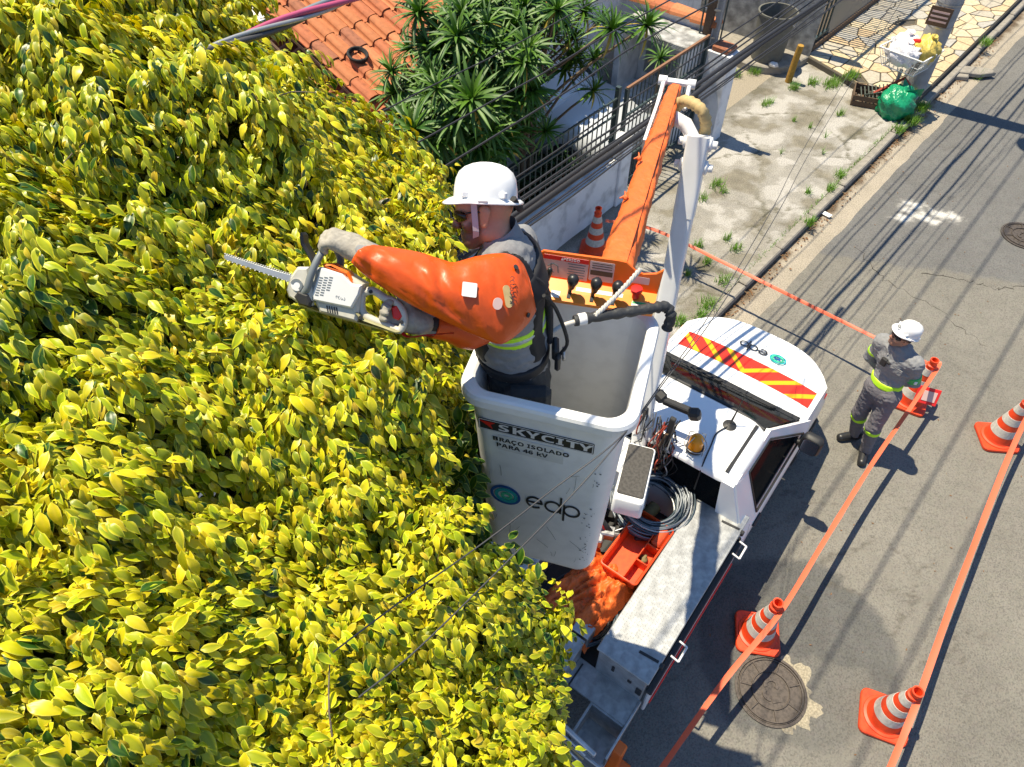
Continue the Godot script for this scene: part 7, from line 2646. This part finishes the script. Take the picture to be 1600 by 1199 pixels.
func build_chainsaw() -> void:
	# laid out in the saw's own plane, millimetres scaled to metres; rear grip to the right, bar to the left
	var c := thing("chainsaw", "white and orange chainsaw held over the leaves by the man in the bucket", "chainsaw")
	var k := 2.66 / 1130.0 / 5.45
	var t := frame(Vector3(-1.677, 4.919, -1.070), Vector3(0.75, 0.0, -0.661) * 0.985 + Vector3(0.425, 0.766, 0.482) * 0.10, Vector3(-0.507, 0.643, -0.575) + Vector3(0.425, 0.766, 0.482) * 0.22)
	var sp := func(n: Array) -> PackedVector2Array:
		var o := PackedVector2Array()
		for i in range(0, n.size(), 2): o.append(Vector2((n[i] - 654.0) * k, (654.0 - n[i + 1]) * k))
		return o
	var piece := func(called: String, n: Array, depth: float, z: float, m: Material, e: float, parent: Node) -> MeshInstance3D:
		var st := S()
		prism(st, sp.call(n), depth, t * X(Vector3(0, 0, z)), e)
		return obj(called, st, m, parent)
	var hs: MeshInstance3D = piece.call("housing", [285, 690, 150, 705, 95, 650, 120, 480, 300, 430, 400, 420, 590, 480, 720, 565, 690, 660, 660, 800, 640, 880, 330, 795], 0.085, -0.012, M.saw_cream, 0.010, c)
	piece.call("top_cover", [300, 690, 290, 640, 385, 420, 560, 480, 640, 560, 720, 570, 690, 650, 620, 758], 0.022, 0.036, M.white_gel, 0.006, c)
	piece.call("orange_cover", [385, 396, 470, 392, 600, 462, 650, 555, 600, 562, 560, 478, 400, 425], 0.060, 0.006, M.orange_dark, 0.008, c)
	piece.call("lower_case", [150, 705, 300, 690, 620, 760, 700, 850, 1000, 962, 970, 978, 640, 885, 330, 800, 150, 730], 0.070, -0.004, M.saw_lower, 0.006, c)
	piece.call("bar_cover", [118, 500, 190, 415, 285, 418, 300, 600, 285, 735, 170, 710, 95, 660, 80, 600], 0.040, 0.030, M.saw_cream, 0.008, c)
	# rear grip: a loop
	var st := S(true)
	var pts := []
	for p in [[690, 640], [780, 625], [880, 690], [960, 720], [1020, 800], [1025, 890], [985, 955], [900, 925], [790, 880], [690, 820], [672, 730], [690, 640]]:
		pts.append(t * Vector3((p[0] - 654.0) * k, (654.0 - p[1]) * k, 0.0))
	tube(st, curve(pts, 3), 0.0145, 8)
	obj("rear_grip", st, M.saw_cream, c)
	piece.call("trigger", [930, 760, 985, 740, 1030, 840, 985, 870, 940, 850], 0.03, 0.0, M.red, 0.005, c)
	# front handle
	st = S(true)
	pts = []
	for p in [[170, 650, 0.03], [255, 600, 0.050], [300, 500, 0.055], [345, 400, 0.050], [385, 320, 0.035], [430, 255, 0.01], [480, 290, -0.02], [480, 400, -0.05], [420, 520, -0.06]]:
		pts.append(t * Vector3((p[0] - 654.0) * k, (654.0 - p[1]) * k, p[2]))
	tube(st, curve(pts, 4), 0.0135, 10)
	obj("front_handle", st, M.ink_grey, c)
	st = S()
	prism(st, sp.call([150, 655, 190, 610, 270, 640, 290, 700, 280, 745, 190, 720]), 0.03, t * X(Vector3(0, 0, 0.045)), 0.006)
	obj("handle_foot", st, M.trim, c)
	piece.call("hand_guard", [205, 140, 190, 180, 195, 240, 240, 320, 290, 420, 320, 400, 265, 300, 225, 230, 222, 160], 0.055, -0.02, M.trim, 0.004, c)
	# vents, lettering marks, screw heads
	for r in 8:
		for q2 in 3:
			st = S()
			var a := Vector2(385 + q2 * 42 - r * 7.0, 505 + r * 20)
			if r > 5 and q2 == 2: continue
			box(st, t * X(Vector3((a.x - 654.0) * k, (654.0 - a.y) * k, 0.0475), 0, 0, -0.2), Vector3(30 * k, 10 * k, 0.001))
			obj("vent_slot", st, M.ink_grey, hs)
	for r in 5:
		st = S()
		box(st, t * X(Vector3((405 + r * 20 - 654.0) * k, (654.0 - 765 - r * 4) * k, 0.031), 0, 0, 0.1), Vector3(10 * k, 60 * k, 0.003))
		obj("vent_slot", st, M.trim, hs)
	st = S()
	for q3 in 4: stroke(st, arc2(Vector2((505 + q3 * 20 - 654.0) * k, (654.0 - 664 - q3 * 5) * k), 0.003, 0.005, q3 * 70, q3 * 70 + 220, 7), 0.0016, t * X(Vector3(0, 0, 0.0475)), 0.0006)
	obj("maker_mark", st, M.ink_grey, hs)
	for p in [[770, 630], [685, 835], [1015, 885]]:
		st = S(true)
		lathe(st, [Vector2(0.007, 0.0), Vector2(0.007, 0.004), Vector2(0.0, 0.005)], 12, Transform3D(t.basis * Basis(Vector3.RIGHT, PI * 0.5), t * Vector3((p[0] - 654.0) * k, (654.0 - p[1]) * k, 0.013 if p[0] > 700 else 0.03)))
		obj("screw", st, M.trim, hs)
	st = S(true)
	lathe(st, [Vector2(0.021, 0.0), Vector2(0.021, 0.004), Vector2(0.0, 0.005)], 20, Transform3D(t.basis * Basis(Vector3.RIGHT, PI * 0.5), t * Vector3((180 - 654.0) * k, (654.0 - 560) * k, 0.0505)))
	var cap := obj("cap", st, M.label_white, hs)
	st = S()
	stroke(st, arc2(Vector2.ZERO, 0.0175, 0.0175, -60, 160, 14), 0.009, t * X(Vector3((180 - 654.0) * k, (654.0 - 560) * k, 0.0555)))
	obj("cap_mark", st, M.ink_grey, cap)
	# guide bar and chain
	piece.call("guide_bar", [140, 500, 140, 570, -60, 500, -260, 425, -470, 352, -484, 335, -484, 318, -470, 306, -260, 375, -60, 442], 0.006, -0.004, M.bare_alu, 0.0015, c)
	for i in 30:
		for s in [0, 1]:
			var f := i / 29.0
			var a := Vector2(lerpf(80, -470, f), lerpf(478, 302, f)) if s == 0 else Vector2(lerpf(80, -470, f), lerpf(552, 356, f))
			if s == 1 and i % 2 == 1: continue
			st = S()
			box(st, t * X(Vector3((a.x - 654.0) * k, (654.0 - a.y) * k, -0.004), 0, 0, 0.31 * -1.0), Vector3(0.006, 0.004, 0.008), 0.001)
			obj("chain_link", st, M.steel, c)
	# red strap hanging under the grip
	st = S(true)
	ribbon(st, curve([t * Vector3((960 - 654.0) * k, (654.0 - 930) * k, -0.02), t * Vector3((1030 - 654.0) * k, (654.0 - 1020) * k, -0.03), t * Vector3((1200 - 654.0) * k, (654.0 - 1010) * k, -0.03), t * Vector3((1420 - 654.0) * k, (654.0 - 1000) * k, -0.05)], 6), 0.022, 0.4, 0.7, 0.3, 12)
	obj("strap", st, M.red, c)
	settle(c, Vector3(-1.674, 4.896, -1.062))

func build_helper_person() -> void:
	var P := thing("person", "man in grey uniform and white helmet standing on the road by the tape", "person")
	var foot_r := Vector3(-0.285, 0.0, -6.12)
	var foot_l := Vector3(-0.095, 0.0, -5.98)
	var hip := Vector3(-0.265, 0.93, -6.05)
	var waist := Vector3(-0.285, 1.07, -6.09)
	var chest := Vector3(-0.305, 1.31, -6.11)
	var neck := Vector3(-0.325, 1.485, -6.10)
	var fdir := Vector3(-0.22, 0, 0.97).normalized()
	var left := Vector3.UP.cross(fdir).normalized()
	var hr := hip - left * 0.085
	var hl := hip + left * 0.085
	var kr := (hr + foot_r) * 0.5 + fdir * 0.04 + Vector3(-0.02, 0.02, 0)
	var kl := (hl + foot_l) * 0.5 + fdir * 0.05 + Vector3(0, 0.02, 0)
	var shr := neck - left * 0.185 + Vector3(0, -0.065, 0)
	var shl := neck + left * 0.185 + Vector3(0, -0.065, 0)
	var elr := shr + Vector3(0, -0.29, 0) - left * 0.05 - fdir * 0.05
	var ell := shl + Vector3(0, -0.27, 0) + left * 0.06 - fdir * 0.08
	var wrr := hip - fdir * 0.18 + left * -0.10 + Vector3(0, 0.0, 0)
	var wrl := hip - fdir * 0.20 + left * 0.05 + Vector3(0, 0.06, 0)
	var hdir := (fdir * 0.75 - left * 0.55).normalized()
	var HO := Vector3(-0.365, 1.645, -6.085)
	var ht := frame(HO, hdir * cos(0.16) + Vector3.UP * sin(0.16), Vector3.UP)
	var toe_r := Vector3(-0.62, 0, 0.78).normalized()
	var toe_l := Vector3(0.25, 0, 0.97).normalized()
	var legs := [[hr, kr, 0.080, 0.056, 0.05], [kr, foot_r + Vector3(0, 0.09, 0), 0.056, 0.038, 0.03], [hl, kl, 0.080, 0.056, 0.05], [kl, foot_l + Vector3(0, 0.09, 0), 0.056, 0.038, 0.03]]
	var feet := [[foot_r + Vector3(0, 0.055, 0) - toe_r * 0.04, foot_r + Vector3(0, 0.045, 0) + toe_r * 0.15, 0.040, 0.034, 0.03], [foot_l + Vector3(0, 0.055, 0) - toe_l * 0.04, foot_l + Vector3(0, 0.045, 0) + toe_l * 0.15, 0.040, 0.034, 0.03]]
	var arms := [[shr, elr, 0.054, 0.042, 0.05], [elr, wrr, 0.041, 0.029, 0.03], [shl, ell, 0.054, 0.042, 0.05], [ell, wrl, 0.041, 0.029, 0.03]]
	var trunk := [
		[hip + left * 0.06, hip - left * 0.06, 0.10, 0.10, 0.06, fdir, 1.1],
		[hip, waist, 0.125, 0.118, 0.06, fdir, 1.2], [waist, chest, 0.12, 0.130, 0.08, fdir, 1.25],
		[chest + left * 0.065, chest - left * 0.065, 0.118, 0.118, 0.07, fdir, 1.12],
		[chest + Vector3(0, 0.08, 0), neck, 0.115, 0.060, 0.07],
		[neck + Vector3(0, -0.03, 0), shl, 0.060, 0.060, 0.06], [neck + Vector3(0, -0.03, 0), shr, 0.060, 0.060, 0.06]]
	var paint := face_paint(ht, false)
	var st := S(true)
	body(st, trunk + legs + feet + arms, 0.017, 0.0, null, paint)
	body(st, moved(head_bones(), ht), 0.0048, 0.0, null, paint)
	for h in [[wrr, 1.0], [wrl, -1.0]]:
		body(st, hand_bones(frame(h[0], left * h[1] * 0.8 + Vector3(0, -0.5, 0), -fdir), 0.5, h[1]), 0.005, 0.0, null, paint)
	obj("body", st, M.skin, P)
	st = S(true)
	fold = 0.007
	body(st, trunk.slice(1) + arms, 0.010, 0.020, func(p: Vector3) -> float: return hip.y + 0.03 - p.y)
	obj("shirt", st, M.uniform, P)
	st = S(true)
	body(st, [trunk[0], [hip, waist, 0.12, 0.115, 0.06, fdir, 1.2]] + legs, 0.013, 0.024, func(p: Vector3) -> float: return maxf(p.y - waist.y, 0.065 - p.y))
	fold = 0.0
	obj("trousers", st, M.uniform_trousers, P)
	for f in feet:
		st = S(true)
		body(st, [[f[0] + Vector3(0, 0.06, 0), f[0], 0.05, 0.048, 0.03], f], 0.010, 0.012, func(p: Vector3) -> float: return 0.004 - p.y)
		obj("boot", st, M.boot, P)
	var band := func(called: String, bones: Array, grow: float, m: Material, keep: Callable) -> void:
		var s := S(true)
		body(s, bones, 0.009, grow, keep)
		obj(called, s, m, P)
	var tilt := func(p: Vector3) -> float: return absf(p.y - hip.y - 0.125 - 0.03 * (p - hip).dot(left)) - 0.034
	band.call("yellow_band", trunk.slice(1, 4), 0.026, M.hivis, tilt)
	band.call("yellow_band", [legs[1]], 0.031, M.hivis, func(p: Vector3) -> float: return absf(p.y - 0.40) - 0.026)
	band.call("yellow_band", [legs[3]], 0.031, M.hivis, func(p: Vector3) -> float: return absf(p.y - 0.44) - 0.026)
	band.call("yellow_band", [arms[0]], 0.024, M.hivis, func(p: Vector3) -> float: return absf((p - shr.lerp(elr, 0.62)).dot((elr - shr).normalized())) - 0.024)
	band.call("green_armband", [arms[2]], 0.026, M.label_green, func(p: Vector3) -> float: return absf((p - shl.lerp(ell, 0.75)).dot((ell - shl).normalized())) - 0.045)
	st = S()
	box(st, frame(shl.lerp(ell, 0.75) + left * 0.055 + fdir * 0.052, (left - fdir).normalized(), Vector3.UP), Vector3(0.03, 0.04, 0.012), 0.004)
	obj("armband_badge", st, M.label_white, P)
	st = S()
	box(st, frame(chest + fdir * 0.150 - left * 0.055 + Vector3(0, 0.03, 0), left, Vector3.UP), Vector3(0.065, 0.10, 0.035), 0.01)
	box(st, frame(chest + fdir * 0.155 - left * 0.015 + Vector3(0, 0.055, 0), left, Vector3.UP), Vector3(0.05, 0.03, 0.02), 0.006)
	obj("radio", st, M.trim, P)
	st = S()
	plate(st, [chest + fdir * 0.140 + left * 0.04 + Vector3(0, -0.02, 0), chest + fdir * 0.133 + left * 0.14 + Vector3(0, -0.02, 0), chest + fdir * 0.130 + left * 0.14 + Vector3(0, 0.045, 0), chest + fdir * 0.138 + left * 0.04 + Vector3(0, 0.045, 0)], 0.008)
	obj("shirt_pocket", st, M.uniform, P)
	st = S(true)
	for s in [-1.0, 1.0]:
		plate(st, [neck + fdir * 0.075 + Vector3(0, -0.02, 0), neck + left * 0.085 * s + fdir * 0.03 + Vector3(0, 0.03, 0), neck + left * 0.09 * s + fdir * 0.05 + Vector3(0, -0.02, 0), neck + left * 0.05 * s + fdir * 0.11 + Vector3(0, -0.07, 0)], 0.01)
	obj("collar", st, M.uniform, P)
	var hm := helmet(P, frame(ht * Vector3(-0.008, 0.052, 0), ht.basis * Vector3(1, 0.16, 0), ht.basis * Vector3(-0.16, 1, 0)))
	st = S()
	var lt := frame(ht * Vector3(0.112, 0.115, 0.0), ht.basis * Vector3(0, 0, -1), ht.basis * Vector3(-0.5, 1, 0))
	stroke(st, arc2(Vector2.ZERO, 0.012, 0.011, 0, 350, 14), 0.005, lt, 0.008, true)
	obj("badge", st, M.ink_grey, hm)
	sunglasses(P, ht)
	settle(P, Vector3(-0.19, 0.0, -6.05))
	P.position.z -= 0.05


# ================================================================== the yellow-leaved tree being pruned
func leaf_mesh(l: float, w: float, droop: float, fold: float, edge: Color, mid: Color, vein: Color, sd: int) -> ArrayMesh:
	var st := S(true)
	var r := RandomNumberGenerator.new()
	r.seed = sd
	var nz := noise(30.0, 2, FastNoiseLite.TYPE_SIMPLEX, sd)
	var rows := []
	var cols := []
	var p := Vector3.ZERO
	var a := -0.18
	var n := 7
	for i in n:
		var t := float(i) / (n - 1)
		var ww := w * 0.5 * pow(sin(PI * clampf(0.04 + 0.96 * pow(t, 0.78), 0, 1)), 0.95)
		if i == n - 1: ww = 0.0006
		if i == 0: ww = w * 0.06
		var row := []
		var cr := []
		for k in 7:
			var u: float = [-1.0, -0.80, -0.42, 0.0, 0.42, 0.80, 1.0][k]
			var wave := 0.06 * w * sin(t * 9.0 + u * 2.0 + sd)
			row.append(p + Vector3(u * ww, 0, 0) + Vector3(0, cos(a), sin(a)) * (absf(u) * ww * fold + wave * absf(u) - 0.16 * ww * u * u))
			var c := edge
			var band := smoothstep(0.98, 0.70, absf(u) + 0.34 * nz.get_noise_2d(u * 0.06, t * 0.16) + 0.25 * absf(t - 0.45))
			c = c.lerp(mid, band)
			if k == 3: c = c.lerp(vein, 0.4)
			if absf(u) > 0.95: c = c.lerp(Color(0.85, 0.76, 0.16), 0.75)
			cr.append(c)
		rows.append(row)
		cols.append(cr)
		p += Vector3(0, -sin(a), cos(a)) * l / (n - 1)
		a += droop / (n - 1)
	for i in n - 1:
		for k in 6:
			for q4 in [[i, k], [i + 1, k], [i + 1, k + 1], [i, k], [i + 1, k + 1], [i, k + 1]]:
				st.set_color(cols[q4[0]][q4[1]])
				st.add_vertex(rows[q4[0]][q4[1]])
	return mesh_of(st)

var HTS := [
	Vector3(-1.065, 4.900, 0.496), Vector3(-0.851, 4.354, 0.151), Vector3(-0.286, 3.756, -0.500), Vector3(-0.694, 3.844, -0.986), Vector3(-1.123, 4.240, -0.899), Vector3(-1.480, 4.532, -0.360), Vector3(-1.679, 4.994, 0.171), Vector3(-2.200, 5.141, -0.142), Vector3(-2.077, 4.729, -0.709),
	Vector3(-1.969, 4.752, -1.152), Vector3(-1.736, 4.556, -1.043), Vector3(-1.628, 4.314, -1.378), Vector3(-2.849, 5.348, -0.545), Vector3(-3.165, 5.602, -0.824), Vector3(-2.630, 5.178, -0.829), Vector3(-2.911, 5.270, -1.316), Vector3(-2.845, 5.350, -1.334), Vector3(-2.977, 5.301, -1.511), Vector3(-1.864, 5.055, -0.795), Vector3(-1.950, 5.004, -0.708), Vector3(-1.827, 4.952, -0.827), Vector3(-2.052, 5.035, -0.724), Vector3(-3.364, 5.029, -1.880), Vector3(-3.286, 4.703, -2.138), Vector3(-3.149, 4.322, -2.364), Vector3(-3.058, 3.867, -2.762),
	Vector3(-2.007, 5.065, 0.248), Vector3(-2.801, 5.372, -0.045), Vector3(-1.352, 5.057, 0.559), Vector3(-3.492, 5.672, -0.665), Vector3(-3.701, 5.502, -1.584), Vector3(-2.293, 4.912, -0.921), Vector3(-1.865, 4.902, -0.225), Vector3(-1.282, 4.614, 0.091), Vector3(-0.897, 4.123, -0.343), Vector3(-2.494, 4.403, -1.926)]

var EDGE := [
	Vector3(-0.250, 3.674, -0.284), Vector3(-0.234, 3.759, -0.545), Vector3(-0.379, 3.793, -0.723), Vector3(-0.615, 3.790, -0.873), Vector3(-0.646, 3.822, -1.107), Vector3(-0.820, 3.948, -1.057), Vector3(-0.982, 4.041, -0.920), Vector3(-1.196, 4.139, -0.912), Vector3(-1.465, 4.250, -1.155), Vector3(-1.616, 4.279, -1.330), Vector3(-1.769, 4.148, -1.615), Vector3(-2.419, 4.013, -2.138), Vector3(-2.884, 3.868, -2.588), Vector3(-3.143, 3.923, -2.722), Vector3(-3.283, 4.345, -2.498), Vector3(-3.352, 4.626, -2.273), Vector3(-3.428, 4.779, -2.192), Vector3(-3.511, 4.915, -2.072), Vector3(-3.665, 5.093, -2.058), Vector3(-3.868, 5.291, -2.052)]

func build_crown() -> void:
	var tree := thing("yellow_tree", "large tree with dense drooping yellow green variegated leaves being pruned", "tree", Vector3(-3.35, 0.12, 0.1))
	var o := tree.position
	var outline := PackedVector2Array()
	for e in EDGE: outline.append(Vector2(e.x, e.z))
	for e in [Vector2(-4.2, -2.6), Vector2(-4.6, -1.6), Vector2(-4.7, -0.4), Vector2(-4.2, 0.8), Vector2(-3.0, 1.6), Vector2(-1.6, 1.7), Vector2(-0.7, 1.2)]: outline.append(e)
	var bumps := noise(0.85, 3, FastNoiseLite.TYPE_SIMPLEX_SMOOTH, 51)
	var lumps := noise(2.3, 2, FastNoiseLite.TYPE_SIMPLEX_SMOOTH, 52)
	var top := func(x: float, z: float) -> float:
		var s := 0.0
		var w := 0.0
		for h in HTS:
			var d2: float = (h.x - x) * (h.x - x) + (h.z - z) * (h.z - z)
			var k := 1.0 / pow(d2 + 0.02, 1.6)
			s += h.y * k
			w += k
		return s / w
	var hgrid := {}
	var hat := func(x: float, z: float) -> float:
		var key := Vector2i(int(round(x * 12.0)), int(round(z * 12.0)))
		if not hgrid.has(key): hgrid[key] = top.call(key.x / 12.0, key.y / 12.0)
		return hgrid[key]
	var ht := func(x: float, z: float) -> float:
		# bilinear look-up of the smooth height, plus the crown's lumps
		var fx := floorf(x * 12.0)
		var fz := floorf(z * 12.0)
		var ax := x * 12.0 - fx
		var az := z * 12.0 - fz
		var y := lerpf(lerpf(hat.call(fx / 12.0, fz / 12.0), hat.call((fx + 1) / 12.0, fz / 12.0), ax), lerpf(hat.call(fx / 12.0, (fz + 1) / 12.0), hat.call((fx + 1) / 12.0, (fz + 1) / 12.0), ax), az)
		return y + 0.30 * bumps.get_noise_2d(x, z) + 0.25 * lumps.get_noise_2d(x, z) - 0.03
	var edge_d := func(p: Vector2) -> float:
		var m := 9.0
		for i in outline.size():
			m = minf(m, p.distance_to(Geometry2D.get_closest_point_to_segment(p, outline[i], outline[(i + 1) % outline.size()])))
		return m
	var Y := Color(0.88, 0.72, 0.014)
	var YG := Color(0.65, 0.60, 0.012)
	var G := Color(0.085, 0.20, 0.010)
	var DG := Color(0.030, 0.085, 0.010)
	var meshes := [
		leaf_mesh(0.094, 0.038, 0.95, 0.22, Y, Color(0.72, 0.64, 0.014), Color(0.86, 0.68, 0.05), 1),
		leaf_mesh(0.090, 0.037, 0.60, 0.34, Y, Color(0.45, 0.45, 0.010), Color(0.5, 0.5, 0.03), 2),
		leaf_mesh(0.094, 0.040, 1.35, 0.15, YG, Color(0.30, 0.36, 0.010), Color(0.4, 0.42, 0.03), 3),
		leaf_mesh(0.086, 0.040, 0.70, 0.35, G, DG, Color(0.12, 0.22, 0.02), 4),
		leaf_mesh(0.066, 0.026, 1.3, 0.5, Color(0.66, 0.52, 0.03), Color(0.60, 0.48, 0.02), Color(0.7, 0.6, 0.1), 5)]
	var spots := [[], [], [], [], []]
	var tint := [[], [], [], [], []]
	var r := RandomNumberGenerator.new()
	r.seed = 99
	var eye := Vector3(0, 6.7, 0)
	var near := []
	var lo := Vector2(-4.8, -3.2)
	var hi := Vector2(-0.2, 1.8)
	var count := 0
	var tries := 0
	var starts := []
	while count < 12500 and tries < 100000:
		tries += 1
		var p := Vector2(r.randf_range(lo.x, hi.x), r.randf_range(lo.y, hi.y))
		if not Geometry2D.is_point_in_polygon(p, outline): continue
		count += 1
		var ed: float = edge_d.call(p)
		var y: float = ht.call(p.x, p.y) - 0.10 * pow(1.0 - clampf(ed / 0.25, 0, 1), 2.0)
		starts.append([Vector3(p.x, y, p.y), 0.0])
	# the skirt: shoots hanging down the flank
	for i in 18:
		var a: Vector3 = EDGE[i]
		var b: Vector3 = EDGE[i + 1]
		var n := int(a.distance_to(b) * 150.0)
		for k in n:
			var p := a.lerp(b, r.randf())
			var d := Vector3(b.z - a.z, 0, -(b.x - a.x)).normalized()
			starts.append([p + d * r.randf_range(-0.02, 0.10) + Vector3(0, -r.randf_range(0.0, 1.0), 0), 1.0])
	for i in range(5, 11):   # old leaves deep in the flank beside the bucket, shade painted as dark colour
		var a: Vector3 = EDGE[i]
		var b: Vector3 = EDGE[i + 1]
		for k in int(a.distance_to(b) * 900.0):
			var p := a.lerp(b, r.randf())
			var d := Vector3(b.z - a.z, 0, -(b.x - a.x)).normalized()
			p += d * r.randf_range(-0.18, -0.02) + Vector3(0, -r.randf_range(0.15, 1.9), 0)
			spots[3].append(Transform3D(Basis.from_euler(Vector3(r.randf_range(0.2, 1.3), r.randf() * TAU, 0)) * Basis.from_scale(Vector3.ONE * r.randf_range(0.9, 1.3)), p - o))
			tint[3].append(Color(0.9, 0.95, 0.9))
	var g := 0.04
	var shadow_side := Vector3(-2.553, 5.192, -0.458)   # greener boughs; here the shadow side of the crown is put into leaf colour
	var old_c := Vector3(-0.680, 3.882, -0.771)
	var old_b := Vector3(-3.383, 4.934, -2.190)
	for s in starts:
		var p: Vector3 = s[0]
		# which way the crown falls away here
		var grad := Vector3(ht.call(p.x - g, p.z) - ht.call(p.x + g, p.z), 0, ht.call(p.x, p.z - g) - ht.call(p.x, p.z + g)) / (2.0 * g)
		var slope := grad.limit_length(1.0)
		var az := r.randf() * TAU
		var dir := (slope * 0.9 + Vector3(0.25, 0, -0.05) + Vector3(cos(az), 0, sin(az)) * 0.95).normalized()
		var shoot := (dir + Vector3(0, r.randf_range(-0.15, 0.35) if s[1] == 0.0 else -0.7, 0)).normalized()
		var n := r.randi_range(9, 14)
		var l := r.randf_range(0.10, 0.19)
		var depth_off := -absf(r.randfn(0.0, 0.035))
		var young := r.randf()
		if young < 0.07:   # a free sprig standing out of the mass
			p += Vector3(cos(az) * 0.05, r.randf_range(0.04, 0.13), sin(az) * 0.05)
			l *= 1.35
			depth_off = 0.0
			if young < 0.0016:
				var tw := S(true)
				tube(tw, curve([p - o - shoot * 0.16 - Vector3(0, 0.16, 0), p - o - shoot * 0.03, p - o + shoot * l * 0.8], 3), [0.0045, 0.004, 0.0035, 0.003, 0.0025, 0.002, 0.0015], 5)
				obj("twig", tw, M.bark, tree)
		var shade := clampf(0.5 + 0.9 * bumps.get_noise_2d(p.x * 1.3 + 40.0, p.z * 1.3), 0.0, 1.0)
		var side := Vector3.UP.cross(dir).normalized()
		for k in n:
			var t := (k + 0.5) / n
			var at := p + shoot * l * (t - 0.35) + Vector3(0, depth_off - 0.05 * t * t, 0) + Vector3(r.randfn(0, 0.008), r.randfn(0, 0.008), r.randfn(0, 0.008))
			var sgn := 1.0 if k % 2 == 0 else -1.0
			var ax := (dir * r.randf_range(0.35, 0.9) + side * sgn * r.randf_range(0.15, 0.85) * (1.0 - 0.5 * t) + Vector3(0, r.randf_range(-1.5, -0.20), 0)).normalized()
			var up := (Vector3.UP * 0.7 + dir * 0.6 + side * sgn * 0.35 + Vector3(r.randfn(0, 0.2), 0, r.randfn(0, 0.2))).normalized()
			var xx := up.cross(ax).normalized()
			var sc := r.randf_range(0.42, 0.98) * (1.0 if t < 0.8 else 0.85)
			var T := Transform3D(Basis(xx, ax.cross(xx).normalized(), ax).scaled_local(Vector3.ONE * sc), at - o)
			var v := 0
			var roll := r.randf()
			var greenish := 0.30 * shade - 0.04 + 0.75 * exp(-pow(p.distance_to(shadow_side) / 0.85, 2.0)) + 0.35 * exp(-pow(p.distance_to(old_b) / 0.6, 2.0)) + 0.5 * exp(-pow(p.distance_to(old_c) / 0.45, 2.0))
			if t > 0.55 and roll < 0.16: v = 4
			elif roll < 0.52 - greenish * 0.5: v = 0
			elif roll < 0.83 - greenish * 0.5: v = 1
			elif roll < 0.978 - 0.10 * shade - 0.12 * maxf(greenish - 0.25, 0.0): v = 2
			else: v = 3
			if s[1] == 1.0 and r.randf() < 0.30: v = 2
			var m := r.randf_range(0.74, 1.12)
			var tc := Color(m, m * r.randf_range(0.92, 1.12), m * r.randf_range(0.7, 1.2))
			if roll > 0.9955: tc = Color(1.0, 0.50, 0.9) if roll > 0.998 else Color(1.05, 0.72, 2.0)
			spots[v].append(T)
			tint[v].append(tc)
			if t > 0.3 and depth_off > -0.03: near.append([at.distance_to(eye), v, spots[v].size() - 1])
	# a second storey of old leaves closes the crown, coloured darker for its inner shade
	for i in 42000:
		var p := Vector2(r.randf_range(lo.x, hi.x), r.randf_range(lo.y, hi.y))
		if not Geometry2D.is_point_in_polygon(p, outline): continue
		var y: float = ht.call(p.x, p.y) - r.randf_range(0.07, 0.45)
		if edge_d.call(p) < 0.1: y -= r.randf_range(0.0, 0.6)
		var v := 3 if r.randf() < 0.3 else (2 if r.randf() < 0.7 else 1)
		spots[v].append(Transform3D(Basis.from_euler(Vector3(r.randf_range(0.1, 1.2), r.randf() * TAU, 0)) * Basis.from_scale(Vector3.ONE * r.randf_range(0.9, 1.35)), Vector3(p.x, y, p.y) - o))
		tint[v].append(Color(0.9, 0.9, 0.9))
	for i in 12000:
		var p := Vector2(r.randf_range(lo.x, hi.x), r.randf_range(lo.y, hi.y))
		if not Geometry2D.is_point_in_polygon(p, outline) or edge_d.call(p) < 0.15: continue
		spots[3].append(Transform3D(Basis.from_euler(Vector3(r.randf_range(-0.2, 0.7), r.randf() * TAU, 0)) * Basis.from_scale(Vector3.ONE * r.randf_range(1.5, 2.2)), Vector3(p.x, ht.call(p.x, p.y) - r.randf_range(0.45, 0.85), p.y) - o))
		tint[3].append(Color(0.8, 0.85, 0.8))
	# the 300 leaves nearest the lens are leaves of their own
	near.sort_custom(func(a, b): return a[0] < b[0])
	var taken_out := [{}, {}, {}, {}, {}]
	var got := 0
	for q5 in near:
		if got >= 300: break
		if (got + q5[2]) % 3 == 0 and got > 0 and q5[2] % 2 == 0: continue
		taken_out[q5[1]][q5[2]] = true
		inst("leaf", meshes[q5[1]], M["leaf%d" % [0, 1, 0, 3, 2][q5[1]]], tree, spots[q5[1]][q5[2]])
		got += 1
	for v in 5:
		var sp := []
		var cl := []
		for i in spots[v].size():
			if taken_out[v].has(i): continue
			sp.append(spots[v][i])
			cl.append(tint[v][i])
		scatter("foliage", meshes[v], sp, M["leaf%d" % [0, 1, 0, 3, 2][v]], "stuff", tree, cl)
	# trunk, limbs and the twigs under the leaves
	var st := S(true)
	tube(st, curve([Vector3(0, -0.05, 0), Vector3(0.05, 1.2, -0.05), Vector3(0.15, 2.4, -0.15)], 5), [0.17, 0.165, 0.16, 0.155, 0.15, 0.145, 0.14, 0.135, 0.13, 0.125, 0.12], 12)
	obj("trunk", st, M.bark, tree)
	var fork := Vector3(0.15, 2.35, -0.15)
	for i in 16:
		var p := Vector2(-9, -9)
		while not Geometry2D.is_point_in_polygon(p, outline): p = Vector2(r.randf_range(lo.x, hi.x), r.randf_range(lo.y, hi.y))
		var e := Vector3(p.x, ht.call(p.x, p.y) - 0.28, p.y) - o
		st = S(true)
		tube(st, curve([fork + Vector3(0, -0.3 * r.randf(), 0), fork.lerp(e, 0.5) + Vector3(0, 0.15, 0), e], 5), [0.07, 0.065, 0.06, 0.055, 0.05, 0.045, 0.04, 0.034, 0.028, 0.022, 0.015], 7)
		obj("limb", st, M.bark, tree)
